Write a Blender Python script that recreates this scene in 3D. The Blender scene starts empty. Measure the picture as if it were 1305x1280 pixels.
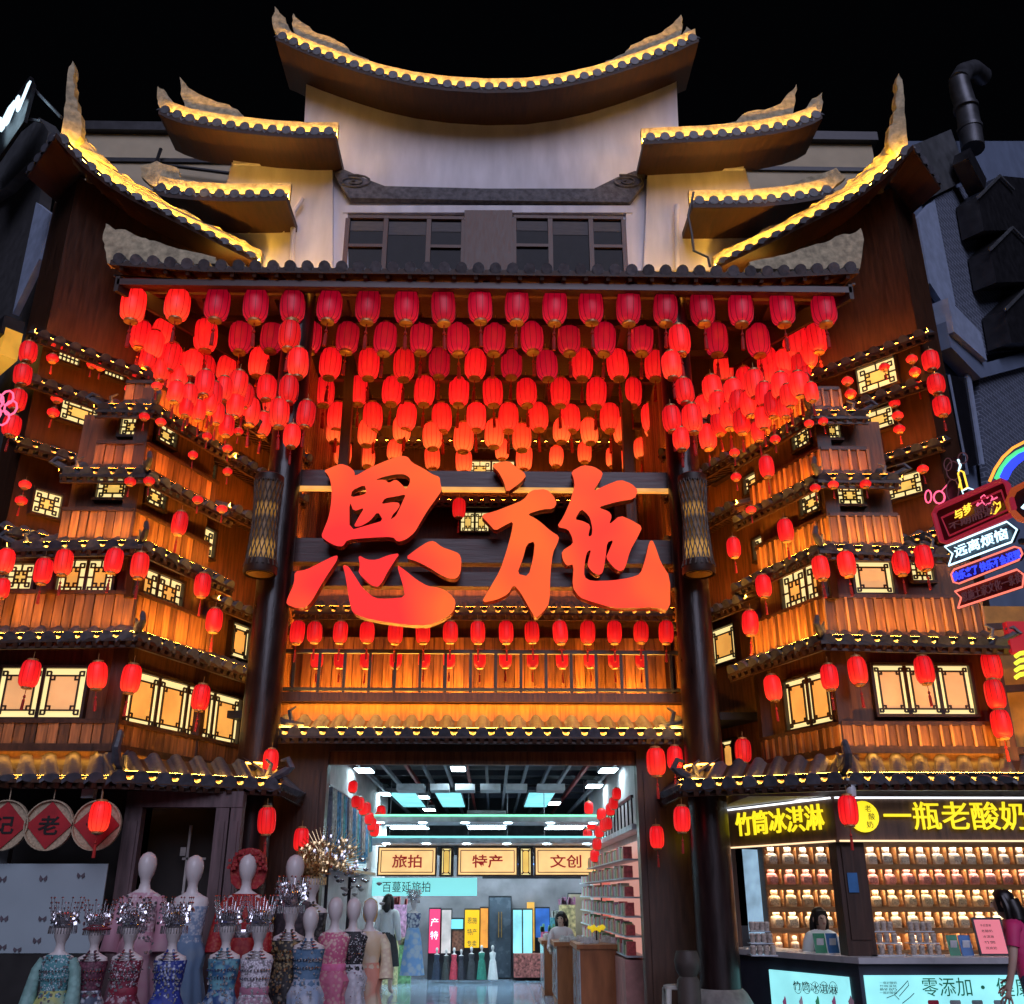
import bpy, bmesh, math, random
from mathutils import Vector, Matrix
from mathutils.geometry import tessellate_polygon
random.seed(7)
R = math.radians
SC = bpy.context.scene
COL = SC.collection

# ---------------------------------------------------------------- camera
EYE = Vector((0.0, 0.0, 1.65)); FPX = 1235.0; PITCH = R(22.04); YAW = R(1.1)
cd = bpy.data.cameras.new('camera'); cam = bpy.data.objects.new('camera', cd); COL.objects.link(cam)
cd.sensor_width = 36.0; cd.lens = 36.0 * FPX / 1305.0; cd.clip_start = .1; cd.clip_end = 2000
cam.location = EYE; cam.rotation_euler = (R(90) + PITCH, 0, -YAW)
SC.camera = cam
# ---------------------------------------------------------------- night sky, faint town light
W = bpy.data.worlds.new('World'); SC.world = W; W.use_nodes = True
nt = W.node_tree; bg = nt.nodes['Background']
sky = nt.nodes.new('ShaderNodeTexSky'); sky.sky_type = 'NISHITA'; sky.sun_disc = False
sky.sun_elevation = R(-4.0); sky.sun_rotation = R(180)
nt.links.new(sky.outputs[0], bg.inputs[0]); bg.inputs[1].default_value = 0.05
sd = bpy.data.lights.new('sun', 'SUN'); sd.energy = 1.4; sd.angle = R(40); sd.color = (.74, .74, 1.0)
sun = bpy.data.objects.new('sun', sd); COL.objects.link(sun)
sun.rotation_euler = (R(58), 0, R(8))
SC.view_settings.view_transform = 'Standard'; SC.view_settings.look = 'None'
SC.view_settings.exposure = 0.0; SC.view_settings.gamma = 1.0
SC.render.engine = 'CYCLES'
SC.cycles.use_denoising = True
SC.cycles.use_light_tree = True
SC.cycles.max_bounces = 6; SC.cycles.diffuse_bounces = 3; SC.cycles.glossy_bounces = 3
SC.cycles.sample_clamp_indirect = 3.0
SC.cycles.caustics_reflective = False; SC.cycles.caustics_refractive = False

# ---------------------------------------------------------------- where a sight line meets a plane of the building
CM = Matrix.Rotation(-YAW, 3, 'Z') @ Matrix.Rotation(R(90) + PITCH, 3, 'X')
def ray(u, v): return CM @ Vector(((u - 652.5) / FPX, -(v - 640.0) / FPX, -1.0))
def P(u, v, Y):
    d = ray(u, v); return EYE + d * (Y / d.y)
def hit(u, v, A, B, off=0.0):
    """sight line u,v against the vertical plane through plan points A,B, moved off metres towards the street"""
    n = Vector((A[1] - B[1], B[0] - A[0], 0)).normalized()
    p0 = Vector((A[0], A[1], 0))
    if n.dot(p0 - EYE) > 0: n = -n
    p0 = p0 + n * off
    d = ray(u, v); t = n.dot(p0 - EYE) / n.dot(d)
    return EYE + d * t
def zat(v, x, y):
    d = ray(652.5 , v); return EYE.z + d.z / math.hypot(d.x, d.y) * y

# ---------------------------------------------------------------- materials
MATS = {}
def nodes_of(name):
    m = bpy.data.materials.new(name); m.use_nodes = True; MATS[name] = m
    t = m.node_tree; return m, t, t.nodes['Principled BSDF']
def mat(name, col, rough=.6, metal=0., var=.25, scale=6., bump=.0, spec=.5, stretch=(1, 1, 1), rnd=0., coat=0.):
    if name in MATS: return MATS[name]
    m, t, b = nodes_of(name); N = t.nodes; L = t.links
    b.inputs['Roughness'].default_value = rough; b.inputs['Metallic'].default_value = metal
    b.inputs['Specular IOR Level'].default_value = spec; b.inputs['Coat Weight'].default_value = coat
    geo = N.new('ShaderNodeNewGeometry'); mp = N.new('ShaderNodeMapping'); mp.inputs['Scale'].default_value = stretch
    L.new(geo.outputs['Position'], mp.inputs[0])
    nz = N.new('ShaderNodeTexNoise'); nz.inputs['Scale'].default_value = scale; nz.inputs['Detail'].default_value = 6
    L.new(mp.outputs[0], nz.inputs['Vector'])
    hsv = N.new('ShaderNodeHueSaturation'); hsv.inputs['Color'].default_value = (*col, 1)
    mr = N.new('ShaderNodeMapRange'); mr.inputs[1].default_value = .3; mr.inputs[2].default_value = .7
    mr.inputs[3].default_value = 1 - var; mr.inputs[4].default_value = 1 + var
    L.new(nz.outputs[0], mr.inputs[0])
    if rnd:
        oi = N.new('ShaderNodeObjectInfo'); m2 = N.new('ShaderNodeMapRange')
        m2.inputs[3].default_value = 1 - rnd; m2.inputs[4].default_value = 1 + rnd
        L.new(oi.outputs['Random'], m2.inputs[0])
        mu = N.new('ShaderNodeMath'); mu.operation = 'MULTIPLY'
        L.new(mr.outputs[0], mu.inputs[0]); L.new(m2.outputs[0], mu.inputs[1]); L.new(mu.outputs[0], hsv.inputs['Value'])
    else: L.new(mr.outputs[0], hsv.inputs['Value'])
    L.new(hsv.outputs[0], b.inputs['Base Color'])
    m3 = N.new('ShaderNodeMapRange'); m3.inputs[3].default_value = max(.02, rough - .12); m3.inputs[4].default_value = min(1, rough + .12)
    L.new(nz.outputs[0], m3.inputs[0]); L.new(m3.outputs[0], b.inputs['Roughness'])
    if bump:
        bp = N.new('ShaderNodeBump'); bp.inputs['Strength'].default_value = bump; bp.inputs['Distance'].default_value = .02
        L.new(nz.outputs[0], bp.inputs['Height']); L.new(bp.outputs[0], b.inputs['Normal'])
    return m
def glow(name, col, strength, base=None, grad=None, noise=0.):
    """a lit surface; grad = (low colour, high colour) along the object's own height"""
    if name in MATS: return MATS[name]
    m, t, b = nodes_of(name); N = t.nodes; L = t.links
    b.inputs['Base Color'].default_value = (*(base or [c * .5 for c in col]), 1); b.inputs['Roughness'].default_value = .5
    b.inputs['Emission Color'].default_value = (*col, 1); b.inputs['Emission Strength'].default_value = strength
    if grad:
        tc = N.new('ShaderNodeTexCoord'); sx = N.new('ShaderNodeSeparateXYZ'); L.new(tc.outputs['Generated'], sx.inputs[0])
        cr = N.new('ShaderNodeValToRGB'); el = cr.color_ramp.elements
        for i, (p, c) in enumerate(grad):
            e = el[i] if i < 2 else el.new(p); e.position = p; e.color = (*c, 1)
        L.new(sx.outputs[2], cr.inputs[0]); out = cr.outputs[0]
        L.new(out, b.inputs['Emission Color'])
        oi = N.new('ShaderNodeObjectInfo'); mv = N.new('ShaderNodeMapRange'); mv.inputs[3].default_value = strength * .72; mv.inputs[4].default_value = strength * 1.18
        L.new(oi.outputs['Random'], mv.inputs[0]); L.new(mv.outputs[0], b.inputs['Emission Strength'])
    elif noise:
        geo = N.new('ShaderNodeNewGeometry'); nz = N.new('ShaderNodeTexNoise'); nz.inputs['Scale'].default_value = 3; nz.inputs['Detail'].default_value = 4
        L.new(geo.outputs['Position'], nz.inputs['Vector'])
        mr = N.new('ShaderNodeMapRange'); mr.inputs[1].default_value = .3; mr.inputs[2].default_value = .7
        mr.inputs[3].default_value = strength * (1 - noise); mr.inputs[4].default_value = strength * (1 + noise)
        L.new(nz.outputs[0], mr.inputs[0]); L.new(mr.outputs[0], b.inputs['Emission Strength'])
    return m

WOOD = mat('aged_wood', (.25, .10, .036), .5, var=.5, scale=3, stretch=(9, 9, .8), bump=.3, rnd=.6)
WALLW = mat('storey_wall_wood', (.15, .06, .024), .5, var=.5, scale=3, stretch=(9, 9, .8), bump=.25)
WOODD = mat('dark_wood', (.058, .024, .013), .42, var=.4, scale=3, stretch=(8, 8, .8), bump=.2, rnd=.25)
WOODB = mat('beam_wood', (.060, .020, .018), .4, var=.35, scale=3, stretch=(.8, 8, 8), bump=.2)
BLACKW = mat('lacquered_post', (.018, .008, .008), .32, var=.4, scale=5, stretch=(3, 3, .6), bump=.3, coat=.12)
SOFF = mat('soffit_board', (.042, .016, .009), .6, var=.4, scale=3, stretch=(6, 1, 1), bump=.2)
TILE = mat('clay_tile', (.085, .088, .105), .42, var=.35, scale=14, bump=.3, rnd=.3)
PLAS = mat('white_plaster', (.80, .77, .82), .85, var=.12, scale=1.8, bump=.12, stretch=(2.2, 2.2, .5))
CREAM = mat('cream_render', (.55, .47, .33), .85, var=.10, scale=2.2, bump=.1)
CREST = mat('carved_plaster', (.50, .42, .27), .8, var=.4, scale=11, bump=.7)
GREYST = mat('grey_carving', (.12, .115, .13), .75, var=.45, scale=12, bump=.8)
STONE = mat('stone', (.24, .22, .2), .7, var=.3, scale=9, bump=.4)
METAL = mat('grey_metal', (.3, .32, .35), .35, .7, var=.2, scale=5)
DKMET = mat('dark_metal', (.03, .03, .036), .4, .4, var=.3)
GOLDM = mat('gilt_trim', (.62, .36, .09), .35, .7, var=.2, scale=20)
LEDW = glow('warm_led', (1., .44, .055), 170.)
LEDR = glow('amber_led', (1., .32, .03), 110.)
LEDG = glow('roof_led', (1., .50, .05), 260.)
LEDS = glow('shop_led', (1., .46, .06), 150.)
LEDP = glow('purlin_led', (1., .36, .04), 14.)
WASH = glow('wash_led', (1., .50, .07), 36.)
LEDD = glow('down_led', (1., .42, .05), 16.)
WOODL = mat('pale_batten', (.42, .20, .075), .5, var=.4, scale=3, stretch=(9, 9, .8), rnd=.35)
PANEO = glow('lit_paper_border', (1., .80, .34), 1.05)
PANEI = glow('lit_paper_centre', (1., .45, .09), .80, noise=.25)
PANEY = glow('lit_paper_yellow', (1., .62, .14), .85, noise=.2)
PANEP = glow('lit_paper_pink', (1., .50, .20), .66, noise=.2)
LATT = mat('lattice_wood', (.028, .012, .008), .5)

# ---------------------------------------------------------------- mesh builder
class MB:
    def __init__(s): s.v = []; s.f = []; s.m = []; s.cm = 0
    def add(s, vs, fs):
        o = len(s.v); s.v += [tuple(x) for x in vs]; s.f += [tuple(i + o for i in f) for f in fs]; s.m += [s.cm] * len(fs); return s
    def hexa(s, p):   # 8 points: bottom ring 0-3, top ring 4-7
        return s.add(p, [(3, 2, 1, 0), (4, 5, 6, 7), (0, 1, 5, 4), (1, 2, 6, 5), (2, 3, 7, 6), (3, 0, 4, 7)])
    def box(s, x0, x1, y0, y1, z0, z1):
        return s.hexa([(x0, y0, z0), (x1, y0, z0), (x1, y1, z0), (x0, y1, z0), (x0, y0, z1), (x1, y0, z1), (x1, y1, z1), (x0, y1, z1)])
    def obox(s, c, ax, ay, az, hx, hy, hz):   # oriented box by centre, axes, half sizes
        c = Vector(c); ax = Vector(ax) * hx; ay = Vector(ay) * hy; az = Vector(az) * hz
        return s.hexa([c - ax - ay - az, c + ax - ay - az, c + ax + ay - az, c - ax + ay - az, c - ax - ay + az, c + ax - ay + az, c + ax + ay + az, c - ax + ay + az])
    def bar(s, a, b, w, h, up=(0, 0, 1)):
        a = Vector(a); b = Vector(b); d = (b - a); L = d.length; d.normalize()
        x = d.cross(Vector(up));
        if x.length < 1e-4: x = d.cross(Vector((0, 1, 0)))
        x.normalize(); z = x.cross(d)
        return s.obox((a + b) / 2, x, d, z, w / 2, L / 2, h / 2)
    def tube(s, pts, r, n=8, cap=True, closed=False):
        pts = [Vector(p) for p in pts]; k = len(pts)
        rs = r if isinstance(r, (list, tuple)) else [r] * k
        vs = []; prev = None
        for i, p in enumerate(pts):
            if closed: d = pts[(i + 1) % k] - pts[i - 1]
            else: d = pts[min(i + 1, k - 1)] - pts[max(i - 1, 0)]
            d.normalize()
            x = d.orthogonal() if prev is None else prev - d * prev.dot(d)
            if x.length < 1e-5: x = d.orthogonal()
            x.normalize(); prev = x; y = d.cross(x)
            for j in range(n):
                a = 2 * math.pi * j / n; vs.append(p + (x * math.cos(a) + y * math.sin(a)) * rs[i])
        fs = []
        for i in range(k if closed else k - 1):
            i2 = (i + 1) % k
            for j in range(n): fs.append((i * n + j, i * n + (j + 1) % n, i2 * n + (j + 1) % n, i2 * n + j))
        if cap and not closed: fs += [tuple(range(n))[::-1], tuple((k - 1) * n + j for j in range(n))]
        return s.add(vs, fs)
    def lathe(s, prof, n=16, c=(0, 0, 0), sx=1., sy=1., ribs=0., cap=True, fn=None):
        vs = []; fs = []; k = len(prof)
        for i, (r, z) in enumerate(prof):
            for j in range(n):
                a = 2 * math.pi * j / n; q = r * (1 - ribs * (j % 2))
                x, y = q * math.cos(a) * sx, q * math.sin(a) * sy
                if fn: x, y = fn(x, y, z, a)
                vs.append((c[0] + x, c[1] + y, c[2] + z))
        for i in range(k - 1):
            for j in range(n): fs.append((i * n + j, i * n + (j + 1) % n, (i + 1) * n + (j + 1) % n, (i + 1) * n + j))
        if cap: fs += [tuple(range(n))[::-1], tuple((k - 1) * n + j for j in range(n))]
        return s.add(vs, fs)
    def prism(s, pts, d, holes=()):   # polygon(s) in space, extruded along vector d
        loops = [[Vector(p) for p in pts]] + [[Vector(p) for p in h] for h in holes]
        d = Vector(d); flat = [p for l in loops for p in l]; n = len(flat)
        tris = tessellate_polygon(loops)
        fs = [tuple(t) for t in tris] + [tuple(i + n for i in t[::-1]) for t in tris]
        o = 0
        for l in loops:
            k = len(l)
            for i in range(k): fs.append((o + i, o + (i + 1) % k, o + (i + 1) % k + n, o + i + n))
            o += k
        return s.add(flat + [p + d for p in flat], fs)
    def mesh(s, name, mats, smooth=False):
        me = bpy.data.meshes.new(name); me.from_pydata(s.v, [], s.f)
        ms = mats if isinstance(mats, (list, tuple)) else [mats]
        for m in ms: me.materials.append(m)
        if len(ms) > 1:
            for p, i in zip(me.polygons, s.m): p.material_index = min(i, len(ms) - 1)
        bm = bmesh.new(); bm.from_mesh(me); bmesh.ops.recalc_face_normals(bm, faces=bm.faces); bm.to_mesh(me); bm.free()
        if smooth:
            for p in me.polygons: p.use_smooth = True
            try: me.set_sharp_from_angle(angle=R(40))
            except Exception: pass
        return me
    def build(s, name, mats, parent=None, smooth=False): return put(name, s.mesh(name, mats, smooth), parent)

def world_of(o):
    M = o.matrix_basis.copy()
    if o.parent: M = world_of(o.parent) @ o.matrix_parent_inverse @ M
    return M
def put(name, me, parent=None, M=None, local=False):
    o = bpy.data.objects.new(name, me); COL.objects.link(o)
    if M is not None: o.matrix_basis = M
    if parent is not None:
        o.parent = parent
        if not local: o.matrix_parent_inverse = world_of(parent).inverted()
    return o
def tag(o, label=None, cat=None, group=None, kind=None):
    if label: o['label'] = label
    if cat: o['category'] = cat
    if group: o['group'] = group
    if kind: o['kind'] = kind
    return o
def thing(name, label, cat, loc=(0, 0, 0), group=None, s=1., rz=0.):
    o = bpy.data.objects.new(name, None); COL.objects.link(o); o.empty_display_size = .1
    o.location = loc; o.scale = (s, s, s); o.rotation_euler = (0, 0, rz)
    return tag(o, label, cat, group)
def ordn(i):
    W_ = 'zeroth first second third fourth fifth sixth seventh eighth ninth tenth eleventh twelfth thirteenth fourteenth fifteenth sixteenth seventeenth eighteenth nineteenth twentieth twenty-first twenty-second twenty-third twenty-fourth twenty-fifth twenty-sixth twenty-seventh twenty-eighth twenty-ninth thirtieth thirty-first thirty-second thirty-third'.split()
    return W_[i] if i < len(W_) else str(i) + 'th'
UNIT = MB().box(-.5, .5, -.5, .5, -.5, .5)
_unit = {}
def brick_piece(name, parent, c, ax, ay, az, sx, sy, sz, m):
    """one plain board, shared unit mesh"""
    if m.name not in _unit: _unit[m.name] = UNIT.mesh('board', m)
    ax, ay, az = Vector(ax), Vector(ay), Vector(az)
    M = Matrix(((ax.x * sx, ay.x * sy, az.x * sz, c[0]), (ax.y * sx, ay.y * sy, az.y * sz, c[1]), (ax.z * sx, ay.z * sy, az.z * sz, c[2]), (0, 0, 0, 1)))
    return put(name, _unit[m.name], parent, M)
_tc = {}
def text(name, body, parent, c, xd, up, width, height, m, depth=.01, bold=0., fit=True):
    """lettering centred on c; xd reading direction, up = upright direction"""
    key = (body, bold)
    if key not in _tc:
        cu = bpy.data.curves.new('lettering', 'FONT'); cu.body = body; cu.offset = bold; cu.resolution_u = 3
        o = bpy.data.objects.new('lettering', cu); COL.objects.link(o); bpy.context.view_layer.update()
        me = bpy.data.meshes.new_from_object(o.evaluated_get(bpy.context.evaluated_depsgraph_get()))
        vs = [v.co.copy() for v in me.vertices]; fs = [tuple(p.vertices) for p in me.polygons]
        bpy.data.objects.remove(o); _tc[key] = (vs, fs)
    vs, fs = _tc[key]
    x0 = min(v.x for v in vs); x1 = max(v.x for v in vs); y0 = min(v.y for v in vs); y1 = max(v.y for v in vs)
    sx = width / (x1 - x0); sy = height / (y1 - y0) if height else sx
    xd = Vector(xd).normalized(); up = Vector(up).normalized(); n = xd.cross(up)
    c = Vector(c); b = MB()
    q = [c + xd * ((v.x - (x0 + x1) / 2) * sx) + up * ((v.y - (y0 + y1) / 2) * sy) for v in vs]
    k = len(q); E = {}
    for f in fs:
        for i in range(len(f)):
            a, d = f[i], f[(i + 1) % len(f)]
            if (d, a) in E: E.pop((d, a))
            else: E[(a, d)] = 1
    F = [f for f in fs] + [(a, d, d + k, a + k) for (a, d) in E]
    b.add([p + n * depth for p in q] + q, F)
    return b.build(name, m, parent)
# ================================================================ building kit
def tile_mesh(m, pitch=.25, key='tile'):
    """one cover tile with its round end disc, and the pan tile with drip lip beside it; y 0..1 runs up the slope"""
    b = MB(); r = pitch * .30; n = 7
    vs = []
    for y in (0, 1):
        for j in range(n + 1):
            a = math.pi * j / n; vs.append((r * math.cos(a), y, r * math.sin(a)))
    b.add(vs, [(j, j + 1, n + 2 + j, n + 1 + j) for j in range(n)])
    k = 12; rr = r * 1.12
    ring = [(rr * math.cos(2 * math.pi * j / k), -.015, rr * math.sin(2 * math.pi * j / k) + .01) for j in range(k)]
    b.add(ring + [(x, .03, z) for x, y, z in ring], [tuple(range(k))] + [(j, (j + 1) % k, k + (j + 1) % k, k + j) for j in range(k)])
    for sgn in (1, -1):
        x0, x1 = sgn * r * .9, sgn * pitch * .5
        b.add([(x0, 0, .02), (x1, 0, -.025), (x1, 1, -.025), (x0, 1, .02)], [(0, 1, 2, 3)])
        b.add([(x0, 0, .02), (x1, 0, -.025), (x1, -.01, -.085), (x0, -.01, -.03)], [(0, 1, 2, 3)])
    return b.mesh(key, m, True)
TILE_M = {}
def eave(parent, E, B, pitch=.25, name='eave', led=None, board=None, thick=.05, rafter=.17, tilem=None, ledpos=.07, ledz=.01, ledh=.05, raft_mat=None, both=True):
    E = [Vector(p) for p in E]; B = [Vector(p) for p in B]
    board = board or WOODD; tilem = tilem or TILE
    b = MB(); dn = Vector((0, 0, -thick))
    for i in range(len(E) - 1):
        b.hexa([E[i] + dn, E[i + 1] + dn, B[i + 1] + dn, B[i] + dn, E[i] - Vector((0, 0, .012)), E[i + 1] - Vector((0, 0, .012)), B[i + 1] - Vector((0, 0, .012)), B[i] - Vector((0, 0, .012))])
    root = b.build(name, board, parent)
    L = [(E[i + 1] - E[i]).length for i in range(len(E) - 1)]; tot = sum(L)
    def at(s):
        for i, l in enumerate(L):
            if s <= l or i == len(L) - 1:
                t = s / l; return E[i].lerp(E[i + 1], t), B[i].lerp(B[i + 1], t), (E[i + 1] - E[i]).normalized()
            s -= l
    key = (tilem.name, pitch)
    if key not in TILE_M: TILE_M[key] = tile_mesh(tilem, pitch)
    n = max(1, round(tot / pitch))
    for k in range(n):
        e, bk, tg = at((k + .5) * tot / n)
        ad = bk - e; ln = ad.length; ad.normalize(); z = tg.cross(ad)
        if z.z < 0: tg = -tg; z = -z
        y = z.cross(tg); y = ad
        M = Matrix(((tg.x, y.x * ln, z.x, e.x), (tg.y, y.y * ln, z.y, e.y), (tg.z, y.z * ln, z.z, e.z), (0, 0, 0, 1)))
        put('tile', TILE_M[key], root, M)
    if rafter:
        r = MB(); n = max(2, round(tot / rafter))
        for k in range(n):
            e, bk, tg = at((k + .5) * tot / n); o = Vector((0, 0, -thick - .034))
            e2 = e.lerp(bk, .02); r.bar(e2 + o, bk + o, .055, .06)
        for i in range(len(E) - 1):
            o = Vector((0, 0, -thick - .018)); r.bar(E[i].lerp(B[i], .12) + o * 1.9, E[i + 1].lerp(B[i + 1], .12) + o * 1.9, .04, .03)
        tag(r.build('rafters', raft_mat or WOODD, root), kind='stuff')
    if led:   # aluminium channel just behind the tile caps, its lit side turned to the wall
        q = MB(); ch = MB()
        for i in range(len(E) - 1):
            nb = (B[i] - E[i]).normalized(); tg = (E[i + 1] - E[i]).normalized(); z = tg.cross(nb)
            if z.z < 0: z = -z
            a = E[i] + nb * ledpos + z * ledz; c = E[i + 1] + nb * ledpos + z * ledz
            h = z * ledh; w = nb * .012
            ch.hexa([a, c, c + w, a + w, a + h, c + h, c + w + h, a + w + h])
            w2 = nb * .014; t2 = nb * .030
            q.add([a + w2, c + w2, c + w2 + h, a + w2 + h, a + t2, c + t2], [(3, 2, 5, 4)])
        cho = ch.build('light_channel', DKMET, root); q.build('light_strip', led, root)
    return root
def ridge_tip(parent, base, d, h=.45, r=.05, m=None, name='ridge_tip'):
    """upturned horn at the corner of an eave"""
    d = Vector(d).normalized(); base = Vector(base)
    pts = [base - d * .35 + Vector((0, 0, .02)), base - d * .1 + Vector((0, 0, .05)), base + d * .06 + Vector((0, 0, .12)), base + d * .12 + Vector((0, 0, h * .6)), base + d * .06 + Vector((0, 0, h)), base - d * .03 + Vector((0, 0, h * .93))]
    b = MB(); b.tube(pts, [r, r * 1.15, r * 1.1, r * .9, r * .7, r * .35], 7)
    b.tube([base - d * .22, base - d * .16 + Vector((0, 0, .2)), base - d * .24 + Vector((0, 0, .26))], [r * .8, r * .6, r * .3], 6)
    return b.build(name, m or TILE, parent, True)

def window(parent, A, B, box, off=.03, panels=1, style='sq', inner=None, border=None):
    """lattice window whose picture box (u0,v0,u1,v1) is carried onto the wall plane A-B"""
    u0, v0, u1, v1 = box; vm = (v0 + v1) / 2; um = (u0 + u1) / 2
    a = hit(u0, vm, A, B, off); c = hit(u1, vm, A, B, off)
    if c.x < a.x: a, c = c, a
    z1 = hit(um, v0, A, B, off).z; z0 = hit(um, v1, A, B, off).z
    x = c - a; x.z = 0; Wd = x.length; x.normalize(); n = Vector((x.y, -x.x, 0)); H = z1 - z0
    mid = (a + c) / 2; mid.z = (z0 + z1) / 2
    return window_at(parent, mid, x, n, Wd, H, panels, style, inner, border)
def window_at(parent, mid, x, n, Wd, H, panels=1, style='sq', inner=None, border=None):
    U = Vector((0, 0, 1)); f = MB(); t = .035
    def bx(b, cx, cz, w, h, d0, d1): b.obox(mid + x * cx + U * cz + n * ((d0 + d1) / 2), x, n, U, w / 2, abs(d1 - d0) / 2, h / 2)
    bx(f, 0, H / 2 + t / 2, Wd + 2 * t, t, -.05, .05); bx(f, 0, -H / 2 - t / 2, Wd + 2 * t, t, -.05, .06)
    bx(f, -Wd / 2 - t / 2, 0, t, H, -.05, .05); bx(f, Wd / 2 + t / 2, 0, t, H, -.05, .05)
    w = f.build('window', LATT, parent)
    pw = Wd / panels; inner = inner or PANEI; border = border or PANEO
    for k in range(panels):
        cx = -Wd / 2 + pw * (k + .5); q = MB(); bx(q, cx, 0, pw - .004, H, -.03, -.01); q.build('pane', border, w)
        m = min(pw, H) * (.17 if style == 'big' else .27)
        iw, ih = pw - 2 * m, H - 2 * m
        if style == 'grid': iw = ih = 0
        if iw > .04 and ih > .03:
            q = MB(); bx(q, cx, 0, iw, ih, -.01, .0); q.build('pane', inner, w)
        l = MB(); e = min(.018, .05 * min(pw, H) + .005); d = (.0, .02)
        if k: bx(l, -Wd / 2 + pw * k, 0, e * 2.2, H, *d)
        if style == 'grid':
            for i in range(1, 5): bx(l, cx - pw / 2 + pw * i / 5, 0, e, H, *d)
            for i in (1, 2): bx(l, cx, -H / 2 + H * i / 3, pw, e, .001, .019)
        else:
            for sx in (-1, 1):
                bx(l, cx + sx * iw / 2, 0, e, H - m * .9, *d); bx(l, cx, sx * ih / 2, pw - m * .9, e, .001, .019)
                for sz in (-1, 1):   # fret squares at the corners
                    qx, qz = cx + sx * iw / 2, sz * ih / 2; h = m * .55
                    bx(l, qx + sx * h, qz + sz * h / 2, e, h + e, .002, .018); bx(l, qx + sx * h / 2, qz + sz * h, h, e, .003, .017)
                    bx(l, qx - sx * h, qz - sz * h / 2, e, h + e, .002, .018); bx(l, qx - sx * h / 2, qz - sz * h, h, e, .003, .017)
            if style == 'sq':
                for sx in (-1, 1):
                    bx(l, cx + sx * (iw / 2 + m / 2), 0, m, e, .001, .019); bx(l, cx, sx * (ih / 2 + m / 2), e, m, .001, .019)
        l.build('lattice', LATT, w)
    return w

# ---------------------------------------------------------------- lanterns
def lant_body(kind):
    b = MB(); n = 24
    if kind == 'round': pr = [(.20, -.30), (.34, -.25), (.45, -.14), (.49, 0), (.45, .14), (.34, .25), (.20, .30)]
    else: pr = [(.26, -.62), (.37, -.56), (.45, -.44), (.485, -.25), (.495, 0), (.485, .25), (.45, .44), (.37, .56), (.26, .62)]
    b.lathe(pr, n, ribs=.05); return b
LM = {}
def lant_meshes(kind, mt):
    k = (kind, mt.name)
    if k not in LM: LM[k] = lant_body(kind).mesh('shade', mt, True)
    if kind not in LM:
        h = .62 if kind != 'round' else .30
        c = MB(); c.lathe([(.27, h - .02), (.27, h + .07), (.17, h + .10), (.012, h + .12), (.012, h + .42)], 14); LM[kind] = c.mesh('top_cap', LCAP, True)
        c = MB(); c.lathe([(.17, -h - .10), (.27, -h - .07), (.27, -h + .02)], 14); LM[kind, 'b'] = c.mesh('bottom_cap', LCAP, True)
        t = MB(); t.lathe([(.018, -h - .08), (.018, -h - .34), (.06, -h - .40), (.075, -h - .46), (.03, -h - .5), (.07, -h - .6), (.08, -h - 1.05)][::-1], 8)
        LM[kind, 't'] = t.mesh('tassel', LTAS, True)
    return LM[k], LM[kind], LM[kind, 't']
LCAP = mat('lantern_trim', (.55, .28, .10), .4, .3)
LRIB = mat('lantern_rib', (.16, .012, .012), .5)
LTAS = mat('tassel_silk', (.45, .02, .015), .7)
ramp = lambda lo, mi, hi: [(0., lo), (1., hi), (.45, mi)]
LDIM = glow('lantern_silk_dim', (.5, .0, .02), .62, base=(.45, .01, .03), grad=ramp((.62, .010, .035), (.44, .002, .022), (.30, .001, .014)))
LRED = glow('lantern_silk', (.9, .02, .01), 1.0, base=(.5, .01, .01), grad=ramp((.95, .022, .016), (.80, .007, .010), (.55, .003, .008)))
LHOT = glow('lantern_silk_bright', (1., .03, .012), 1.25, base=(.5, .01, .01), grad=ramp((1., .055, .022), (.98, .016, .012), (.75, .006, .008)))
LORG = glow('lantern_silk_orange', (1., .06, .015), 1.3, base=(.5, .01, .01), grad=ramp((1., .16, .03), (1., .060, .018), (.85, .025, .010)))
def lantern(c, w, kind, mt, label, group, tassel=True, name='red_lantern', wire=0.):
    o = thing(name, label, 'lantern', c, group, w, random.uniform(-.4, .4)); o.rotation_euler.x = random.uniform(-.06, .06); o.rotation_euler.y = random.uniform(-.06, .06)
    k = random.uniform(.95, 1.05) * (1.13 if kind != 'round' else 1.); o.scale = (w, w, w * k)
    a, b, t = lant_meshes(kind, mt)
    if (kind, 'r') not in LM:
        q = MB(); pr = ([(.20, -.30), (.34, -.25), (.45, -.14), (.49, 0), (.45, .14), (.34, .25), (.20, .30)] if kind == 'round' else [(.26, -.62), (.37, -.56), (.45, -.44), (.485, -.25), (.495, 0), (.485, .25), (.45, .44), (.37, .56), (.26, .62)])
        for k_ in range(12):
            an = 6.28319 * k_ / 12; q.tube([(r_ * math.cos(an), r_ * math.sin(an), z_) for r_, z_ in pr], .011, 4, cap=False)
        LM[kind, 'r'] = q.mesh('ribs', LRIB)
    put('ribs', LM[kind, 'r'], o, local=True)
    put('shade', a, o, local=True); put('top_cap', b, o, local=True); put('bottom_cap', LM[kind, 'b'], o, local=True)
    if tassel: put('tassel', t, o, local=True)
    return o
def px_width(c, wpx):   # real width of something wpx wide in the picture at c
    d = c - EYE; zc = (CM.transposed() @ d).z * -1
    return wpx * zc / FPX
def lantern_px(u, v, wpx, A, B, off, kind, mt, label, group, near=None, **k):
    c = hit(u, v, A, B, off)
    if near:
        c2 = hit(u, v, *near, .28)
        if (c2 - EYE).length < (c - EYE).length: c = c2
    return lantern(c, px_width(c, wpx), kind, mt, label, group, **k)

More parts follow.
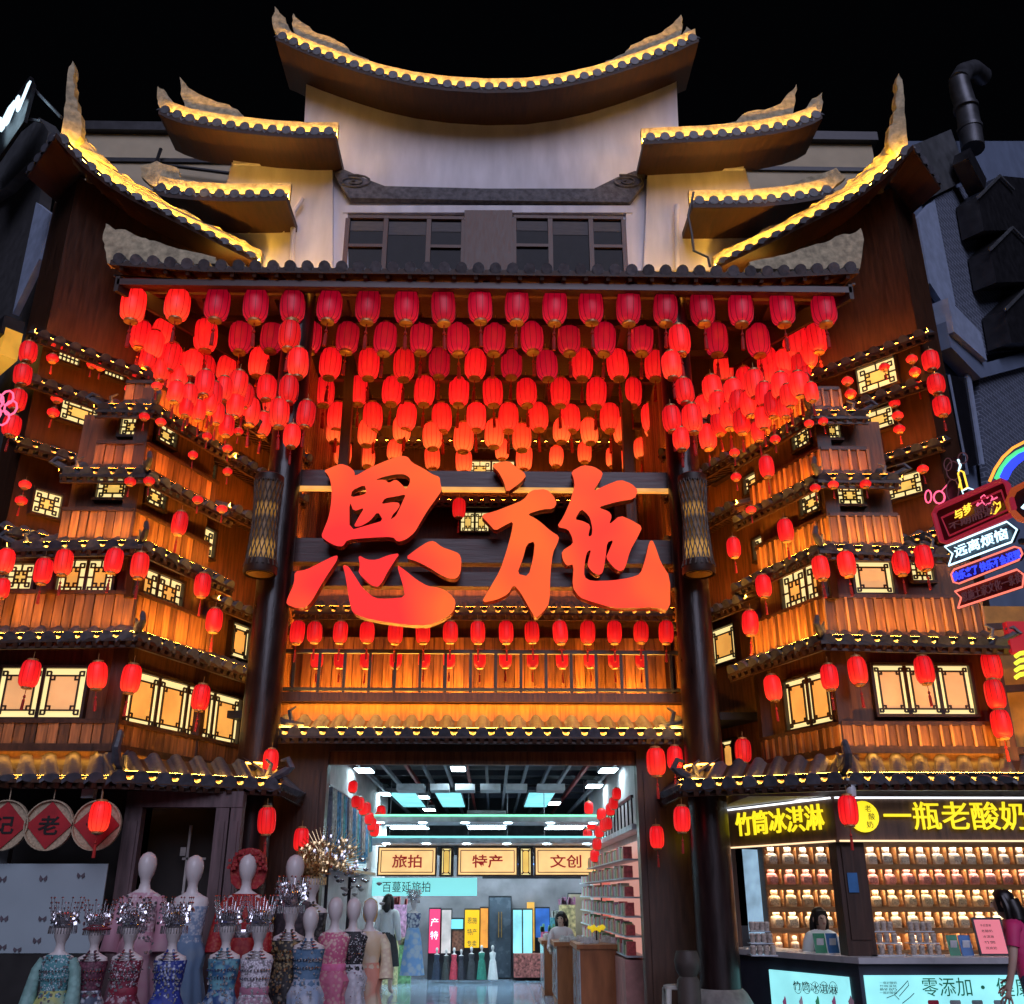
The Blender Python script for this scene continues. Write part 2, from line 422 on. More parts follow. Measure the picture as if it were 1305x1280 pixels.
def jagged(pts, amp, n=4):
    out = []
    for i in range(len(pts) - 1):
        a, b = Vector(pts[i]), Vector(pts[i + 1])
        for k in range(n):
            p = a.lerp(b, k / n)
            if k: p = p + Vector((random.uniform(-amp, amp), 0, random.uniform(-amp, amp)))
            out.append(p)
    out.append(Vector(pts[-1])); return out
def smooth_poly(pts, w=.22):
    out = []; n = len(pts)
    for i in range(n):
        a, b = pts[i], pts[(i + 1) % n]
        out.append(tuple(a[k] * (1 - w) + b[k] * w for k in range(len(a)))); out.append(tuple(a[k] * w + b[k] * (1 - w) for k in range(len(a))))
    return out
# ================================================================ the two stacked side towers
XC = -0.14
tg_ = thing
def offset_poly(poly, d):
    """move an open plan polyline d metres towards the street (its normal facing the camera)"""
    out = []; N = []; flip = poly[-1][0] < poly[0][0]
    for i in range(len(poly) - 1):
        a, b = Vector(poly[i]), Vector(poly[i + 1]); t = (b - a).normalized(); n = Vector((t.y, -t.x))
        if flip: n = -n
        N.append(n)
    for i, p in enumerate(poly):
        p = Vector(p)
        if i == 0: out.append(p + N[0] * d)
        elif i == len(poly) - 1: out.append(p + N[-1] * d)
        else:
            m = (N[i - 1] + N[i]); m = m / max(.35, m.length_squared / 2) ; out.append(p + m * d)
    return out
def wall_run(parent, poly, z0, z1, m, name='wall', t=.12):
    b = MB(); back = offset_poly(poly, -t)
    for i in range(len(poly) - 1):
        a, c = poly[i], poly[i + 1]; d, e = back[i + 1], back[i]
        b.hexa([(a[0], a[1], z0), (c[0], c[1], z0), (d[0], d[1], z0), (e[0], e[1], z0), (a[0], a[1], z1), (c[0], c[1], z1), (d[0], d[1], z1), (e[0], e[1], z1)])
    return b.build(name, m, parent)
def boards(parent, poly, z0, z1, off, w=.115, gap=.012, name='balustrade', m=None, rails=True, slat=False):
    """upright boards (or open spindles) in front of a wall, with top and foot rails"""
    q = offset_poly(poly, off); r = MB()
    for i in range(len(q) - 1):
        a, b = Vector((q[i].x, q[i].y, 0)), Vector((q[i + 1].x, q[i + 1].y, 0))
        for z in (z0 + .02, z1 - .02): r.bar(a + Vector((0, 0, z)), b + Vector((0, 0, z)), .07, .05)
    root = r.build(name, WOODD, parent)
    for i in range(len(q) - 1):
        a, b = Vector((q[i].x, q[i].y, 0)), Vector((q[i + 1].x, q[i + 1].y, 0)); d = b - a; L = d.length; d.normalize(); n = Vector((d.y, -d.x, 0))
        k = max(1, round(L / (w + gap)))
        for j in range(k):
            c = a + d * ((j + .5) * L / k) + n * (random.uniform(-.006, .012)); c.z = (z0 + z1) / 2 + random.uniform(-.004, .004)
            sw = (.035 if slat else L / k - gap)
            brick_piece('spindle' if slat else 'plank', root, c, d, n, (0, 0, 1), sw, .03, z1 - z0 - .07, m or WOOD)
            if not slat:
                c2 = c + n * .028 + d * (L / k / 2); brick_piece('batten', root, c2, d, n, (0, 0, 1), .03, .026, z1 - z0 - .075, WOODL)
    if not slat:
        for i in range(len(q) - 1):
            s_ = MB(); a, b = Vector((q[i].x, q[i].y, z0 - .02)), Vector((q[i + 1].x, q[i + 1].y, z0 - .02)); d = (b - a).normalized(); s_.bar(a + d * .06, b - d * .06, .03, .012); s_.build('light_strip', LEDD, root)
            nn_ = Vector((d.y, -d.x, 0)); nn_ = nn_ if nn_.y < 0 else -nn_; s_ = MB(); s_.bar(a + nn_ * .035 + Vector((0, 0, .005)), b + nn_ * .035 + Vector((0, 0, .005)), .014, .05); s_.build('light_shield', WOODD, root)
    return root

def tower(side):
    left = side < 0
    M = (lambda p: (2 * XC - p[0], p[1])) if left else (lambda p: (p[0], p[1]))
    def PL(pts):
        q = [M(p) for p in pts]; return q
    nm = 'left' if left else 'right'
    T = thing('stacked_tower', ('tiered timber tower with lit lattice windows above the dress mannequins' if left else 'tiered timber tower with lit lattice windows above the yoghurt kiosk'), 'tower', (*M((4.6, 12.6)), 0), 'stacked side towers')
    C = (4.13, 11.5); Iv = (-.407, .914)
    pt = lambda t, s=0: (C[0] + Iv[0] * t + .914 * s, C[1] + Iv[1] * t + .407 * s)
    C2 = (4.31, 11.5); pt2 = lambda t, s=0: (C2[0] + Iv[0] * t + .914 * s, C2[1] + Iv[1] * t + .407 * s)
    Cm = (4.23, 11.5); ptm = lambda t, s=0: (Cm[0] + Iv[0] * t + .914 * s, Cm[1] + Iv[1] * t + .407 * s)
    K = (6.12, 12.0); wg = lambda t, s=0: (K[0] - .7071 * t + .7071 * s, K[1] + .7071 * t + .7071 * s)
    Aa, Ab = M(C), M(pt(2.4)); Ua, Ub = M(C2), M(pt2(2.4)); Fa, Fb = M(C), M((C[0] + 2, C[1])); Wa, Wb = M(wg(0)), M(wg(3)); Ia, Ib = M(pt(1, .3)), M(pt(3, .3))
    zc = [2.98, 4.36, 5.50, 6.50, 7.42, 8.25]      # eave edge heights up the tower
    rend = [7.6, 6.05, 5.55, 5.12, 4.85, 4.6]       # how far right the front facet of each storey reaches
    # ---- core walls
    tin = 1.38
    wall_run(T, PL([pt(2.9) if left else pt(tin), C, (6.0, C[1]), (6.3, 12.3)]), 2.9, 4.5, WALLW, 'wall')
    wall_run(T, PL([pt(tin, .28), pt(tin), C, (6.0, C[1]), (6.3, 12.3)]), 4.5, 5.55, WALLW, 'wall')
    wall_run(T, PL([pt(3.2, .3), pt(1.2, .3)]), 2.9, 8.6, WALLW, 'wall')
    wall_run(T, PL([pt2(tin, .28), pt2(tin), C2, (5.12, C[1]), (5.12, 13.0)]), 5.55, 7.5, WALLW, 'wall')
    wall_run(T, PL([pt2(tin, .25), pt2(.3, .25), (4.95, 11.9), (4.95, 13.2)]), 7.5, 7.9, WOODD, 'wall')
    wall_run(T, PL([wg(4.2), wg(0), (6.75, 12.63)]), 4.2, 11.82, WOODD, 'wall')
    # ---- eaves up the bay
    for i in range(1, 5):
        z = zc[i]; ov = (.0, .48, .42, .38, .34)[i]
        pp, Cc = ((pt, C), (pt, C), (ptm, Cm), (pt2, C2), (pt2, C2))[i]; ti = 2.5 if (left and i == 1) else tin + .12; poly = PL([pp(ti), Cc, (rend[i], C[1])]); e = offset_poly(poly, ov); bk = offset_poly(poly, -.02)
        E = [Vector((p.x, p.y, z)) for p in e]; B = [Vector((p.x, p.y, z + .26)) for p in bk]
        if i in (1, 2): E[1].z += .05
        ev = eave(T, E, B, pitch=.22, led=LEDW if i < 3 else LEDR, rafter=.13)
        ridge_tip(T, E[1], (E[1] - B[1]) * Vector((1, 1, 0)), .26, .04)
        ridge_tip(T, E[2], Vector((-1 if left else 1, -.4, 0)), .2, .035)
        # balustrade and posts of the storey that stands on this eave
        if i < 5:
            zt = zc[i + 1]; h = zt - z
            pb = PL([(pt if i < 2 else pt2)(tin), C if i < 2 else C2, (rend[i] - .08 if i < 2 else rend[i + 1] if i + 1 < 6 else rend[i], C[1])])
            boards(T, pb, z + .19, z + .20 + h * (.44 if i < 3 else .40), .10, w=.10 if i > 1 else .11, slat=False)
    boards(T, PL([pt(2.3) if left else pt(tin), C, (5.98, C[1])]), 3.20, 3.52, .10, w=.12)
    for (p, z0, z1) in ((C, 2.95, 5.5), (pt(tin), 2.95, 5.5), ((6.0, C[1]), 2.95, 4.3), (C2, 5.5, 7.85)):
        q = M(p); post = MB(); post.box(q[0] - .09, q[0] + .09, q[1] - .11, q[1] + .07, z0, z1); post.build('corner_post', WOODD, T)
    # ---- setback part between bay and gate post
    for v in (775, 652, 585, 525):
        z = hit(945 if not left else 279, v, Ia, Ib, .35).z
        poly = PL([pt(3.0, .3), pt(1.25, .3)]); e = offset_poly(poly, .62); bk = offset_poly(poly, -.02)
        eave(T, [Vector((p.x, p.y, z)) for p in e], [Vector((p.x, p.y, z + .24)) for p in bk], pitch=.22, led=LEDR, rafter=.13)
    # ---- eaves along the diagonal wing
    for (t0, t1, v, u) in ((1.7, -.25, 452, 1110), (1.5, -.25, 503, 1130), (1.45, -.2, 583, 1140), (1.45, -.1, 694, 1150)):
        uu = u if not left else 1224 - u
        z = hit(uu, v, Wa, Wb, .38).z
        poly = PL([wg(t0), wg(t1)]); e = offset_poly(poly, .42); bk = offset_poly(poly, -.02)
        eave(T, [Vector((p.x, p.y, z)) for p in e], [Vector((p.x, p.y, z + .22)) for p in bk], pitch=.22, led=LEDR, rafter=.13)
    # ---- windows, each from its place on the facade
    ws = []
    if not left:
        ws += [(Fa, Fb, (1115, 849, 1238, 911), .04, 3, 'big', PANEP), (Aa, Ab, (1003, 862, 1062, 926), .04, 2, 'big', PANEI),
               (Aa, Ab, (998, 722, 1061, 772), .04, 2, 'sq', PANEI), (Fa, Fb, (1088, 717, 1136, 757), .04, 1, 'big', PANEP), (Fa, Fb, (1160, 713, 1187, 741), .04, 1, 'sq', PANEY),
               (Ua, Ub, (1022, 629, 1047, 654), .04, 1, 'sq', PANEY), (Fa, Fb, (1067, 620, 1098, 644), .04, 1, 'sq', PANEY),
               (Ua, Ub, (1012, 546, 1034, 571), .04, 1, 'sq', PANEY), (Fa, Fb, (1051, 539, 1069, 560), .04, 1, 'sq', PANEY),
               (Wa, Wb, (1093, 463, 1144, 497), .04, 1, 'sq', PANEY), (Wa, Wb, (1098, 523, 1140, 549), .04, 1, 'sq', PANEY), (Wa, Wb, (1130, 606, 1176, 634), .04, 1, 'sq', PANEY),
               (Ia, Ib, (908, 800, 939, 845), .04, 1, 'big', PANEI), (Ia, Ib, (962, 680, 1000, 708), .04, 1, 'sq', PANEY), (Ia, Ib, (909, 586, 931, 611), .04, 1, 'sq', PANEY),
               (Ia, Ib, (950, 602, 980, 625), .04, 1, 'sq', PANEY), (Ia, Ib, (921, 945, 937, 985), .04, 1, 'big', PANEI)]
    else:
        ws += [(Fa, Fb, (-60, 852, 108, 915), .04, 3, 'big', PANEP), (Aa, Ab, (157, 872, 304, 938), .04, 4, 'big', PANEI),
               (Aa, Ab, (166, 731, 231, 771), .04, 2, 'sq', PANEI), (Fa, Fb, (75, 715, 145, 758), .04, 2, 'sq', PANEI), (Fa, Fb, (10, 720, 43, 752), .04, 1, 'sq', PANEY),
               (Ua, Ub, (184, 622, 209, 646), .04, 1, 'sq', PANEY), (Fa, Fb, (125, 611, 165, 636), .04, 1, 'sq', PANEY),
               (Ua, Ub, (198, 544, 223, 567), .04, 1, 'sq', PANEY), (Fa, Fb, (155, 534, 182, 556), .04, 1, 'sq', PANEY),
               (Wa, Wb, (74, 444, 101, 464), .04, 1, 'grid', PANEY), (Wa, Wb, (133, 464, 158, 483), .04, 1, 'grid', PANEY), (Wa, Wb, (76, 513, 126, 542), .04, 1, 'sq', PANEY), (Wa, Wb, (41, 628, 77, 658), .04, 1, 'sq', PANEY),
               (Ia, Ib, (293, 797, 316, 840), .04, 1, 'big', PANEI), (Ia, Ib, (241, 671, 272, 707), .04, 1, 'sq', PANEY), (Ia, Ib, (303, 586, 323, 610), .04, 1, 'sq', PANEY),
               (Ia, Ib, (252, 588, 272, 609), .04, 1, 'grid', PANEY), (Ia, Ib, (268, 531, 280, 548), .04, 1, 'grid', PANEY)]
    for w in ws: window(T, w[0], w[1], w[2], w[3], w[4], w[5], w[6])
    # ---- big upturned wing roof with a carved crest
    zE = lambda t: 11.50 + (.05 * max(0, 1.3 - t) + .34 * max(0, (1.1 - t) / 1.1) ** 2 if t < 1.3 else 0)
    ts = [3.4, 2.8, 2.2, 1.6, 1.2, .8, .5, .25, 0]
    ex = lambda t: M((K[0] - .7071 * t, K[1] - .85 + .7071 * t))
    bx = lambda t: M((K[0] - .7071 * t - .05, K[1] + .05 + .7071 * t))
    E = [Vector((*ex(t), zE(t))) for t in ts]; B = [Vector((*bx(t), zE(t) + .12)) for t in ts]
    rf = eave(T, E, B, pitch=.25, name='wing_roof', led=LEDG, board=SOFF, thick=.10, rafter=None)
    E2 = [Vector((*M((K[0] + .7071 * s, K[1] - .85 + .7071 * s)), zE(0) - .25 * s + (.1 * s * s))) for s in (0, .3, .6, .95)]
    B2 = [Vector((*M((K[0] + .7071 * s * .8, K[1] + .05 + .7071 * s * .8)), zE(0) + .12 - .25 * s + .1 * s * s)) for s in (0, .3, .6, .95)]
    eave(T, E2, B2, pitch=.25, name='wing_roof_return', board=SOFF, thick=.10, rafter=None)
    # ridge plaster behind the tile caps, rising into a carved horn
    c = MB(); n = Vector((*M((.0, 0)), 0))
    up = lambda t: .28 + .10 * max(0, 1.6 - t) + .10 * max(0, (.5 - t) / .5)
    lo = [e + (b - e).normalized() * .20 + Vector((0, 0, -.01)) for e, b in zip(E, B)]
    tops = jagged([p + Vector((0, 0, up(t))) for p, t in zip(lo, ts)], .035, 5)
    dirn = (B[0] - E[0]); dirn.z = 0; dirn.normalize()
    c.prism(lo + tops[::-1], dirn * .10)
    hb = lo[-1]; hx = Vector((*M((1, 0)), 0)) - Vector((*M((0, 0)), 0))
    hp = [(-.20, .18), (-.19, .36), (-.15, .56), (-.09, .62), (-.065, .80), (-.01, .88), (.0, 1.06), (.05, 1.22), (.06, 1.42), (.10, 1.52), (.13, 1.38), (.115, 1.12), (.09, .85), (.075, .6), (.05, .3), (.02, .0), (-.12, .0)]
    c.prism(jagged([hb + hx * x + Vector((0, -x * .4, z)) for x, z in hp + hp[:1]], .014, 2)[:-1], dirn * .13)
    c.build('carved_ridge', CREST, T)
    # upper wall block under that roof, plain dark boarding (side facing the street corner)
    return dict(T=T, Aa=Aa, Ab=Ab, Fa=Fa, Fb=Fb, Wa=Wa, Wb=Wb, Ia=Ia, Ib=Ib, M=M, C=C, K=K, pt=pt, wg=wg, zc=zc, PL=PL)
TR = tower(1); TL = tower(-1)
# ================================================================ gate: posts, canopy, beams, balcony, doorway
G = thing('gate_front', 'tall timber gate front with wide tiled canopy, beams and balcony over the shop entrance', 'gate', (XC, 12.6, 0))
for sx in (-1, 1):
    px = XC + sx * 2.75
    b = MB(); b.lathe([(.24, .62), (.235, 3.0), (.225, 6.0), (.215, 10.0)], 28, (px, 12.25, 0)); p = b.build('post', BLACKW, G, True)
    b = MB(); b.lathe([(.33, 0), (.34, .12), (.30, .16), (.36, .34), (.36, .50), (.29, .62), (.25, .66)], 24, (px, 12.25, 0)); b.build('stone_base', STONE, p, True)
    b = MB(); b.lathe([(.255, 3.10), (.255, 3.12)], 20, (px, 12.25, 0)); b.build('uplight_ring', LEDD, p)
# canopy
cx0, cx1 = P(140, 336, 11.6).x, P(1094, 341, 11.6).x
zc0 = P(615, 343, 11.6).z
E_ = [Vector((cx0 + (cx1 - cx0) * k / 8, 11.6, zc0 + (.10 * max(0, abs(k - 4) - 3) ** 2))) for k in range(9)]
B_ = [Vector((cx0 + (cx1 - cx0) * k / 8, 13.3, zc0 + .72)) for k in range(9)]
eave(G, E_, B_, pitch=.245, name='canopy_roof', board=SOFF, thick=.10, rafter=.32, led=None)
b = MB()
for y, z in ((11.75, zc0 - .16), (12.25, zc0 + .02)):
    b = MB(); b.box(cx0 + .1, cx1 - .1, y - .05, y + .05, z - .1, z); b.build('canopy_beam', WOODB, G)
for sx in (-1, 1):   # small curled plaster ends of the canopy ridge
    u = [(1096, 343), (1099, 322), (1101, 306), (1097, 291), (1086, 298), (1072, 299), (1052, 309), (1035, 313), (1012, 321), (985, 328), (955, 334), (955, 342)] if sx > 0 else [(137, 336), (133, 316), (131, 300), (135, 285), (147, 293), (160, 293), (180, 303), (197, 307), (220, 315), (245, 321), (275, 328), (275, 336)]
    pts = [P(a, c, 11.95) for a, c in u]; b = MB(); b.prism(jagged(pts + pts[:1], .012, 3)[:-1], (0, .12, 0)); b.build('carved_end', CREST, G)
    x0 = XC + sx * 5.28
    b = MB(); z0 = zc0 - .12     # raking side board below the canopy end
    b.hexa([Vector((x0, 11.7, z0 - .25)), Vector((x0 - sx * .06, 11.7, z0 - .25)), Vector((XC + sx * 3.9, 13.6, z0 - .30)), Vector((XC + sx * 3.96, 13.6, z0 - .30)), Vector((x0, 11.7, z0)), Vector((x0 - sx * .06, 11.7, z0)), Vector((XC + sx * 3.9, 13.6, z0)), Vector((XC + sx * 3.96, 13.6, z0))])
    b.build('raking_board', LATT, G)
# ceiling of the open hall under the canopy: boards above, purlins and trusses the lanterns hang from
zl = zc0 - .10
b = MB(); b.box(XC - 5.0, XC + 5.0, 12.9, 19.0, zl + .55, zl + .6); b.build('ceiling_boards', WOODD, G)
for i in range(8):
    y = 12.0 + i * .88; hw = min(5.2, 17.7 - y if y < 14.6 else 3.0)
    b = MB(); b.box(XC - hw, XC + hw, y - .05, y + .05, zl - .04, zl + .07); pu = b.build('purlin', WOODB, G)
    b = MB(); b.box(XC - hw + .2, XC + hw - .2, y + .056, y + .075, zl + .02, zl + .05); b.build('light_strip', LEDP, pu)
for k in range(-4, 5):
    x = XC + k * 1.08; b = MB(); b.box(x - .05, x + .05, 12.0, 18.0 if abs(k) < 3 else 13.3, zl + .08, zl + .22); b.build('truss', WOODB, G)
# cross beams between the posts
for v, h, y, m in ((614, .24, 12.45, WOODB), (705, .34, 12.55, WOODB), (741, .20, 12.50, WOODB)):
    c = P(613, v, y); b = MB(); b.box(XC - 2.72, XC + 2.72, y - .09, y + .09, c.z - h / 2, c.z + h / 2); bm_ = b.build('cross_beam', m, G)
    if v == 614:
        b = MB(); b.box(XC - 2.66, XC + 2.66, y - .10, y - .02, c.z - h / 2 - .055, c.z - h / 2 - .005); b.build('lit_edge', PANEI, bm_)
# balcony over the door
zb = P(613, 886, 13.0).z; zr = P(613, 829, 13.0).z
b = MB(); b.box(XC - 2.75, XC + 2.75, 12.95, 14.4, zb - .10, zb); b.build('balcony_floor', WOODB, G)
b = MB(); b.box(XC - 2.75, XC + 2.75, 12.97, 13.03, zr - .05, zr); b.box(XC - 2.75, XC + 2.75, 12.97, 13.03, zb + .05, zb + .09)
rl = b.build('railing', DKMET, G)
nb = 15
for k in range(nb + 1):
    x = XC - 2.55 + 5.1 * k / nb; brick_piece('baluster', rl, (x, 13.0, (zb + zr) / 2), (1, 0, 0), (0, 1, 0), (0, 0, 1), .038, .038, zr - zb - .06, DKMET)
b = MB(); b.box(XC - 2.8, XC + 2.8, 14.3, 14.4, zb, zb + 1.75); bw = b.build('balcony_wall', WOODD, G)
for k in range(36):
    x = XC - 2.7 + 5.4 * (k + .5) / 36
    brick_piece('plank', bw, (x, 14.28 - random.uniform(0, .012), zb + .55), (1, 0, 0), (0, 1, 0), (0, 0, 1), .138, .03, 1.1, WOOD)
b = MB(); b.box(XC - 2.6, XC + 2.6, 13.98, 14.02, zb + .004, zb + .03); b.build('light_strip', LEDW, bw)
# tiled eave above the balcony wall
ze = P(613, 782, 13.85).z
eave(G, [(XC - 2.8, 13.75, ze), (XC + 2.8, 13.75, ze)], [(XC - 2.8, 14.4, ze + .3), (XC + 2.8, 14.4, ze + .3)], pitch=.2, led=LEDR, rafter=.14)
b = MB(); b.box(XC - 2.8, XC + 2.8, 14.35, 14.45, ze + .2, ze + .75); b.build('lit_board', WOOD, G)
# upper back wall of the hall, with two lit windows and side curtains of planks
yb = 17.2
b = MB(); b.box(XC - 3.0, XC + 3.0, yb, yb + .1, 4, zl + .6); hw = b.build('hall_back_wall', WOODD, G)
for bx_ in ((597, 588, 655, 612), (588, 652, 622, 680)): window_at(G, P((bx_[0] + bx_[2]) / 2, (bx_[1] + bx_[3]) / 2, yb - .05), Vector((1, 0, 0)), Vector((0, -1, 0)), px_width(P(613, 600, yb), bx_[2] - bx_[0]), .38, 2, 'sq', PANEY)
for v in (565, 640):
    z = P(613, v, yb - .6).z
    eave(G, [(XC - 2.7, yb - .7, z), (XC + 2.7, yb - .7, z)], [(XC - 2.7, yb, z + .25), (XC + 2.7, yb, z + .25)], pitch=.2, led=LEDR, rafter=.15)
for sx in (-1, 1):
    x = XC + sx * 2.95
    b = MB(); b.box(x - .05, x + .05, 12.9, yb, zb, zl + .5); sw = b.build('hall_side_wall', WOODD, G)
    for k in range(22):
        y = 13.05 + k * .19
        brick_piece('plank', sw, (x - sx * .065, y, (zb + zl) / 2), (0, 1, 0), (1, 0, 0), (0, 0, 1), .16, .025, zl - zb - .1, WOOD)
    for y in (14.6, 16.0):
        b = MB(); b.box(XC + sx * 2.35 - .08, XC + sx * 2.35 + .08, y - .08, y + .08, zb, zl + .4); b.build('inner_post', WOODD, G)
# eave above the doorway
zd = P(613, 936, 12.45).z
ev = eave(G, [(XC - 2.72, 12.45, zd), (XC + 2.72, 12.45, zd)], [(XC - 2.72, 13.12, zd + .30), (XC + 2.72, 13.12, zd + .30)], pitch=.235, led=LEDW, rafter=.11)
b = MB(); b.box(XC - 2.75, XC + 2.75, 13.06, 13.14, zd - .3, zb - .11); b.build('fascia_board', WOOD, G)
b = MB(); b.box(XC - 2.6, XC + 2.6, 12.86, 12.90, zb - .095, zb - .08); b.build('light_strip', glow('eave_down_led', (1., .46, .05), 55.), ev); b = MB(); b.box(XC - 2.7, XC + 2.7, 12.84, 12.855, zb - .12, zb - .0); b.build('light_shield', WOODD, ev)
for sx in (-1, 1): ridge_tip(ev, (XC + sx * 2.62, 12.5, zd + .1), (sx, -.3, 0), .34, .045)
# door frame
zh = P(613, 959, 13.1).z
xl0, xl1 = P(376, 1100, 13.1).x, P(411, 1100, 13.1).x; xr0, xr1 = P(815, 1100, 13.1).x, P(862, 1100, 13.1).x
for a, c in ((xl0, xl1), (xr0, xr1)):
    b = MB(); b.box(a, c, 12.98, 13.22, 0, zh + .1); b.box(a + .08, c - .08, 12.955, 12.98, .35, zh - .25); b.build('door_jamb', WOODD, G)
b = MB(); b.box(xl1, xr0, 12.98, 13.22, zh, zh + .35); b.build('door_header', WOODD, G)
for a, c in ((XC - 2.9, xl0), (xr1, XC + 2.9)):
    b = MB(); b.box(a, c, 13.0, 13.2, 0, zd); b.build('side_panel', WOODD, G)

# ---------------------------------------------------------------- the two big lit characters
Ysig = 12.12
SIGN = glow('sign_face', (1., .10, .03), 1.0, base=(.06, .002, .001))
SIGN.node_tree.nodes['Principled BSDF'].inputs['Specular IOR Level'].default_value = .1; SIGN.node_tree.nodes['Principled BSDF'].inputs['Emission Strength'].default_value = 1.12
t = SIGN.node_tree; N = t.nodes; L = t.links; pb_ = N['Principled BSDF']
geo = N.new('ShaderNodeNewGeometry'); sx_ = N.new('ShaderNodeSeparateXYZ'); L.new(geo.outputs['Position'], sx_.inputs[0])
nz = N.new('ShaderNodeTexNoise'); nz.inputs['Scale'].default_value = .55; L.new(geo.outputs['Position'], nz.inputs['Vector'])
cr = N.new('ShaderNodeValToRGB'); cr.color_ramp.elements[0].position = .36; cr.color_ramp.elements[1].position = .64
cr.color_ramp.elements[0].color = (1., .036, .036, 1); cr.color_ramp.elements[1].color = (1., .145, .030, 1)
L.new(nz.outputs[0], cr.inputs[0]); L.new(cr.outputs[0], pb_.inputs['Emission Color'])
SIGNS = mat('sign_side', (.18, .008, .008), .4)
def strokes(name, label, s, o, polys):
    r = thing(name, label, 'sign', P(o[0] + 130, o[1] + 240, Ysig), 'big lit characters over the gate')
    for out, holes in polys:
        f = lambda q, y: [P(o[0] + a / s, o[1] + b / s, Ysig) + Vector((0, y, 0)) for a, b in smooth_poly(q, .2)]
        b = MB(); b.prism(f(out, .012), (0, .15, 0), [f(h, .012) for h in holes]); st = b.build('stroke', SIGNS, r)
        # front face: thin lit acrylic
        b = MB(); b.prism(f(out, 0), (0, .01, 0), [f(h, 0) for h in holes]); b.build('lit_face', SIGN, st)
strokes('character_sign', 'huge glowing red 恩 character, first of the two over the balcony', 5.019, (360, 570), [
    ([(265,150),(310,130),(375,105),(430,125),(460,155),(462,188),(560,130),(690,75),(755,55),(800,60),(830,100),(900,135),(960,175),(1005,190),(1010,230),(1020,275),(985,325),(930,400),(885,475),(845,545),(790,590),(735,605),(705,572),(560,578),(415,590),(385,635),(340,630),(290,605),(247,572),(265,525),(295,450),(310,370),(315,290),(308,220),(290,175)],
     [[(445,275),(522,240),(537,275),(530,303),(435,322)],
      [(590,210),(640,190),(720,172),(780,172),(815,195),(815,230),(790,270),(765,240),(735,212),(715,210),(680,230),(655,208)],
      [(790,300),(770,345),(750,390),(725,440),(690,465),(705,430),(730,405),(750,375),(745,355),(700,352),(630,365),(655,325),(720,315)],
      [(428,345),(455,410),(525,385),(480,460),(455,508),(500,505),(560,470),(610,410),(645,470),(560,495),(428,533)]]),
    ([(355,692),(345,730),(290,810),(240,890),(190,980),(150,1025),(90,1030),(25,1005),(30,970),(75,870),(78,795),(150,785),(250,735),(320,700)], []),
    ([(485,690),(540,720),(600,722),(680,690),(750,678),(715,730),(670,800),(640,860),(610,895),(560,880),(485,805),(495,760)], []),
    ([(785,708),(860,650),(930,605),(970,600),(1020,640),(1080,660),(1130,680),(1145,720),(1140,800),(1115,840),(1060,840),(1000,810),(930,765),(860,730)], []),
    ([(385,755),(420,760),(460,820),(510,900),(590,968),(680,970),(785,960),(770,880),(730,750),(780,785),(860,850),(930,890),(1010,900),(1070,935),(1110,985),(1095,1050),(1030,1100),(930,1140),(800,1135),(640,1115),(520,1090),(450,1060),(430,1000),(415,900),(400,810)], [])])
strokes('character_sign', 'huge glowing orange-red 施 character, second of the two over the balcony', 4.833, (600, 570), [
    ([(130,115),(160,95),(235,85),(270,115),(345,170),(310,215),(220,280),(205,215),(170,150)], []),
    ([(60,418),(150,395),(240,360),(325,325),(370,265),(465,258),(510,300),(530,345),(510,378),(440,382),(345,412),(400,440),(440,470),(490,515),(545,550),(535,590),(505,650),(490,780),(485,960),(450,1010),(400,1055),(360,990),(310,900),(265,845),(230,905),(160,940),(65,957),(110,880),(180,760),(220,640),(250,530),(262,455),(210,480),(150,515),(110,470)],
     [[(395,578),(385,680),(355,797),(285,780),(320,690),(345,595)]]),
    ([(618,150),(690,110),(760,120),(815,155),(800,200),(750,275),(830,235),(920,200),(990,225),(1030,265),(1010,318),(900,335),(780,370),(850,395),(870,425),(850,480),(920,420),(990,450),(1058,490),(1030,550),(980,640),(950,750),(915,765),(875,735),(832,680),(850,640),(880,570),(840,585),(830,680),(815,770),(790,788),(750,770),(718,730),(725,690),(742,630),(715,645),(700,720),(698,800),(740,825),(870,822),(980,805),(1045,782),(1075,690),(1100,580),(1120,573),(1140,620),(1170,710),(1228,800),(1228,1010),(1130,985),(1000,990),(880,990),(740,950),(670,925),(625,860),(635,720),(590,730),(565,690),(560,640),(630,595),(625,555),(600,505),(530,490),(570,430),(610,340),(640,240),(635,195)],
     [[(640,445),(680,380),(712,405),(735,435),(750,500),(745,545),(722,552),(738,480),(690,455)]])])
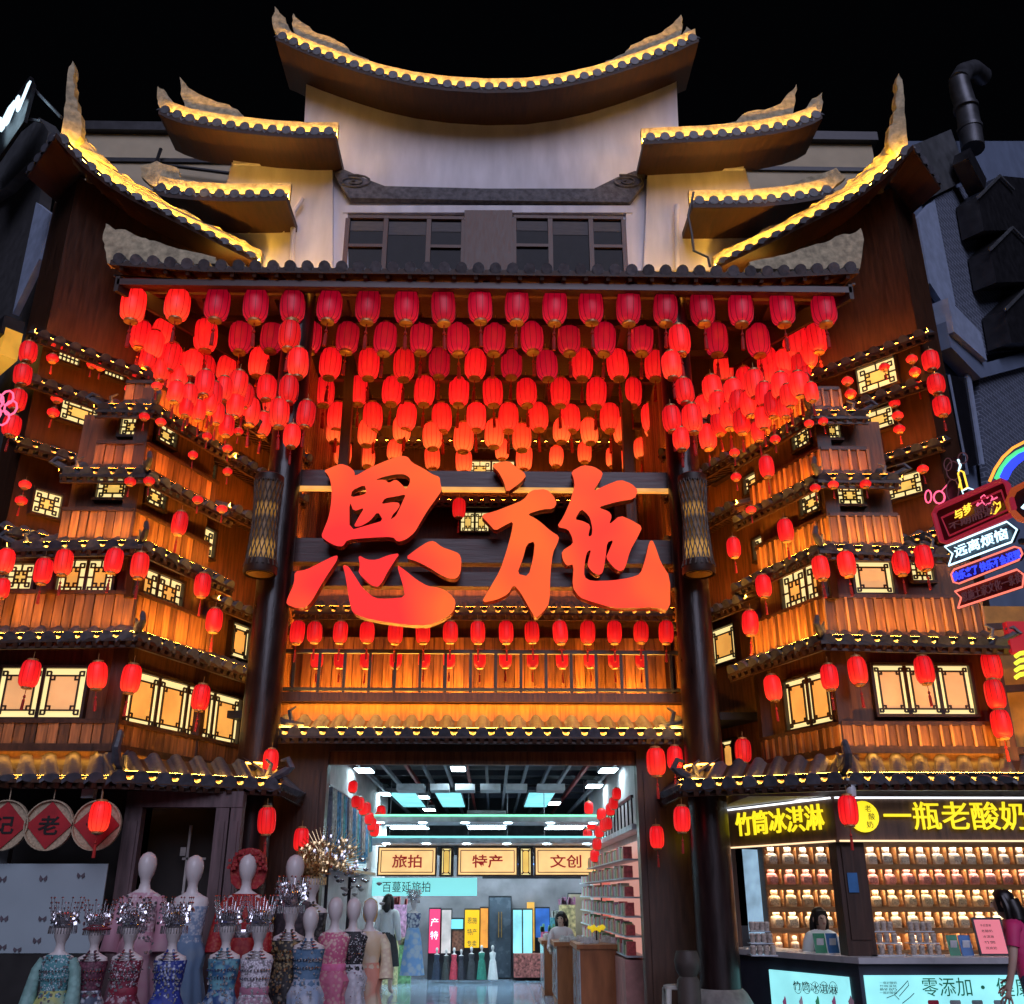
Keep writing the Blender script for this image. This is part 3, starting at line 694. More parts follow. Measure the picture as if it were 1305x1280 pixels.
# ---------------------------------------------------------------- woven bamboo drums on the posts
DRUMG = glow('drum_glow', (1., .45, .08), .5, base=(.2, .1, .03), grad=[(0., (.12, .06, .01)), (1., (.03, .01, .005)), (.2, (1., .5, .1)), (.33, (.1, .05, .01)), (.55, (.06, .03, .01)), (.66, (.9, .42, .07)), (.75, (.05, .025, .01))])
for sx, u in ((-1, 331), (1, 891)):
    c = P(u, 733, 11.75); top = P(u, 606, 11.75).z; H = top - c.z
    o = thing('bamboo_drum', 'woven bamboo drum lamp hung on the %s lacquered gate post, beside the %s character' % (('left', '恩') if sx < 0 else ('right', '施')), 'lamp', c, 'bamboo drum lamps')
    rad = lambda q: .155 + .05 * abs(q - .55) ** 1.2 * 2 + (.02 if q < .1 else 0)
    b = MB(); b.lathe([(rad(k / 12) - .02, H * k / 12) for k in range(1, 12)], 20, c); b.build('glow_core', DRUMG, o, True)
    b = MB(); ns = 18
    for k in range(ns):
        for dr in (1, -1):
            b.tube([(c.x + rad(q / 14) * math.cos(6.283 * k / ns + dr * q * .13), c.y + rad(q / 14) * math.sin(6.283 * k / ns + dr * q * .13), c.z + H * q / 14) for q in range(1, 14)], .0085, 4, cap=False)
    b.build('weave', mat('bamboo_cane', (.06, .035, .02), .5), o)
    b = MB(); b.lathe([(.20, 0), (.215, .03), (.20, H * .13), (.16, H * .13), (.16, 0)], 22, c, cap=False); b.build('hoop', LATT, o, True)
    b = MB(); b.lathe([(.17, H * .9), (.19, H * .91), (.19, H * .98), (.15, H)], 22, c)
    b.build('hoop', LATT, o, True)
    b = MB(); b.lathe([(.17, .01), (.17, .02)], 20, c); b.build('base_disc', GOLDM, o)
    b = MB(); b.tube([(c.x, c.y, top - .05), (c.x, 12.3, top - .02)], .02, 6); b.build('bracket', DKMET, o)

# ================================================================ white gabled hall above the canopy
HG = thing('white_gable_hall', 'white plastered gable wall with stepped, upswept tiled eaves above the canopy', 'building', (XC, 14.6, 0))
Yw = 14.0
def quadwall(name, pts, y, th, m, parent=HG):
    b = MB(); b.prism([P(u, v, y) for u, v in pts], (0, th, 0)); return b.build(name, m, parent)
zz = lambda q: [(330 + a / 2.212, b / 2.212) for a, b in q]
quadwall('gable_wall', [(872, 345), (862, 99)] + zz([(1165, 223), (1100, 253), (990, 288), (850, 314), (690, 322), (520, 316), (390, 296), (250, 256), (135, 206)]) + [(378, 345)], Yw, .3, PLAS)
quadwall('step_wall', [(262, 345), (297, 200), (424, 200), (424, 345)], Yw - .10, .4, PLAS)
quadwall('step_wall', [(820, 345), (826, 206), (947, 206), (985, 345)], Yw - .10, .4, PLAS)
for pts in ([(297, 199), (425, 199), (425, 209), (297, 209)], [(826, 205), (948, 205), (948, 215), (826, 215)], [(270, 284), (362, 286), (362, 294), (270, 292)], [(884, 289), (985, 288), (985, 296), (884, 297)]):
    quadwall('cornice', pts, Yw - .16, .055, PLAS)
quadwall('lintel', [(437, 262), (806, 262), (806, 271), (437, 271)], Yw - .08, .075, PLAS)
for a, c in ((437, 443), (798, 805)): quadwall('reveal', [(a, 271), (c, 271), (c + 1, 345), (a - 1, 345)], Yw - .06, .055, PLAS)
quadwall('carved_band', zz([(210,485),(240,478),(285,498),(355,525),(640,532),(945,532),(1010,500),(1060,482),(1090,490),(1085,520),(1045,570),(640,565),(255,558),(225,515)]), Yw - .14, .135, GREYST)
for sg, cx, cy in ((-1, 268, 512), (1, 1035, 512)):
    c = P(330 + cx / 2.212, cy / 2.212, Yw - .15); b = MB()
    b.tube([(c.x + .18 * q / 24 * 1.5 * math.cos(q * .5), c.y, c.z + .18 * q / 24 * .7 * math.sin(q * .5)) for q in range(2, 30)], .02, 5); b.build('scroll_carving', GREYST, HG, True)
GLN = mat('night_glass', (.012, .012, .016), .06, var=.2, spec=.08)
FRW = mat('window_frame_wood', (.10, .040, .022), .45, var=.3, stretch=(6, 6, 1))
for a, c in ((444, 590), (655, 797)):
    p0 = P(a, 276, Yw - .05); p1 = P(c, 335, Yw - .05); z1_, z0_ = p0.z, p1.z - .2
    b = MB(); w3 = (p1.x - p0.x)
    b.box(p0.x, p1.x, Yw - .09, Yw - .02, z1_ - .06, z1_)
    xs = [0, .33, .70, 1.0]
    for q in xs: b.box(p0.x + w3 * q - .04, p0.x + w3 * q + .04, Yw - .085, Yw - .02, z0_, z1_ - .06)
    for q0, q1 in ((0, .33), (.70, 1.)): b.box(p0.x + w3 * q0 + .04, p0.x + w3 * q1 - .04, Yw - .083, Yw - .03, z1_ - .66, z1_ - .60)
    w = b.build('window', FRW, HG)
    for q in range(3):
        b = MB(); b.box(p0.x + w3 * xs[q] + .04, p0.x + w3 * xs[q + 1] - .04, Yw - .04, Yw - .03, z0_, z1_ - .06); b.build('pane', GLN, w)
        b = MB(); b.box(p0.x + w3 * xs[q] + .05, p0.x + w3 * xs[q + 1] - .05, Yw - .048, Yw - .042, z1_ - .30 - .08 * (q % 2), z1_ - .1); b.build('blind', mat('grey_blind', (.13, .12, .125), .8, var=.2, stretch=(1, 1, 12)), w)
quadwall('panel_wood', [(592, 268), (653, 268), (653, 345), (592, 345)], Yw - .10, .1, FRW)
# upswept tiled eaves: edge curves read off the facade, soffit back to the wall
def sweep(name, edge, Ye, depth, lift, wallv=None, crest=None, tipl=None, tipr=None):
    E = [P(u, v, Ye) for u, v in edge]; B = [Vector((p.x, Ye + depth, p.z + lift)) for p in E]
    ev = eave(HG, E, B, pitch=.25, name=name, board=SOFF, thick=.14, rafter=None, led=LEDG)
    lo = [e + Vector((0, .17, .01)) for e, bk in zip(E, B)]
    b = MB(); b.prism(lo + [p + Vector((0, 0, .36)) for p in lo][::-1], (0, .10, 0)); b.build('ridge_band', CREST, ev)
    for cp in crest or []:
        b = MB(); pts = [P(u, v, Ye + .22) for u, v in cp]; b.prism(jagged(pts + [pts[0]], .022, 3)[:-1], (0, .10, 0)); b.build('carved_crest', CREST, ev)
    return ev
m2 = lambda pts: [(2 * 622.5 - u, v + 3) for u, v in pts][::-1]
half = [(352, 44), (362, 48), (378, 56), (400, 65), (425, 74), (452, 83), (485, 93), (525, 102), (570, 108), (620, 111)]
edge = half + [(2 * 621 - u, v + 2) for u, v in half[:-1]][::-1]
crl = [(353, 45), (347, 30), (350, 8), (360, 20), (367, 32), (372, 44), (378, 50), (372, 30), (374, 17), (384, 28), (398, 39), (420, 47), (438, 56), (446, 66), (470, 76), (470, 88), (430, 78), (390, 62)]
crr = [(2 * 621 - u, v + 2) for u, v in crl if not (u < 366 and v < 45)]
sweep('main_roof', edge, Yw - .85, 1.25, .10, crest=[crl, crr])
# eaves of the steps
sweep('step_roof', [(203, 137), (215, 143), (235, 150), (262, 155), (295, 160), (340, 165), (385, 168), (428, 168)], Yw - .95, .95, .06,
      crest=[[(204, 138), (200, 125), (201, 110), (212, 118), (222, 132), (232, 142), (222, 144)], [(240, 148), (230, 120), (229, 98), (240, 112), (262, 124), (285, 132), (303, 140), (312, 150), (380, 158), (380, 166), (300, 160)]])
sweep('step_roof', [(820, 176), (860, 174), (905, 172), (950, 168), (985, 163), (1015, 157), (1035, 150), (1047, 143)], Yw - .95, .95, .06,
      crest=[[(1046, 144), (1049, 130), (1048, 118), (1035, 126), (1025, 140), (1018, 148), (1030, 150)], [(1006, 156), (1014, 128), (1015, 107), (1006, 118), (995, 132), (975, 140), (952, 143), (938, 155), (880, 165), (880, 172), (960, 168)]])
sweep('step_roof', [(196, 238), (215, 243), (245, 246), (285, 248), (325, 248), (366, 247)], Yw - 1.0, .95, .06, crest=[[(196, 238), (180, 225), (178, 212), (200, 205), (226, 214), (232, 228), (300, 236), (300, 246), (240, 244)]])
sweep('step_roof', [(882, 256), (925, 256), (970, 255), (1010, 251), (1040, 246), (1062, 240)], Yw - 1.0, .95, .06, crest=[[(1062, 240), (1078, 226), (1066, 214), (1045, 222), (1020, 230), (1000, 238), (940, 244), (940, 254), (1000, 252)]])
# drain pipes
for pts in ([(372, 345), (374, 270), (383, 258), (385, 253)], [(863, 345), (862, 272), (863, 262)]):
    b = MB(); b.tube([P(u, v, Yw - .22) for u, v in pts], .045, 8); b.build('drain_pipe', PLAS, HG, True)
for pts in ([(905, 340), (902, 328), (884, 320), (882, 300), (877, 275), (884, 245)],):
    b = MB(); b.tube([P(u, v, Yw - 1.0) for u, v in pts], .02, 6); b.build('cable', DKMET, HG, True)
# lamps hidden on the roof steps wash the plaster in yellow
for u0, u1, v, y in ((392, 426, 163, 13.55), (822, 856, 168, 13.55), (255, 362, 243, 13.40), (888, 990, 251, 13.40), (270, 430, 341, 13.45), (822, 980, 347, 13.45)):
    a, c = P(u0, v, y), P(u1, v, y); b = MB(); b.box(a.x, c.x, y, y + .04, a.z - .02, a.z); b.build('wash_lamp', WASH, HG)
# ---------------------------------------------------------------- cream block behind
CB = thing('cream_block', 'cream rendered block with dark flat roof edge behind the white gable', 'building', (XC, 18, 0))
a, c = P(90, 168, 17.0), P(1110, 180, 17.0)
b = MB(); b.box(a.x, c.x, 17.0, 18.5, 10.5, a.z - .05); b.build('wall', CREAM, CB)
b = MB(); b.box(a.x - .1, c.x + .1, 16.85, 18.6, a.z - .05, a.z + .18); b.box(a.x, c.x, 16.94, 17.0, a.z - .85, a.z - .75); b.box(a.x, c.x, 16.95, 17.0, a.z - 1.9, a.z - 1.82); b.build('roof_edge', DKMET, CB)
b = MB(); b.tube([P(205, 190, 16.8), P(198, 210, 16.8), P(222, 212, 16.8), P(300, 222, 16.8)], .04, 7); b.build('pipe', DKMET, CB, True)
# ================================================================ lanterns
# rows hung on the canopy purlins (front row dim, deeper rows brighter)
Yr = [12.0, 12.95, 13.8, 14.67, 15.55, 16.4, 17.0]
zr_ = 9.72
rows = [[170,226,277,326,373,420,469,518,565,612,659,707,753,801,848,895,944,997,1050],
        [262,307,347,395,443,491,537,584,630,678,725,770,818,864,913,966,1015],
        [380,421,470,515,560,606,652,697,742,787,835],
        [413,456,500,541,585,628,671,714,760,805,850],
        [395,430,475,518,563,607,648,686,727,777,830]]
vrow = [(388, 395), (429, 434), (463, 466), (499, 500), (529, 534)]
place = ['front row under the canopy edge', 'second row under the canopy', 'third row under the canopy', 'fourth row under the canopy', 'fifth row above the big characters']
wp = [32, 30, 28, 27, 26]
for r, us in enumerate(rows):
    n = len(us)
    for k, u in enumerate(us):
        v = vrow[r][0] + (vrow[r][1] - vrow[r][0]) * (u - 170) / 880
        c = P(u, v + random.uniform(-1.5, 1.5), Yr[r] + random.uniform(-.05, .05))
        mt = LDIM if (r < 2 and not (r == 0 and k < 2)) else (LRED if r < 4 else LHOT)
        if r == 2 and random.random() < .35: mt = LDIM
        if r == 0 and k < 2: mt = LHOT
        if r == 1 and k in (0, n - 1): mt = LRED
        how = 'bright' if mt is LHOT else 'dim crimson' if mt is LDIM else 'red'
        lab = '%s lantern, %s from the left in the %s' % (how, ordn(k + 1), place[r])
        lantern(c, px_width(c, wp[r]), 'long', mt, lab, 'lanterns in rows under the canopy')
# deeper strings inside the hall: two tiers hanging in columns
deep = [(428,548,22),(468,552,22),(512,547,21),(551,556,23),(591,558,24),(630,553,23),(665,558,23),(716,549,21),(751,550,21),(793,549,22),(833,540,23),
        (437,577,21),(468,582,19),(503,574,18),(551,584,19),(591,588,20),(668,584,20),(640,573,17),(709,582,17),(745,577,17),(781,583,17),(793,588,16),(817,572,18),(585,648,16)]
for i, (u, v, w) in enumerate(deep):
    c = P(u, v, 15.6 if i < 11 else (16.3 if i < 23 else 16.2))
    lab = ('orange-red lantern, %s from the left of the string just above the characters' % ordn(i + 1)) if i < 11 else ('small lantern behind the tops of the big characters, %s from the left' % ordn(1 + sum(q[0] < u for q in deep[11:23])) if i < 23 else 'small lantern hanging alone in the gap between the two big characters')
    lantern(c, px_width(c, w * 1.1), 'long', LORG if i < 23 else LRED, lab, 'lanterns deep in the hall', tassel=i >= 11)
# balcony rows
bal = [379,401,434,468,504,539,574,609,645,678,714,749,783,817,849]
for k, u in enumerate(bal):
    c = P(u, 806, 12.8); lantern(c, px_width(c, 19.5), 'long', LRED, 'red lantern above the balcony rail, %s of fifteen from the left' % ordn(k + 1), 'lanterns along the balcony')
    if 0 < k < 14:
        c = P(u + random.uniform(-3, 3), 840, 13.5); lantern(c, px_width(c, 16), 'long', LRED, 'lantern behind the balcony rail, %s of thirteen from the left' % ordn(k), 'lanterns behind the balcony rail')
# clusters along the two diagonal wing walls, under the canopy ends
cl = [(180,428,27),(207,425,27),(196,440,25),(218,456,26),(245,465,26),(232,466,24),(261,489,25),(224,500,21),(241,505,21),(272,503,23),(285,496,22),(303,491,26),(340,495,25),(370,497,25),(318,525,27),(355,525,26),(253,523,18),(276,527,20),(289,543,20),(330,462,26),(288,470,24),(190,456,24),(205,472,23),(228,482,22),(262,470,24),(300,517,22),(335,541,22),(312,506,23),(347,512,24),(268,514,20),(238,518,18),(212,484,20)]
for i, (u, v, w) in enumerate(cl):
    lantern_px(u, v, w, TL['Wa'], TL['Wb'], .30 + .06 * (i % 5), 'long', LHOT if i % 3 else LRED, 'bright lantern, %s highest of the dense cluster below the left canopy end' % ordn(1 + sum(q[1] + q[0] / 1e4 < v + u / 1e4 for q in cl)), 'lantern cluster below left canopy end', near=(TL['Aa'], TL['Ab']) if v > 485 else None)
cr_ = [(1040,432,27),(1010,445,24),(1000,463,25),(978,462,26),(962,490,26),(1030,452,24),(1018,468,24),(908,496,26),(935,500,25),(950,485,24),(995,492,25),(1005,505,22),(880,533,26),(902,557,23),(930,530,26),(945,538,22),(972,533,20),(955,515,24),(985,516,23),(1018,490,23),(922,470,25),(1025,482,22),(1000,479,23),(984,476,24),(974,503,23),(1000,520,19),(915,516,24),(940,513,23),(966,550,18),(897,520,23),(916,541,21),(1034,500,18)]
for i, (u, v, w) in enumerate(cr_):
    lantern_px(u, v, w, TR['Wa'], TR['Wb'], .30 + .06 * (i % 5), 'long', LHOT if i % 3 else LRED, 'bright lantern, %s highest of the dense cluster below the right canopy end' % ordn(1 + sum(q[1] + q[0] / 1e4 < v + u / 1e4 for q in cr_)), 'lantern cluster below right canopy end', near=(TR['Aa'], TR['Ab']) if v > 485 else None)
# little round and barrel lanterns on the towers
def tower_lanterns(T_, lst, plane, off, side):
    for i, (u, v, w, kd, what) in enumerate(lst):
        lantern_px(u, v, w, T_[plane[0]], T_[plane[1]], off, 'round' if kd == 'o' else 'long', LRED if (i % 3) else LHOT, what, 'lanterns on the %s tower' % side)
o = 'o'; l_ = 'l'
tower_lanterns(TL, [(72,441,16,o,'upper ball lantern beside the topmost slit window of the left tower'),(67,457,16,o,'lower ball lantern beside the topmost slit window of the left tower'),(117,465,13,o,'left ball lantern of the pair between the two slit windows, left tower'),(128,468,13,o,'right ball lantern of the pair between the two slit windows, left tower'),(169,479,15,o,'upper ball lantern right of the second slit window, left tower'),(166,496,15,o,'lower ball lantern right of the second slit window, left tower'),
    (73,508,16,o,'upper ball lantern left of the long fret window, left tower'),(68,526,16,o,'lower ball lantern left of the long fret window, left tower'),(134,526,15,o,'top ball lantern of four right of the long fret window, left tower'),(148,531,15,o,'second ball lantern of four right of the long fret window, left tower'),(131,543,15,o,'third ball lantern of four right of the long fret window, left tower'),(144,548,15,o,'lowest ball lantern of four right of the long fret window, left tower'),
    (32,618,16,o,'upper ball lantern left of the square fret window, left tower'),(27,638,16,o,'lower ball lantern left of the square fret window, left tower'),(102,607,16,o,'top ball lantern of three right of the square fret window, left tower'),(104,639,16,o,'middle ball lantern of three right of the square fret window, left tower'),(99,661,15,o,'lowest ball lantern of three right of the square fret window, left tower')], ('Wa', 'Wb'), .30, 'left')
tower_lanterns(TL, [(7,715,22,l_,'barrel lantern at the picture edge by the small fret window, left tower'),(3,750,18,l_,'barrel lantern just below another at the picture edge, left tower'),(55,728,23,l_,'barrel lantern right of the small fret window in the third storey, left tower'),(81,717,23,l_,'barrel lantern over the left half of the double fret window, left tower'),(145,715,23,l_,'barrel lantern over the right edge of the double fret window, left tower'),
    (38,859,25,l_,'barrel lantern in front of the wide paper window at the picture edge, left tower'),(124,861,25,l_,'barrel lantern between wide paper window and corner post, left tower'),(166,614,15,o,'ball lantern at the right of the front fret window, fourth storey, left tower'),(184,531,14,o,'ball lantern right of the square front window, fifth storey, left tower')], ('Fa', 'Fb'), .42, 'left')
tower_lanterns(TL, [(178,721,23,l_,'barrel lantern just round the corner of the third storey, left tower'),(258,746,21,l_,'barrel lantern right of the angled double window, left tower'),(273,791,21,l_,'barrel lantern hanging low near the gate post, left tower'),(167,865,25,l_,'barrel lantern just right of the corner post, second storey, left tower'),(256,889,23,l_,'barrel lantern in front of the angled paper windows, left tower'),(190,613,15,o,'ball lantern above the angled fret window, fourth storey, left tower'),(205,538,14,o,'ball lantern above the angled fret window, fifth storey, left tower'),
    (229,667,20,l_,'barrel lantern beside the amber window near the bamboo drum, left tower'),(252,637,14,o,'ball lantern above the amber window, left tower'),(283,649,14,o,'ball lantern between amber window and bamboo drum, left tower'),(246,580,13,o,'ball lantern left of a slit window near the gate post, left tower'),(264,556,13,o,'ball lantern above a slit window near the gate post, left tower'),(290,572,13,o,'ball lantern below the cluster near the left gate post'),(304,550,13,o,'ball lantern highest near the left gate post'),(290,601,13,o,'ball lantern left of the bamboo drum top, left tower'),(200,492,14,o,'ball lantern at the lower left of the lantern cluster, left tower')], ('Aa', 'Ab'), .40, 'left')
tower_lanterns(TR, [(1080,486,15,o,'upper ball lantern left of the topmost fret window, right tower'),(1084,502,15,o,'lower ball lantern left of the topmost fret window, right tower'),(1127,468,14,o,'ball lantern across the topmost fret window, right tower'),(1162,458,15,o,'top ball lantern of three at the outer edge, right tower'),(1166,474,15,o,'middle ball lantern of three at the outer edge, right tower'),(1170,491,15,o,'lowest ball lantern of three at the outer edge, right tower'),
    (1091,531,14,o,'upper ball lantern left of the second fret window, right tower'),(1094,549,14,o,'lower ball lantern left of the second fret window, right tower'),(1140,514,15,o,'top ball lantern of three right of the second fret window, right tower'),(1144,530,15,o,'middle ball lantern of three right of the second fret window, right tower'),(1146,547,15,o,'lowest ball lantern of three right of the second fret window, right tower'),(1140,607,14,o,'ball lantern on the left of the lowest wing window, right tower'),(1176,598,15,o,'ball lantern on the right of the lowest wing window, right tower')], ('Wa', 'Wb'), .30, 'right')
tower_lanterns(TR, [(1062,618,14,o,'ball lantern left of the front fret window, fourth storey, right tower'),(1103,617,15,o,'ball lantern right of the front fret window, fourth storey, right tower'),(1049,537,13,o,'ball lantern left of the small front window, fifth storey, right tower'),(1079,719,23,l_,'barrel lantern left of the paper window, third storey, right tower'),(1148,718,22,l_,'barrel lantern right of the paper window, third storey, right tower'),(1177,711,23,l_,'barrel lantern over the small fret window, third storey, right tower'),(1093,855,24,l_,'barrel lantern left of the three paper windows, right tower'),(1178,854,24,l_,'barrel lantern in front of the three paper windows, right tower')], ('Fa', 'Fb'), .42, 'right')
tower_lanterns(TR, [(1031,540,13,o,'ball lantern above the angled fret window, fifth storey, right tower'),(1039,622,14,o,'ball lantern above the angled fret window, fourth storey, right tower'),(988,560,14,o,'ball lantern left of the fifth storey balustrade, right tower'),(936,577,14,o,'upper ball lantern of two near the right bamboo drum'),(938,608,14,o,'lower ball lantern of two near the right bamboo drum'),(977,595,19,l_,'barrel lantern beside the amber window, right tower'),(957,650,14,o,'ball lantern glowing against the bracket eaves near the right drum'),(1001,676,20,l_,'barrel lantern right of the yellow window, right tower'),(935,698,18,l_,'barrel lantern just right of the right bamboo drum'),
    (1046,724,22,l_,'barrel lantern left of the corner post, third storey, right tower'),(973,747,20,l_,'barrel lantern left of the angled double window, right tower'),(956,794,21,l_,'barrel lantern above the lower setback eave, right tower'),(985,877,22,l_,'barrel lantern left of the angled paper windows, right tower'),(1057,863,22,l_,'barrel lantern left of the corner post, second storey, right tower'),(947,957,21,l_,'barrel lantern low beside the right gate post foot')], ('Aa', 'Ab'), .40, 'right')
# strings hanging at the outer edges and beside the doorway
for i, (u, v, w) in enumerate([(36,449,22),(29,478,23),(22,510,23),(15,543,23)]):
    lantern_px(u, v, w, TL['Wa'], TL['Wb'], .9, 'round' if 0 else 'long', LRED, '%s lantern from the top of the string at the far left edge' % ordn(i + 1), 'string at far left edge', tassel=i == 3).scale.z *= .85
for i, (u, v, w) in enumerate([(1186,460,22),(1193,490,22),(1200,518,22)]):
    lantern_px(u, v, w, TR['Wa'], TR['Wb'], .5, 'long', LRED, '%s lantern from the top of the string at the outer corner, right tower' % ordn(i + 1), 'string at right tower corner', tassel=i == 2).scale.z *= .85
for i, (u, v, w) in enumerate([(1264,849,25),(1268,885,25),(1276,923,25)]):
    c = P(u, v, 11.2); lantern(c, px_width(c, w), 'long', LRED, '%s lantern from the top of the string right of the lowest paper windows' % ordn(i + 1), 'string beside the right shopfront', tassel=i == 2)
for u, v, w, y, la in ((836,971,25,11.9,'large lantern left of a pair at the right of the door header'),(860,966,20,12.4,'large lantern right of a pair beside the right gate post'),(869,1044,22,11.6,'lantern hanging under the kiosk eave beside the gate post'),(837,1067,19,12.6,'lantern hanging low on the right door jamb'),
                       (345,969,20,11.9,'lantern half hidden behind the left gate post above the eave'),(340,1046,23,11.2,'lantern hanging in front of the left gate post below the eave'),(384,1070,20,12.2,'lantern left of the entrance above the mannequins'),(127,1041,27,10.5,'lantern hanging in front of the third bamboo disc'),(1081,1033,25,10.75,'lantern hanging in front of the kiosk signboard')):
    c = P(u, v, y); lantern(c, px_width(c, w), 'long', LHOT if u in (836, 127) else LRED, la, 'lanterns at street level')
# strings hanging in front of the two gate posts
for sd_, lst in (('left', ((369, 428, 28), (380, 463, 27), (368, 497, 25), (356, 527, 26), (390, 528, 24), (372, 556, 22))), ('right', ((866, 434, 28), (856, 466, 26), (872, 499, 25), (882, 534, 26), (856, 534, 24), (868, 560, 22)))):
    for i, (u, v, w) in enumerate(lst):
        c = P(u, v, 11.85); lantern(c, px_width(c, w), 'long', LHOT if i % 2 else LRED, 'lantern hanging before the upper part of the %s gate post, %s from the top' % (sd_, ordn(i + 1)), 'lanterns before the gate posts')
# ================================================================ street level
b = MB(); b.box(-60, 60, -20, 13.0, -.3, 0.); tag(b.build('street', mat('street_paving', (.12, .12, .13), .5, var=.3, scale=2)), 'grey paved pedestrian street in front of the gate', kind='structure')
b = MB(); b.box(-60, 60, 13.0, 60, -.3, -.004); tag(b.build('ground', mat('ground_concrete', (.10, .10, .10), .8)), 'concrete ground under the buildings', kind='structure')
def pl(pts, y): return [P(u, v, y) for u, v in pts]
# ---- tiled eaves over the shopfronts (belong to the shops)
KS = thing('yoghurt_kiosk', 'yoghurt kiosk with yellow lettering, shelves of bottles and lit counter panels', 'kiosk', (5.2, 11.6, 0))
LS = thing('dress_shopfront', 'dark timber shopfront with bamboo discs behind the row of mannequins', 'shopfront', (-5.2, 11.4, 0))
def shop_eave(T, pts, back):
    E = [Vector(p) for p in pts]; B = [Vector(p) for p in back]
    return eave(T, E, B, pitch=.235, led=LEDS, rafter=.13, name='eave')
ze0 = 2.80
e0 = [P(866, 1013, 11.55), P(1080, 993, 10.75), P(1400, 985, 10.75)]
for p in e0: p.z = ze0
bk = [Vector((e0[0].x + .25, 12.35, 3.12)), Vector((4.2, 11.45, 3.12)), Vector((8.5, 11.45, 3.12))]
ev = shop_eave(KS, e0, bk); ridge_tip(ev, e0[1] + Vector((0, 0, .05)), (0, -1, 0), .34, .05); ridge_tip(ev, e0[0] + Vector((.05, 0, .05)), (-1, -.4, 0), .25, .045)
eave(KS, [e0[0] + Vector((0, .02, 0)), Vector((e0[0].x, 12.95, ze0))], [bk[0], Vector((e0[0].x + .3, 12.95, 3.05))], pitch=.16, rafter=.12, name='eave_return')
g0 = [P(358, 1008, 11.55), P(146, 1003, 10.75), P(-120, 995, 10.75)]
for p in g0: p.z = ze0
bk = [Vector((g0[0].x - .25, 12.35, 3.12)), Vector((-4.5, 11.45, 3.12)), Vector((-8.5, 11.45, 3.12))]
ev = shop_eave(LS, g0[::-1], bk[::-1]); ridge_tip(ev, g0[1] + Vector((0, 0, .05)), (0, -1, 0), .42, .05); ridge_tip(ev, g0[0] + Vector((0, 0, .05)), (1, -.4, 0), .25, .045)
eave(LS, [g0[0] + Vector((0, .02, 0)), Vector((g0[0].x, 12.95, ze0))], [bk[0], Vector((g0[0].x - .3, 12.95, 3.05))], pitch=.16, rafter=.12, name='eave_return')
# ---- kiosk
KC = P(1064, 1045, 11.2); KC = (KC.x, 11.2); Iv = Vector((-.407, .914, 0)); KB = (KC[0] + Iv.x * 2.4, KC[1] + Iv.y * 2.4)
FR = ((KC[0], 11.2), (KC[0] + 3, 11.2)); CH = (KC, KB)
zsb, zst = zat(1073, 0, 11.2), zat(1015, 0, 11.2)
SB = mat('signboard_wood', (.10, .055, .04), .5, var=.35, stretch=(10, 10, 1), scale=2, bump=.2)
EDGE = glow('white_led_line', (.85, .92, 1.), 2.2); YEL = glow('yellow_letter', (1., .80, .02), 1.1)
b = MB()
for a, c in ((Vector((KC[0], 11.2, 0)), Vector((8.6, 11.2, 0))), (Vector((*KB, 0)) , Vector((KC[0], 11.2, 0)))):
    d = (c - a); ln = d.length; d.normalize(); n = Vector((d.y, -d.x, 0))
    b.obox((a + c) / 2 - n * .04 + Vector((0, 0, (zsb + zst) / 2)), d, n, (0, 0, 1), ln / 2, .04, (zst - zsb) / 2)
sb = b.build('signboard', SB, KS)
for a, c in ((Vector((KC[0], 11.2, 0)), Vector((8.6, 11.2, 0))), (Vector((*KB, 0)), Vector((KC[0], 11.2, 0)))):
    d = (c - a); ln = d.length; d.normalize(); n = Vector((d.y, -d.x, 0))
    for z, m in ((zst - .01, EDGE), (zsb + .012, glow('warm_led_line', (1., .7, .4), 1.4))):
        b = MB(); b.obox((a + c) / 2 + n * .02 + Vector((0, 0, z)), d, n, (0, 0, 1), ln / 2 - .02, .012, .009); b.build('light_line', m, sb)
b = MB(); b.obox(Vector((*KB, (zsb + zst) / 2)) + Vector((-.02, -.03, 0)), (1, 0, 0), (0, 1, 0), (0, 0, 1), .012, .012, (zst - zsb) / 2 - .03); b.build('light_line', EDGE, sb)
def sign_text(body, box, plane, m, parent, off=.035, bold=.012, depth=.02, name='lettering'):
    u0, v0, u1, v1 = box; vm = (v0 + v1) / 2; um = (u0 + u1) / 2
    a = hit(u0, vm, *plane, off); c = hit(u1, vm, *plane, off); t = hit(um, v0, *plane, off); q = hit(um, v1, *plane, off)
    d = (c - a); d.z = 0
    return text(name, body, parent, (a + c) / 2 + Vector((0, 0, (t.z + q.z) / 2 - (a.z + c.z) / 2)), d, (0, 0, 1), d.length, t.z - q.z, m, depth, bold)
sign_text('竹筒冰淇淋', (938, 1030, 1051, 1062), CH, YEL, sb)
sign_text('一瓶老酸奶', (1126, 1022, 1308, 1058), FR, YEL, sb, bold=.005)
c = hit(1100, 1041, *FR, .02); b = MB(); b.prism([c + Vector((.165 * math.cos(k * .2618), 0, .165 * math.sin(k * .2618))) for k in range(24)], (0, -.03, 0)); lg = b.build('logo_disc', YEL, sb)
text('lettering', '老', lg, c + Vector((.05, -.04, .085)), (1, 0, 0), (0, 0, 1), .07, .07, DKMET, .004)
text('lettering', '酸', lg, c + Vector((.08, -.04, .0)), (1, 0, 0), (0, 0, 1), .07, .07, DKMET, .004)
text('lettering', '奶', lg, c + Vector((.05, -.04, -.085)), (1, 0, 0), (0, 0, 1), .07, .07, DKMET, .004)
# inner side lettering towards the passage
text('lettering', '奶', sb, P(880, 1070, 12.6), (.2, 1, 0), (0, 0, 1), .5, .28, YEL, .02, .01)
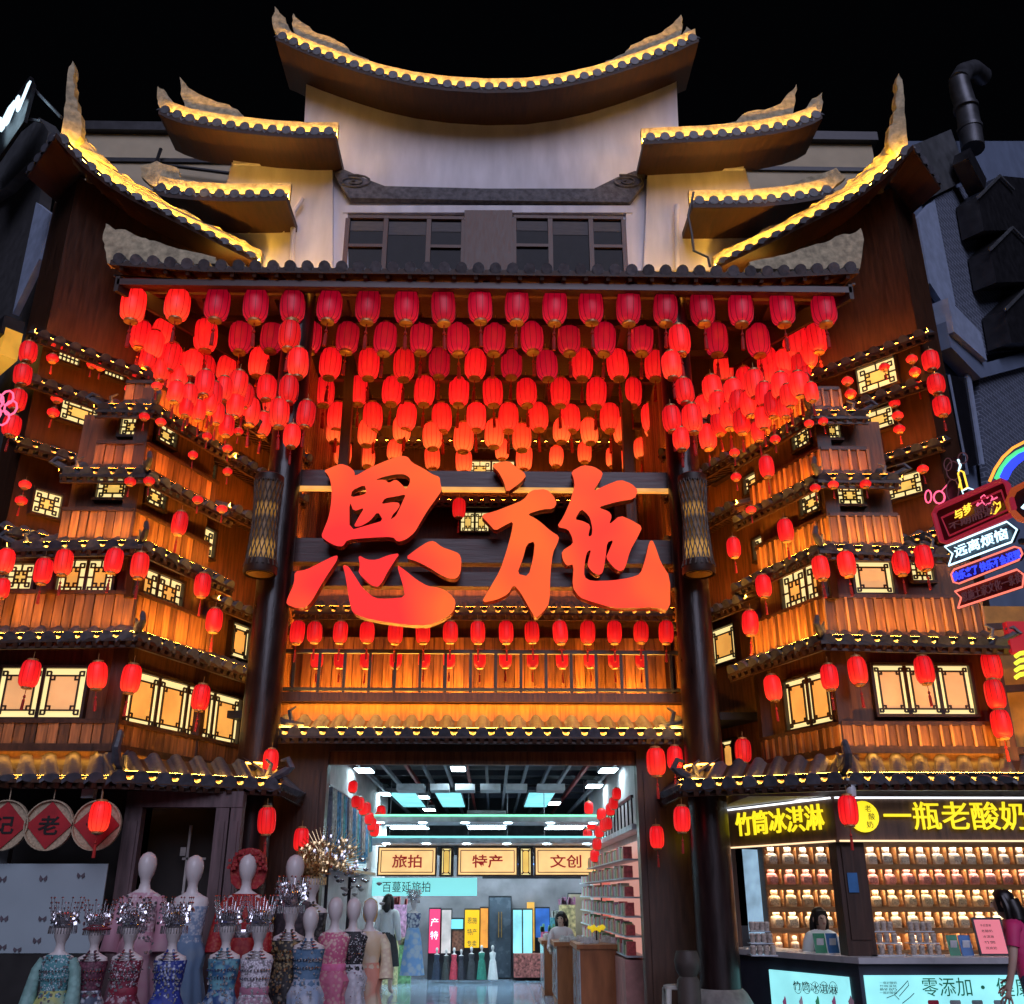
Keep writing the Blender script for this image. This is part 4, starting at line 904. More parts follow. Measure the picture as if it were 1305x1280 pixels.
# corner pillar, wall posts, roof slab
b = MB(); b.box(KC[0] + .01, KC[0] + .32, 11.3, 11.56, 0, zsb); b.box(KC[0] + .06, KC[0] + .27, 11.28, 11.3, 1.2, zsb - .05); b.build('corner_pillar', WOODD, KS)
b = MB(); b.box(2.9, 8.6, 11.35, 14.2, zst + .02, zst + .12); b.build('ceiling', mat('kiosk_ceiling', (.35, .33, .3), .8), KS)
for x_ in (3.9, 4.9, 5.9, 6.9): b = MB(); b.box(x_ - .3, x_ + .3, 11.75, 11.95, zst - .03, zst + .0); b.build('added_fill_lamp', glow('kiosk_fill_glow', (.95, .95, 1.), 9.), KS)  # added lamps under the ceiling, there to brighten the vendor and jars
b = MB(); b.box(2.95, 3.13, 13.2, 14.2, 0, 2.7); b.build('side_wall', WOODD, KS)
# counter
zt = 1.04; CTOP = mat('counter_top', (.5, .5, .52), .3, var=.1); CBAS = mat('counter_front', (.028, .033, .055), .45, var=.2)
q0 = hit(912, 1216, *CH, .1); qc = Vector((KC[0] + .02, 11.05, 0)); q1 = Vector((8.6, 11.05, 0))
dv = Vector((.914, .407, 0))
b = MB(); b.hexa([Vector((q0.x, q0.y, zt - .06)), Vector((qc.x, qc.y, zt - .06)), qc + dv * .0 + Vector((.5, .6, zt - .06)), Vector((q0.x + .55, q0.y + .25, zt - .06)), Vector((q0.x, q0.y, zt)), Vector((qc.x, qc.y, zt)), Vector((qc.x + .5, qc.y + .6, zt)), Vector((q0.x + .55, q0.y + .25, zt))])
b.hexa([(qc.x + .003, qc.y, zt - .06), (q1.x, q1.y, zt - .06), (q1.x, 11.65, zt - .06), (qc.x + .5, 11.65, zt - .06), (qc.x + .003, qc.y, zt), (q1.x, q1.y, zt), (q1.x, 11.65, zt), (qc.x + .5, 11.65, zt)])
b.build('counter_top', CTOP, KS)
b = MB()
for a, c in ((Vector((q0.x + .05, q0.y + .02, 0)), Vector((qc.x + .02, qc.y + .08, 0))), (Vector((qc.x + .02, qc.y + .08, 0)), Vector((8.6, qc.y + .08, 0)))):
    d = c - a; ln = d.length; d.normalize(); n = Vector((d.y, -d.x, 0)); b.obox((a + c) / 2 - n * .05 + Vector((0, 0, .488)), d, n, (0, 0, 1), ln / 2, .05, .488)
cb = b.build('counter_front', CBAS, KS)
LBX = glow('light_box', (.30, .80, .86), 1.05, noise=.12); INK = mat('print_ink', (.02, .06, .05), .6); GRN = mat('print_green', (.02, .36, .16), .6)
cA = (q0.x + .05, q0.y + .02); cC = (qc.x + .02, qc.y + .08); CHC = (cA, cC); FRC = (cC, (8.6, cC[1]))
def panel_on(plane, box, m, name, parent, off=.012, th=.02):
    u0, v0, u1, v1 = box; vm = (v0 + v1) / 2; um = (u0 + u1) / 2
    a = hit(u0, vm, *plane, off); c = hit(u1, vm, *plane, off); t = hit(um, v0, *plane, off).z; q = hit(um, v1, *plane, off).z
    d = c - a; d.z = 0; ln = d.length; d.normalize(); n = Vector((d.y, -d.x, 0)); m_ = (a + c) / 2; m_.z = (t + q) / 2
    b = MB(); b.obox(m_, d, n, (0, 0, 1), ln / 2, th / 2, (t - q) / 2); return b.build(name, m, parent)
l1 = panel_on(CHC, (985, 1241, 1086, 1330), LBX, 'light_panel', KS); l2 = panel_on(FRC, (1106, 1243, 1345, 1330), LBX, 'light_panel', KS)
sign_text('竹筒冰淇淋', (1011, 1253, 1067, 1265), CHC, INK, l1, .03, .0, .002)
for k in range(5):
    c = hit(1016.5 + k * 11.4, 1259, *CHC, .032); ax = Vector((cC[0] - cA[0], cC[1] - cA[1], 0)).normalized()
    b = MB(); b.tube([c + ax * .058 * math.cos(q * .4488) + Vector((0, 0, .058 * math.sin(q * .4488))) for q in range(14)], .003, 4, closed=True); b.build('ring', INK, l1)
    c = hit(1001 + k * 21, 1279, *CHC, .03); b = MB(); b.lathe([(.035, -.1), (.045, -.03), (.03, 0), (.035, .02), (.012, .05), (.002, .075)], 10, c, sx=.9, sy=.12)
    b.build('cone_picture', mat('print_cone%d' % (k % 3), [(.5, .08, .2), (.5, .3, .35), (.05, .3, .12)][k % 3], .6), l1)
sign_text('零添加', (1175, 1246, 1238, 1270), FRC, GRN, l2, .03, .0, .002); sign_text('·', (1250, 1256, 1255, 1261), FRC, GRN, l2, .03, .02, .002); sign_text('健康', (1270, 1246, 1316, 1270), FRC, GRN, l2, .03, .0, .002)
for k in range(4): sign_text(['一瓶好酸奶', '竹林深处', '鲜奶'][k % 3], (1121, 1251 + 4.2 * k, 1143, 1254.4 + 4.2 * k), FRC, INK, l2, .03, .0, .001)
b = MB()
for pts in ([(1140, 1268), (1150, 1258), (1157, 1250), (1158, 1256), (1146, 1270)], [(1130, 1272), (1140, 1268), (1146, 1274)], [(1150, 1279), (1160, 1271), (1165, 1266)]): b.tube([hit(u, v, *FRC, .03) for u, v in pts], .004, 4)
b.build('line_drawing', INK, l2)
for k, cm in enumerate(((.45, .02, .05), (.35, .4, .4), (.3, .42, .42), (.3, .4, .42))):
    c = hit(1190 + k * 28, 1281, *FRC, .03); b = MB(); b.lathe([(.04, -.12), (.055, .0), (.058, .03), (.05, .045)], 12, c, sx=1, sy=.1); b.build('cup_picture', mat('print_cup%d' % k, cm, .5), l2)
# shelves behind, one warm strip per shelf
yS = 13.25; xs0 = P(978, 1140, yS).x; xs1 = P(1345, 1140, yS).x; SH = mat('shelf_wood', (.34, .17, .07), .5, var=.3, stretch=(1, 1, 6))
b = MB(); b.box(xs0, xs1, yS + .26, yS + .30, .9, 2.55); b.build('shelf_back', SH, KS)
vs_ = [1102, 1128, 1156, 1183, 1211]; zs_ = [P(1100, v, yS).z for v in vs_]; WL = glow('shelf_light', (1., .76, .50), 48.)
for z in zs_ + [zs_[0] + .27]:
    b = MB(); b.box(xs0, xs1, yS, yS + .26, z - .03, z); s_ = b.build('shelf', SH, KS)
    b = MB(); b.box(xs0 + .02, xs1 - .02, yS + .02, yS + .05, z - .04, z - .031); b.build('light_strip', WL, s_); b = MB(); b.box(xs0, xs1, yS - .014, yS - .002, z - .062, z + .004); b.build('lip', SH, s_)
nx = 17; dxs = (xs1 - xs0) / nx
for k in range(nx + 1):
    b = MB(); b.box(xs0 + k * dxs - .012, xs0 + k * dxs + .012, yS + .004, yS + .258, zs_[-1], zs_[0] + .26); b.build('divider', SH, KS)
JM = {}
def jar_parts(i):
    if i in JM: return JM[i]
    col = [(.75, .74, .72), (.70, .33, .34), (.72, .60, .40), (.74, .68, .52), (.7, .6, .5)][i]
    m = mat('jar_paper%d' % i, col, .7, var=.25, scale=30)
    a = MB(); a.lathe([(.055, 0), (.058, .01), (.058, .085), (.045, .10), (.028, .105)], 10); a.cm = 0
    c = MB(); c.lathe([(.026, .105), (.034, .12), (.036, .155), (.03, .175), (.006, .18)], 10)
    t = MB(); t.box(-.04, .04, -.062, -.058, .02, .07)
    JM[i] = (a.mesh('jar', m, True), c.mesh('cover', m, True), t.mesh('paper_tag', mat('jar_tag%d' % i, [c_ * .7 for c_ in col], .6, var=.5, scale=60))); return JM[i]
rown = ['white', 'pink', 'cream', 'pale yellow', 'small mixed']
for r_, z in enumerate(zs_):
    for k in range(nx):
        x = xs0 + (k + .5) * dxs
        o_ = thing('yoghurt_jar', '%s wrapped yoghurt jar, %s from the left on the %s kiosk shelf down' % (rown[r_], ordn(k + 1), ordn(r_ + 1)), 'jar', (x + random.uniform(-.012, .012), yS + .10, z + .002), 'jars on the %s kiosk shelf' % ordn(r_ + 1), (1.28 if r_ < 4 else .85) * random.uniform(.92, 1.06), random.uniform(-.3, .3))
        for nm_, me in zip(('jar', 'cover', 'paper_tag'), jar_parts(r_)): put(nm_, me, o_, local=True)
# poster door at the kiosk's inner end
po = panel_on((KB, (KB[0] + 1, KB[1] + .6)), (951, 1083, 975, 1196), glow('blue_poster', (.35, .55, .75), .7, noise=.5), 'side_poster', KS, .0)
# counter goods
def cup_rack(u, v, w, h, col, lab):
    c = hit(u, v, *((KC[0] + .0, 11.3), (KC[0] + 3, 11.3)), 0); c.z = zt
    o_ = thing('cup_rack', lab, 'rack', c); W_ = px_width(c, w); m = mat('cup_' + lab[:8].strip().replace(' ', '_'), col, .3, var=.4, scale=40)
    for r_ in range(3):
        ww = W_ * (1 - .12 * r_); zz_ = zt + .115 * r_
        b = MB(); b.box(c.x - ww / 2, c.x + ww / 2, c.y + .04 * r_, c.y + .22, zz_, zz_ + .012); b.build('tier', mat('clear_acrylic', (.6, .65, .7), .1), o_)
        for k in range(4):
            x = c.x - ww / 2 + ww * (k + .5) / 4; b = MB(); b.lathe([(.026, .014), (.032, .085), (.034, .09), (.026, .105)], 10, (x, c.y + .05 + .04 * r_, zz_)); b.build('cup', m, o_, True)
cup_rack(1130, 1200, 44, 40, (.5, .42, .36), 'tiered rack of small brown dessert cups beside the corner pillar')
cup_rack(1181, 1200, 42, 44, (.62, .22, .38), 'tiered rack of pink dessert cups on the kiosk counter')
cup_rack(973, 1200, 34, 40, (.5, .5, .55), 'tiered rack of pale cups at the inner end of the counter')
def card(u, v, w, col, lab):
    c = P(u, v, 11.35 if u > 1100 else 11.9); c.z = zt; W_ = px_width(c, w); o_ = thing('payment_card_stand', lab, 'card stand', c)
    b = MB(); b.hexa([(c.x - W_ / 2, c.y, zt), (c.x + W_ / 2, c.y, zt), (c.x + W_ / 2, c.y + .01, zt), (c.x - W_ / 2, c.y + .01, zt), (c.x - W_ / 2, c.y + .05, zt + .2), (c.x + W_ / 2, c.y + .05, zt + .2), (c.x + W_ / 2, c.y + .06, zt + .2), (c.x - W_ / 2, c.y + .06, zt + .2)]); b.build('board', mat('card_' + str(u), col, .4), o_)
    b = MB(); b.obox((c.x, c.y + .018, zt + .1), (1, 0, 0), (0, .97, .24), (0, -.24, .97), W_ * .3, .003, .05); b.build('white_patch', mat('card_white', (.6, .62, .66), .5), o_)
card(1046, 1203, 15, (.02, .25, .12), 'green payment card stand in front of the vendor'); card(1062, 1203, 14, (.04, .16, .42), 'blue payment card stand in front of the vendor')
card(1216, 1203, 14, (.02, .25, .12), 'green payment card stand beside the pink menu'); card(1232, 1203, 15, (.04, .16, .42), 'blue payment card stand beside the pink menu')
c = P(1262, 1195, 11.3); o_ = thing('menu_board', 'pink menu board standing on the kiosk counter beside the customer', 'menu', (c.x, c.y, zt))
W_ = px_width(c, 38); b = MB(); b.obox((c.x, c.y, zt + .19), (1, 0, 0), (0, .97, -.2), (0, .2, .97), W_ / 2, .012, .19); fb = b.build('frame', DKMET, o_)
b = MB(); b.obox((c.x, c.y - .013, zt + .19), (1, 0, 0), (0, .97, -.2), (0, .2, .97), W_ / 2 - .02, .004, .17); sp_ = b.build('sheet', glow('pink_sheet', (1., .25, .32), .6), o_)
for k, s_ in enumerate(('今日菜单', '老酸奶', '冰淇淋', '竹筒', '双皮奶')): text('lettering', s_, sp_, (c.x - .03, c.y - .024 + .012 * (2 - k), zt + .30 - .055 * k), (1, 0, 0), (0, .2, .97), .12, .028, INK, .001)
# security camera under the kiosk eave
c = P(1084, 1004, 10.8); o_ = thing('security_camera', 'small white security camera under the kiosk eave corner', 'camera', c)
b = MB(); b.box(c.x - .05, c.x + .05, c.y - .04, c.y + .06, c.z + .02, c.z + .10); b.build('mount', METAL, o_); b = MB(); b.lathe([(.02, -.12), (.05, -.09), (.055, -.02), (.045, .02)], 12, c); b.build('dome', mat('white_plastic', (.6, .62, .65), .3), o_, True)
c = hit(1087, 1125, (KC[0] - 1, 11.27), (KC[0] + 1, 11.27)); o_ = tag(MB().box(c.x - .055, c.x + .055, c.y - .006, c.y, c.z - .10, c.z + .10).build('notice_sticker', mat('blue_sticker', (.03, .16, .4), .5)), 'small blue notice sticker on the kiosk corner pillar', 'sticker')
# plastic stools by the passage
for k, (u, y) in enumerate(((862, 12.2),)):
    c = P(u, 1256, y); o_ = thing('plastic_stool', 'white plastic stool beside the right door jamb', 'stool', (c.x, c.y, 0)); zs = c.z; m = mat('stool_plastic', (.6, .58, .52), .45)
    b = MB(); b.lathe([(.13, zs - .04), (.15, zs - .03), (.15, zs), (.12, zs + .008)], 20, (c.x, c.y, 0)); b.build('seat', m, o_, True)
    for sx in (-1, 1):
        for sy in (-1, 1): b = MB(); b.tube([(c.x + sx * .11, c.y + sy * .11, zs - .03), (c.x + sx * .16, c.y + sy * .16, 0)], [.035, .025], 6); b.build('leg', m, o_)
# drum shaped stone stool at the kiosk end
c = P(877, 1245, 12.0); zs = P(877, 1212, 12.0).z; o_ = thing('carved_bollard', 'dark carved wooden bollard between door jamb and gate post', 'bollard', (c.x, c.y, 0))
b = MB(); b.lathe([(.13, 0), (.13, zs - .3), (.10, zs - .26), (.14, zs - .18), (.15, zs - .1), (.12, zs)], 16, (c.x, c.y, 0)); b.build('drum', mat('brown_stone', (.06, .045, .038), .6, bump=.4), o_, True)

# ---- left shopfront
yl = 11.35
PURW = mat('weathered_frame', (.13, .085, .09), .6, var=.4, stretch=(8, 8, 1), scale=2, bump=.3)
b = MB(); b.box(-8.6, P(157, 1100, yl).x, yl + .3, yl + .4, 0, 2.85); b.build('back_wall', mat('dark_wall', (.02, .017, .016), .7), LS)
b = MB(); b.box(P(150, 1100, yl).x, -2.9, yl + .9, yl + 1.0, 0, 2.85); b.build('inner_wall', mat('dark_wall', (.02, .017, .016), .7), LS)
p = [P(150, 1100, yl).x, P(172, 1100, yl).x, P(268, 1100, yl).x, P(285, 1100, yl).x, P(302, 1100, yl).x]
for a, c in ((p[0], p[1]), (p[2], p[3]), (p[3] + .02, p[4])):
    b = MB(); b.box(a, c, yl, yl + .14, 0, 2.55); b.box(a + .03, c - .03, yl - .02, yl, .2, 2.4); b.build('door_post', PURW, LS)
b = MB(); b.box(p[0], p[4], yl - .01, yl + .15, 2.55, 2.72); b.build('door_lintel', PURW, LS)
b = MB(); b.box(P(236, 1100, 12).x, P(239, 1100, 12).x, 12.0, 12.03, 0, 2.4); b.box(P(230, 1085, 12).x, P(237, 1085, 12).x, 11.99, 12.0, P(230, 1091, 12).z, P(230, 1080, 12).z); b.box(P(232, 1094, 12).x, P(262, 1094, 12).x, 12.0, 12.02, P(232, 1096, 12).z, P(232, 1093, 12).z); b.build('cable_trunk', mat('grey_plastic', (.4, .38, .36), .6), LS)
wp_ = panel_on(((-8, 11.0), (-3, 11.0)), (-60, 1101, 130, 1215), mat('frosted_film', (.34, .42, .46), .35, var=.06, scale=2), 'frosted_panel', LS, 0)
for u, v in ((3, 1121), (55, 1120), (103, 1116), (5, 1171), (54, 1171), (47, 1199), (3, 1207), (22, 1210)):
    c = hit(u, v, (-8, 10.98), (-3, 10.98)); b = MB(); a_ = random.uniform(-.6, .6); w_ = .03
    for s_ in (-1, 1): b.prism([c, c + Vector((s_ * w_ * 1.2, 0, w_ + a_ * .02)), c + Vector((s_ * w_ * 1.4, 0, -.2 * w_)), c + Vector((s_ * w_ * .7, 0, -w_))], (0, -.003, 0))
    b.build('butterfly_print', mat('butterfly', (.10, .08, .10), .6), wp_)
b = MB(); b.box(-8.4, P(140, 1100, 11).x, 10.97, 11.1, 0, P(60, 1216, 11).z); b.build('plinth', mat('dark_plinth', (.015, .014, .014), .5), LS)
b = MB(); b.box(P(0, 1090, 11.2).x - .5, P(13, 1090, 11.2).x, 11.15, 11.25, P(5, 1101, 11.2).z, P(5, 1080, 11.2).z); b.build('grey_board', METAL, LS)
# bamboo trays with red diamonds
TRY = mat('bamboo_tray', (.45, .36, .24), .7, var=.3, scale=40, bump=.4); RDP = mat('red_paper', (.42, .012, .02), .6)
for k, (u, ch, la) in enumerate(((6, '记', 'round bamboo tray with 记 on a red diamond, cut by the left edge'), (63, '老', 'round bamboo tray with 老 on a red diamond, middle of the row'), (124, '号', 'round bamboo tray with red diamond half hidden behind a lantern'))):
    c = P(u, 1052, 10.85); r_ = px_width(c, 31); o_ = thing('bamboo_tray', la, 'tray', c, 'bamboo trays on the shopfront')
    b = MB(); b.lathe([(.001, 0), (r_ * .93, 0), (r_ * .95, .035), (r_, .035), (r_, -.01), (.001, -.012)], 32); me = b.mesh('tray', TRY, True); M_ = Matrix.Translation(c) @ Matrix.Rotation(R(90), 4, 'X'); put('tray', me, o_, M_)
    b = MB(); b.prism([c + Vector((dx * r_ * .93, -.006, dz * r_ * .93)) for dx, dz in ((0, 1), (1, 0), (0, -1), (-1, 0))], (0, -.012, 0)); d_ = b.build('red_diamond', RDP, o_)
    text('lettering', ch, d_, c + Vector((0, -.022, 0)), (1, 0, 0), (0, 0, 1), r_ * .85, r_ * .75, mat('black_ink', (.01, .008, .008), .5), .003, .02)
    b = MB(); b.tube([c + Vector((0, 0, r_)), c + Vector((0, 0, r_ + .2))], .006, 5); b.build('cord', TRY, o_)
b = MB(); c = P(112, 1011, 11.0); b.box(c.x - .07, c.x + .06, c.y, c.y + .1, c.z - .05, c.z + .06); tag(b.build('wall_lamp', mat('pale_plastic', (.5, .55, .6), .4)), 'small pale wall lamp under the left shopfront eave', 'lamp')
# ================================================================ neighbours and neon
NB = thing('brick_neighbour', 'grey brick neighbouring block with white trim rising behind the right tower', 'building', (8.0, 14.0, 0))
RA, RB = (7.05, 13.2), (7.05 + .73 * 4, 13.2 + .68 * 4)
BRK, t_, b_ = nodes_of('night_brick'); N_ = t_.nodes
tc_ = N_.new('ShaderNodeNewGeometry'); sp3 = N_.new('ShaderNodeSeparateXYZ'); cb3 = N_.new('ShaderNodeCombineXYZ'); bt = N_.new('ShaderNodeTexBrick')
t_.links.new(tc_.outputs['Position'], sp3.inputs[0]); t_.links.new(sp3.outputs[0], cb3.inputs[0]); t_.links.new(sp3.outputs[2], cb3.inputs[1]); t_.links.new(cb3.outputs[0], bt.inputs['Vector'])
for k_, v_ in (('Color1', (.10, .12, .18, 1)), ('Color2', (.065, .08, .12, 1)), ('Mortar', (.25, .29, .38, 1))): bt.inputs[k_].default_value = v_
for k_, v_ in (('Scale', 1.0), ('Brick Width', .22), ('Row Height', .085), ('Mortar Size', .008)): bt.inputs[k_].default_value = v_
t_.links.new(bt.outputs[0], b_.inputs['Base Color']); b_.inputs['Roughness'].default_value = .8
BLW = mat('blue_grey_render', (.16, .21, .32), .8, var=.12, scale=2); WHT = mat('pale_trim', (.30, .37, .52), .8, var=.15)
def keep(p, A, sg, off):   # nothing of a neighbour reaches past its own corner
    x0 = A[0] + sg * .68 * off
    if (p.x - x0) * sg < 0: p = Vector((x0 + sg * random.uniform(0, .01), A[1] - .73 * off, p.z))
    return p
def rp(name, pts, off, m, th=.1, parent=NB):
    P3 = [keep(hit(u, v, RA, RB, off), RA, 1, off) for u, v in pts]; b = MB(); b.prism(P3, Vector((-.68, .73, 0)) * th); return b.build(name, m, parent)
rp('wall', [(1150, 180), (1330, 180), (1330, 900), (1150, 900)], -.15, BLW, .3)
rp('brick_face', [(1191, 252), (1243, 230), (1299, 447), (1258, 452), (1218, 389)], .02, BRK)
rp('brick_face', [(1252, 560), (1247, 478), (1340, 445), (1340, 640), (1262, 640)], .02, BRK)
rp('corner_strip', [(1170, 278), (1191, 254), (1218, 389), (1200, 384), (1158, 336)], .03, WHT)
rp('cornice', [(1140, 331), (1157, 333), (1250, 424), (1258, 460), (1190, 400)], .25, WHT, .3)
rp('cornice', [(1163, 372), (1190, 402), (1258, 462), (1340, 440), (1340, 458), (1250, 482), (1168, 405)], .16, BLW, .25)
rp('parapet', [(1162, 186), (1212, 165), (1234, 228), (1190, 250)], .1, METAL, .2)
w_ = rp('window', [(1198, 470), (1232, 482), (1250, 590), (1218, 590)], .03, GLN, .05)
for a_ in ((1196, 1201, 1216, 1221), (1232, 1236, 1251, 1255)): rp('frame', [(a_[0], 468), (a_[1], 470), (a_[3], 592), (a_[2], 592)], .06, WHT, .06, w_)
# stacked dark awnings / balconies at the far right
for k_, (x0, y0) in enumerate(((1246, 252), (1262, 318), (1281, 395))):
    a_ = rp('awning', [(x0, y0), (x0 + 28, y0 - 28), (x0 + 90, y0 - 22), (x0 + 90, y0 + 40), (x0 + 8, y0 + 42)], .45, DKMET, .4)
    for q in (((x0, y0), (x0 + 28, y0 - 28)), ((x0 + 28, y0 - 28), (x0 + 46, y0 - 10))):
        b = MB(); b.bar(hit(*q[0], RA, RB, .5), hit(*q[1], RA, RB, .5), .04, .05); b.build('awning_edge', METAL, a_)
DUCM = mat('duct_steel', (.10, .105, .12), .45, .6, var=.4, scale=4)
c0 = hit(1225, 180, RA, RB, .3)
DU = thing('vent_duct', 'jointed sheet metal vent duct on the roof of the brick block', 'duct', c0)
b = MB(); b.tube([hit(u, v, RA, RB, .3) for u, v in ((1240, 190), (1236, 165), (1232, 140), (1225, 118), (1222, 104))], [.22, .22, .21, .21, .20], 18); b.build('bend', DUCM, DU, True)
b = MB(); b.tube([hit(u, v, RA, RB, .3) for u, v in ((1222, 104), (1228, 92), (1240, 88), (1252, 98))], [.20, .19, .19, .20], 18); b.build('cowl', DUCM, DU, True)
for q in ((1236, 165), (1231, 138)):
    c = hit(*q, RA, RB, .3); b = MB(); b.tube([c - Vector((0, 0, .04)), c + Vector((0, 0, .04))], .245, 18); b.build('flange', DUCM, DU, True)
b = MB(); b.bar(hit(1225, 200, RA, RB, .35), hit(1246, 240, RA, RB, .35), .3, .5); b.build('box', DKMET, DU)
# ---- left neighbour
LN = thing('dark_neighbour', 'dark neighbouring building with amber lit eave at the far left edge', 'building', (-8.2, 12.6, 0))
LA, LB = (-7.0, 12.6), (-7.0 - 2.9, 12.6 + 2.7)
def lp(name, pts, off, m, th=.1, parent=LN):
    P3 = [keep(hit(u, v, LA, LB, off), LA, -1, off) for u, v in pts]; b = MB(); b.prism(P3, Vector((.68, .73, 0)) * th); return b.build(name, m, parent)
lp('wall', [(-60, 200), (62, 180), (62, 900), (-60, 900)], -.2, mat('night_wall', (.045, .045, .05), .8), .2)
lp('parapet', [(-30, 215), (50, 150), (62, 168), (58, 185), (5, 240), (-30, 262)], .0, METAL, .3)
lp('corner_strip', [(46, 258), (64, 272), (50, 330), (16, 400)], .02, WHT, .1)
sf = lp('lit_eave', [(-30, 455), (60, 372), (62, 400), (-30, 478)], .3, glow('painted_soffit_glow', (.75, .36, .04), .75, noise=.3), .25)  # soffit board glows by itself, in place of lamplight falling on it
lp('eave_edge', [(-30, 440), (62, 352), (62, 372), (-30, 455)], .35, DKMET, .3)
NS = thing('roof_letter_sign', 'slanted rooftop sign with glowing white VIN letters at top left', 'sign', hit(10, 150, LA, LB, .3))
b = MB()
pa, pb2 = hit(-14, 205, LA, LB, .6), hit(36, 100, LA, LB, .6); d_ = (pb2 - pa)
fr = lp('panel', [(-20, 178), (38, 97), (42, 108), (30, 155), (-20, 228)], .5, DKMET, .06, NS)
WN = glow('white_neon', (.62, .86, 1.), 1.7)
dd = (hit(33, 122, LA, LB, .6) - hit(-8, 172, LA, LB, .6)); ctr = (hit(33, 122, LA, LB, .6) + hit(-8, 172, LA, LB, .6)) / 2
text('lettering', 'VIN', NS, ctr, dd, Vector((0.12, 0, 1)), dd.length, .62, WN, .03, .02)
for q in (((40, 110), (78, 150)), ((30, 150), (52, 155))): b = MB(); b.bar(hit(*q[0], LA, LB, .4), hit(*q[1], LA, LB, .3), .04, .04); b.build('strut', METAL, NS)
# pink flower neon at the left edge
PK = glow('pink_neon', (1., .12, .25), 1.6); CY = glow('ice_neon', (.55, .85, 1.), 2.0); BLU = glow('blue_neon', (.03, .06, 1.), 1.6); ORN = glow('orange_neon', (1., .35, .05), 1.5)
GRNN = glow('green_neon', (.1, .9, .3), 1.0); YN = glow('yellow_neon', (1., .62, .05), 1.6); SAL = glow('salmon_neon', (1., .20, .14), 1.3); RIM = glow('dim_red_neon', (.45, .02, .05), .5); VIO = glow('dim_violet_neon', (.16, .06, .08), .35)
c = P(3, 520, 9.6); FN = thing('flower_neon', 'small pink neon flower cut by the left edge', 'neon sign', c)
for k in range(5):
    a = k * 1.2566; b = MB(); b.tube([(c.x + .09 * math.cos(a) + .07 * math.cos(q * .698), c.y, c.z + .13 * math.sin(a) + .09 * math.sin(q * .698)) for q in range(9)], .012, 5, closed=True); b.build('petal', PK, FN)
# ---- projecting neon sign at the right
NA, NBp = (5.15, 9.6), (5.15 - .407 * 2, 9.6 + .914 * 2)
nh = lambda u, v, off=0.: hit(u, v, NA, NBp, off)
NE = thing('neon_sign', 'stack of neon arrow boards with rainbow and sitting bear projecting beside the right tower', 'neon sign', nh(1245, 760))
nn = Vector((-.914, -.407, 0))
def nboard(pts, m, off=0., name='board'):
    b = MB(); b.prism([nh(u, v, off) for u, v in pts], -nn * .05); return b.build(name, m, NE)
def ntube(pts, m, parent, r=.011, closed=False, off=.03, name='tube'):
    b = MB(); b.tube([nh(u, v, off) for u, v in pts], r, 6, closed=closed); return b.build(name, m, parent, True)
BD1 = mat('sign_back_red', (.10, .012, .02), .4); BD2 = mat('sign_back_blue', (.02, .04, .06), .3); BD3 = mat('sign_back_violet', (.03, .02, .08), .4)
r1 = [(1190, 655), (1194, 648), (1278, 612), (1284, 618), (1292, 648), (1290, 656), (1208, 692), (1200, 690)]
b1 = nboard(r1, BD1); ntube(r1, RIM, b1, .03, True); ntube([(1200, 660), (1276, 625), (1284, 650), (1210, 683)], RIM, b1, .012, True)
def ntext(body, u0, u1, vm0, vm1, hpx, m, parent, bold=0., off=.03):
    a, c = nh(u0, vm0, off), nh(u1, vm1, off); d = c - a; h = px_width(a, hpx)
    return text('lettering', body, parent, (a + c) / 2, Vector((d.x, d.y, d.z)), Vector((0, 0, 1)), d.length, h, m, .012, bold)
ntext('与梦', 1217, 1239, 658, 646, 13, YN, b1, .005); ntext('同行', 1243, 1268, 652, 642, 10, VIO, b1); ntext('不期而遇', 1210, 1268, 672, 650, 9, VIO, b1)
ntube([(1245, 645), (1252, 640), (1250, 634), (1254, 631), (1258, 635), (1262, 631), (1265, 634), (1262, 641), (1256, 644), (1252, 640)], PK, b1, .007)
ntube([(1245, 645), (1247, 641)], PK, b1, .012); ntube([(1265, 637), (1271, 634)], PK, b1, .008)
ntube([(1263, 655), (1265, 646), (1267, 640), (1271, 643), (1274, 640), (1275, 646), (1268, 655)], YN, b1, .008, True); ntube([(1268, 654), (1271, 646)], YN, b1, .006)
r2 = [(1204, 697), (1283, 665), (1296, 675), (1289, 691), (1209, 721), (1214, 706)]
b2 = nboard(r2, BD2); ntube(r2, CY, b2, .010, True); ntext('远离烦恼', 1217, 1284, 704, 679, 15, CY, b2, .004)
r3 = [(1212, 732), (1216, 726), (1293, 697), (1300, 699), (1303, 706), (1298, 714), (1222, 744), (1215, 742)]
b3 = nboard(r3, BD3); ntube(r3, SAL, b3, .010, True); ntext('快乐来了 快乐不会迟到', 1215, 1300, 736, 706, 12, BLU, b3, .02)
r4 = [(1217, 754), (1296, 726), (1305, 733), (1303, 748), (1221, 775), (1225, 762)]
b4 = nboard(r4, BD1); ntube(r4, SAL, b4, .011, True); ntext('恩施土家文化一条街', 1226, 1303, 762, 735, 13, ORN if 0 else VIO, b4, .0)
for pts, m, r_ in (([(1261, 614), (1268, 598), (1278, 583), (1291, 571), (1310, 561)], ORN, .016), ([(1270, 611), (1277, 597), (1286, 585), (1297, 577), (1312, 570)], GRNN, .03), ([(1279, 610), (1285, 598), (1293, 589), (1302, 582), (1315, 577)], BLU, .045)): ntube(pts, m, NE, r_, name='rainbow_tube')
rr = [(1285, 640), (1292, 625), (1310, 615), (1325, 640), (1318, 668), (1300, 662), (1290, 652)]
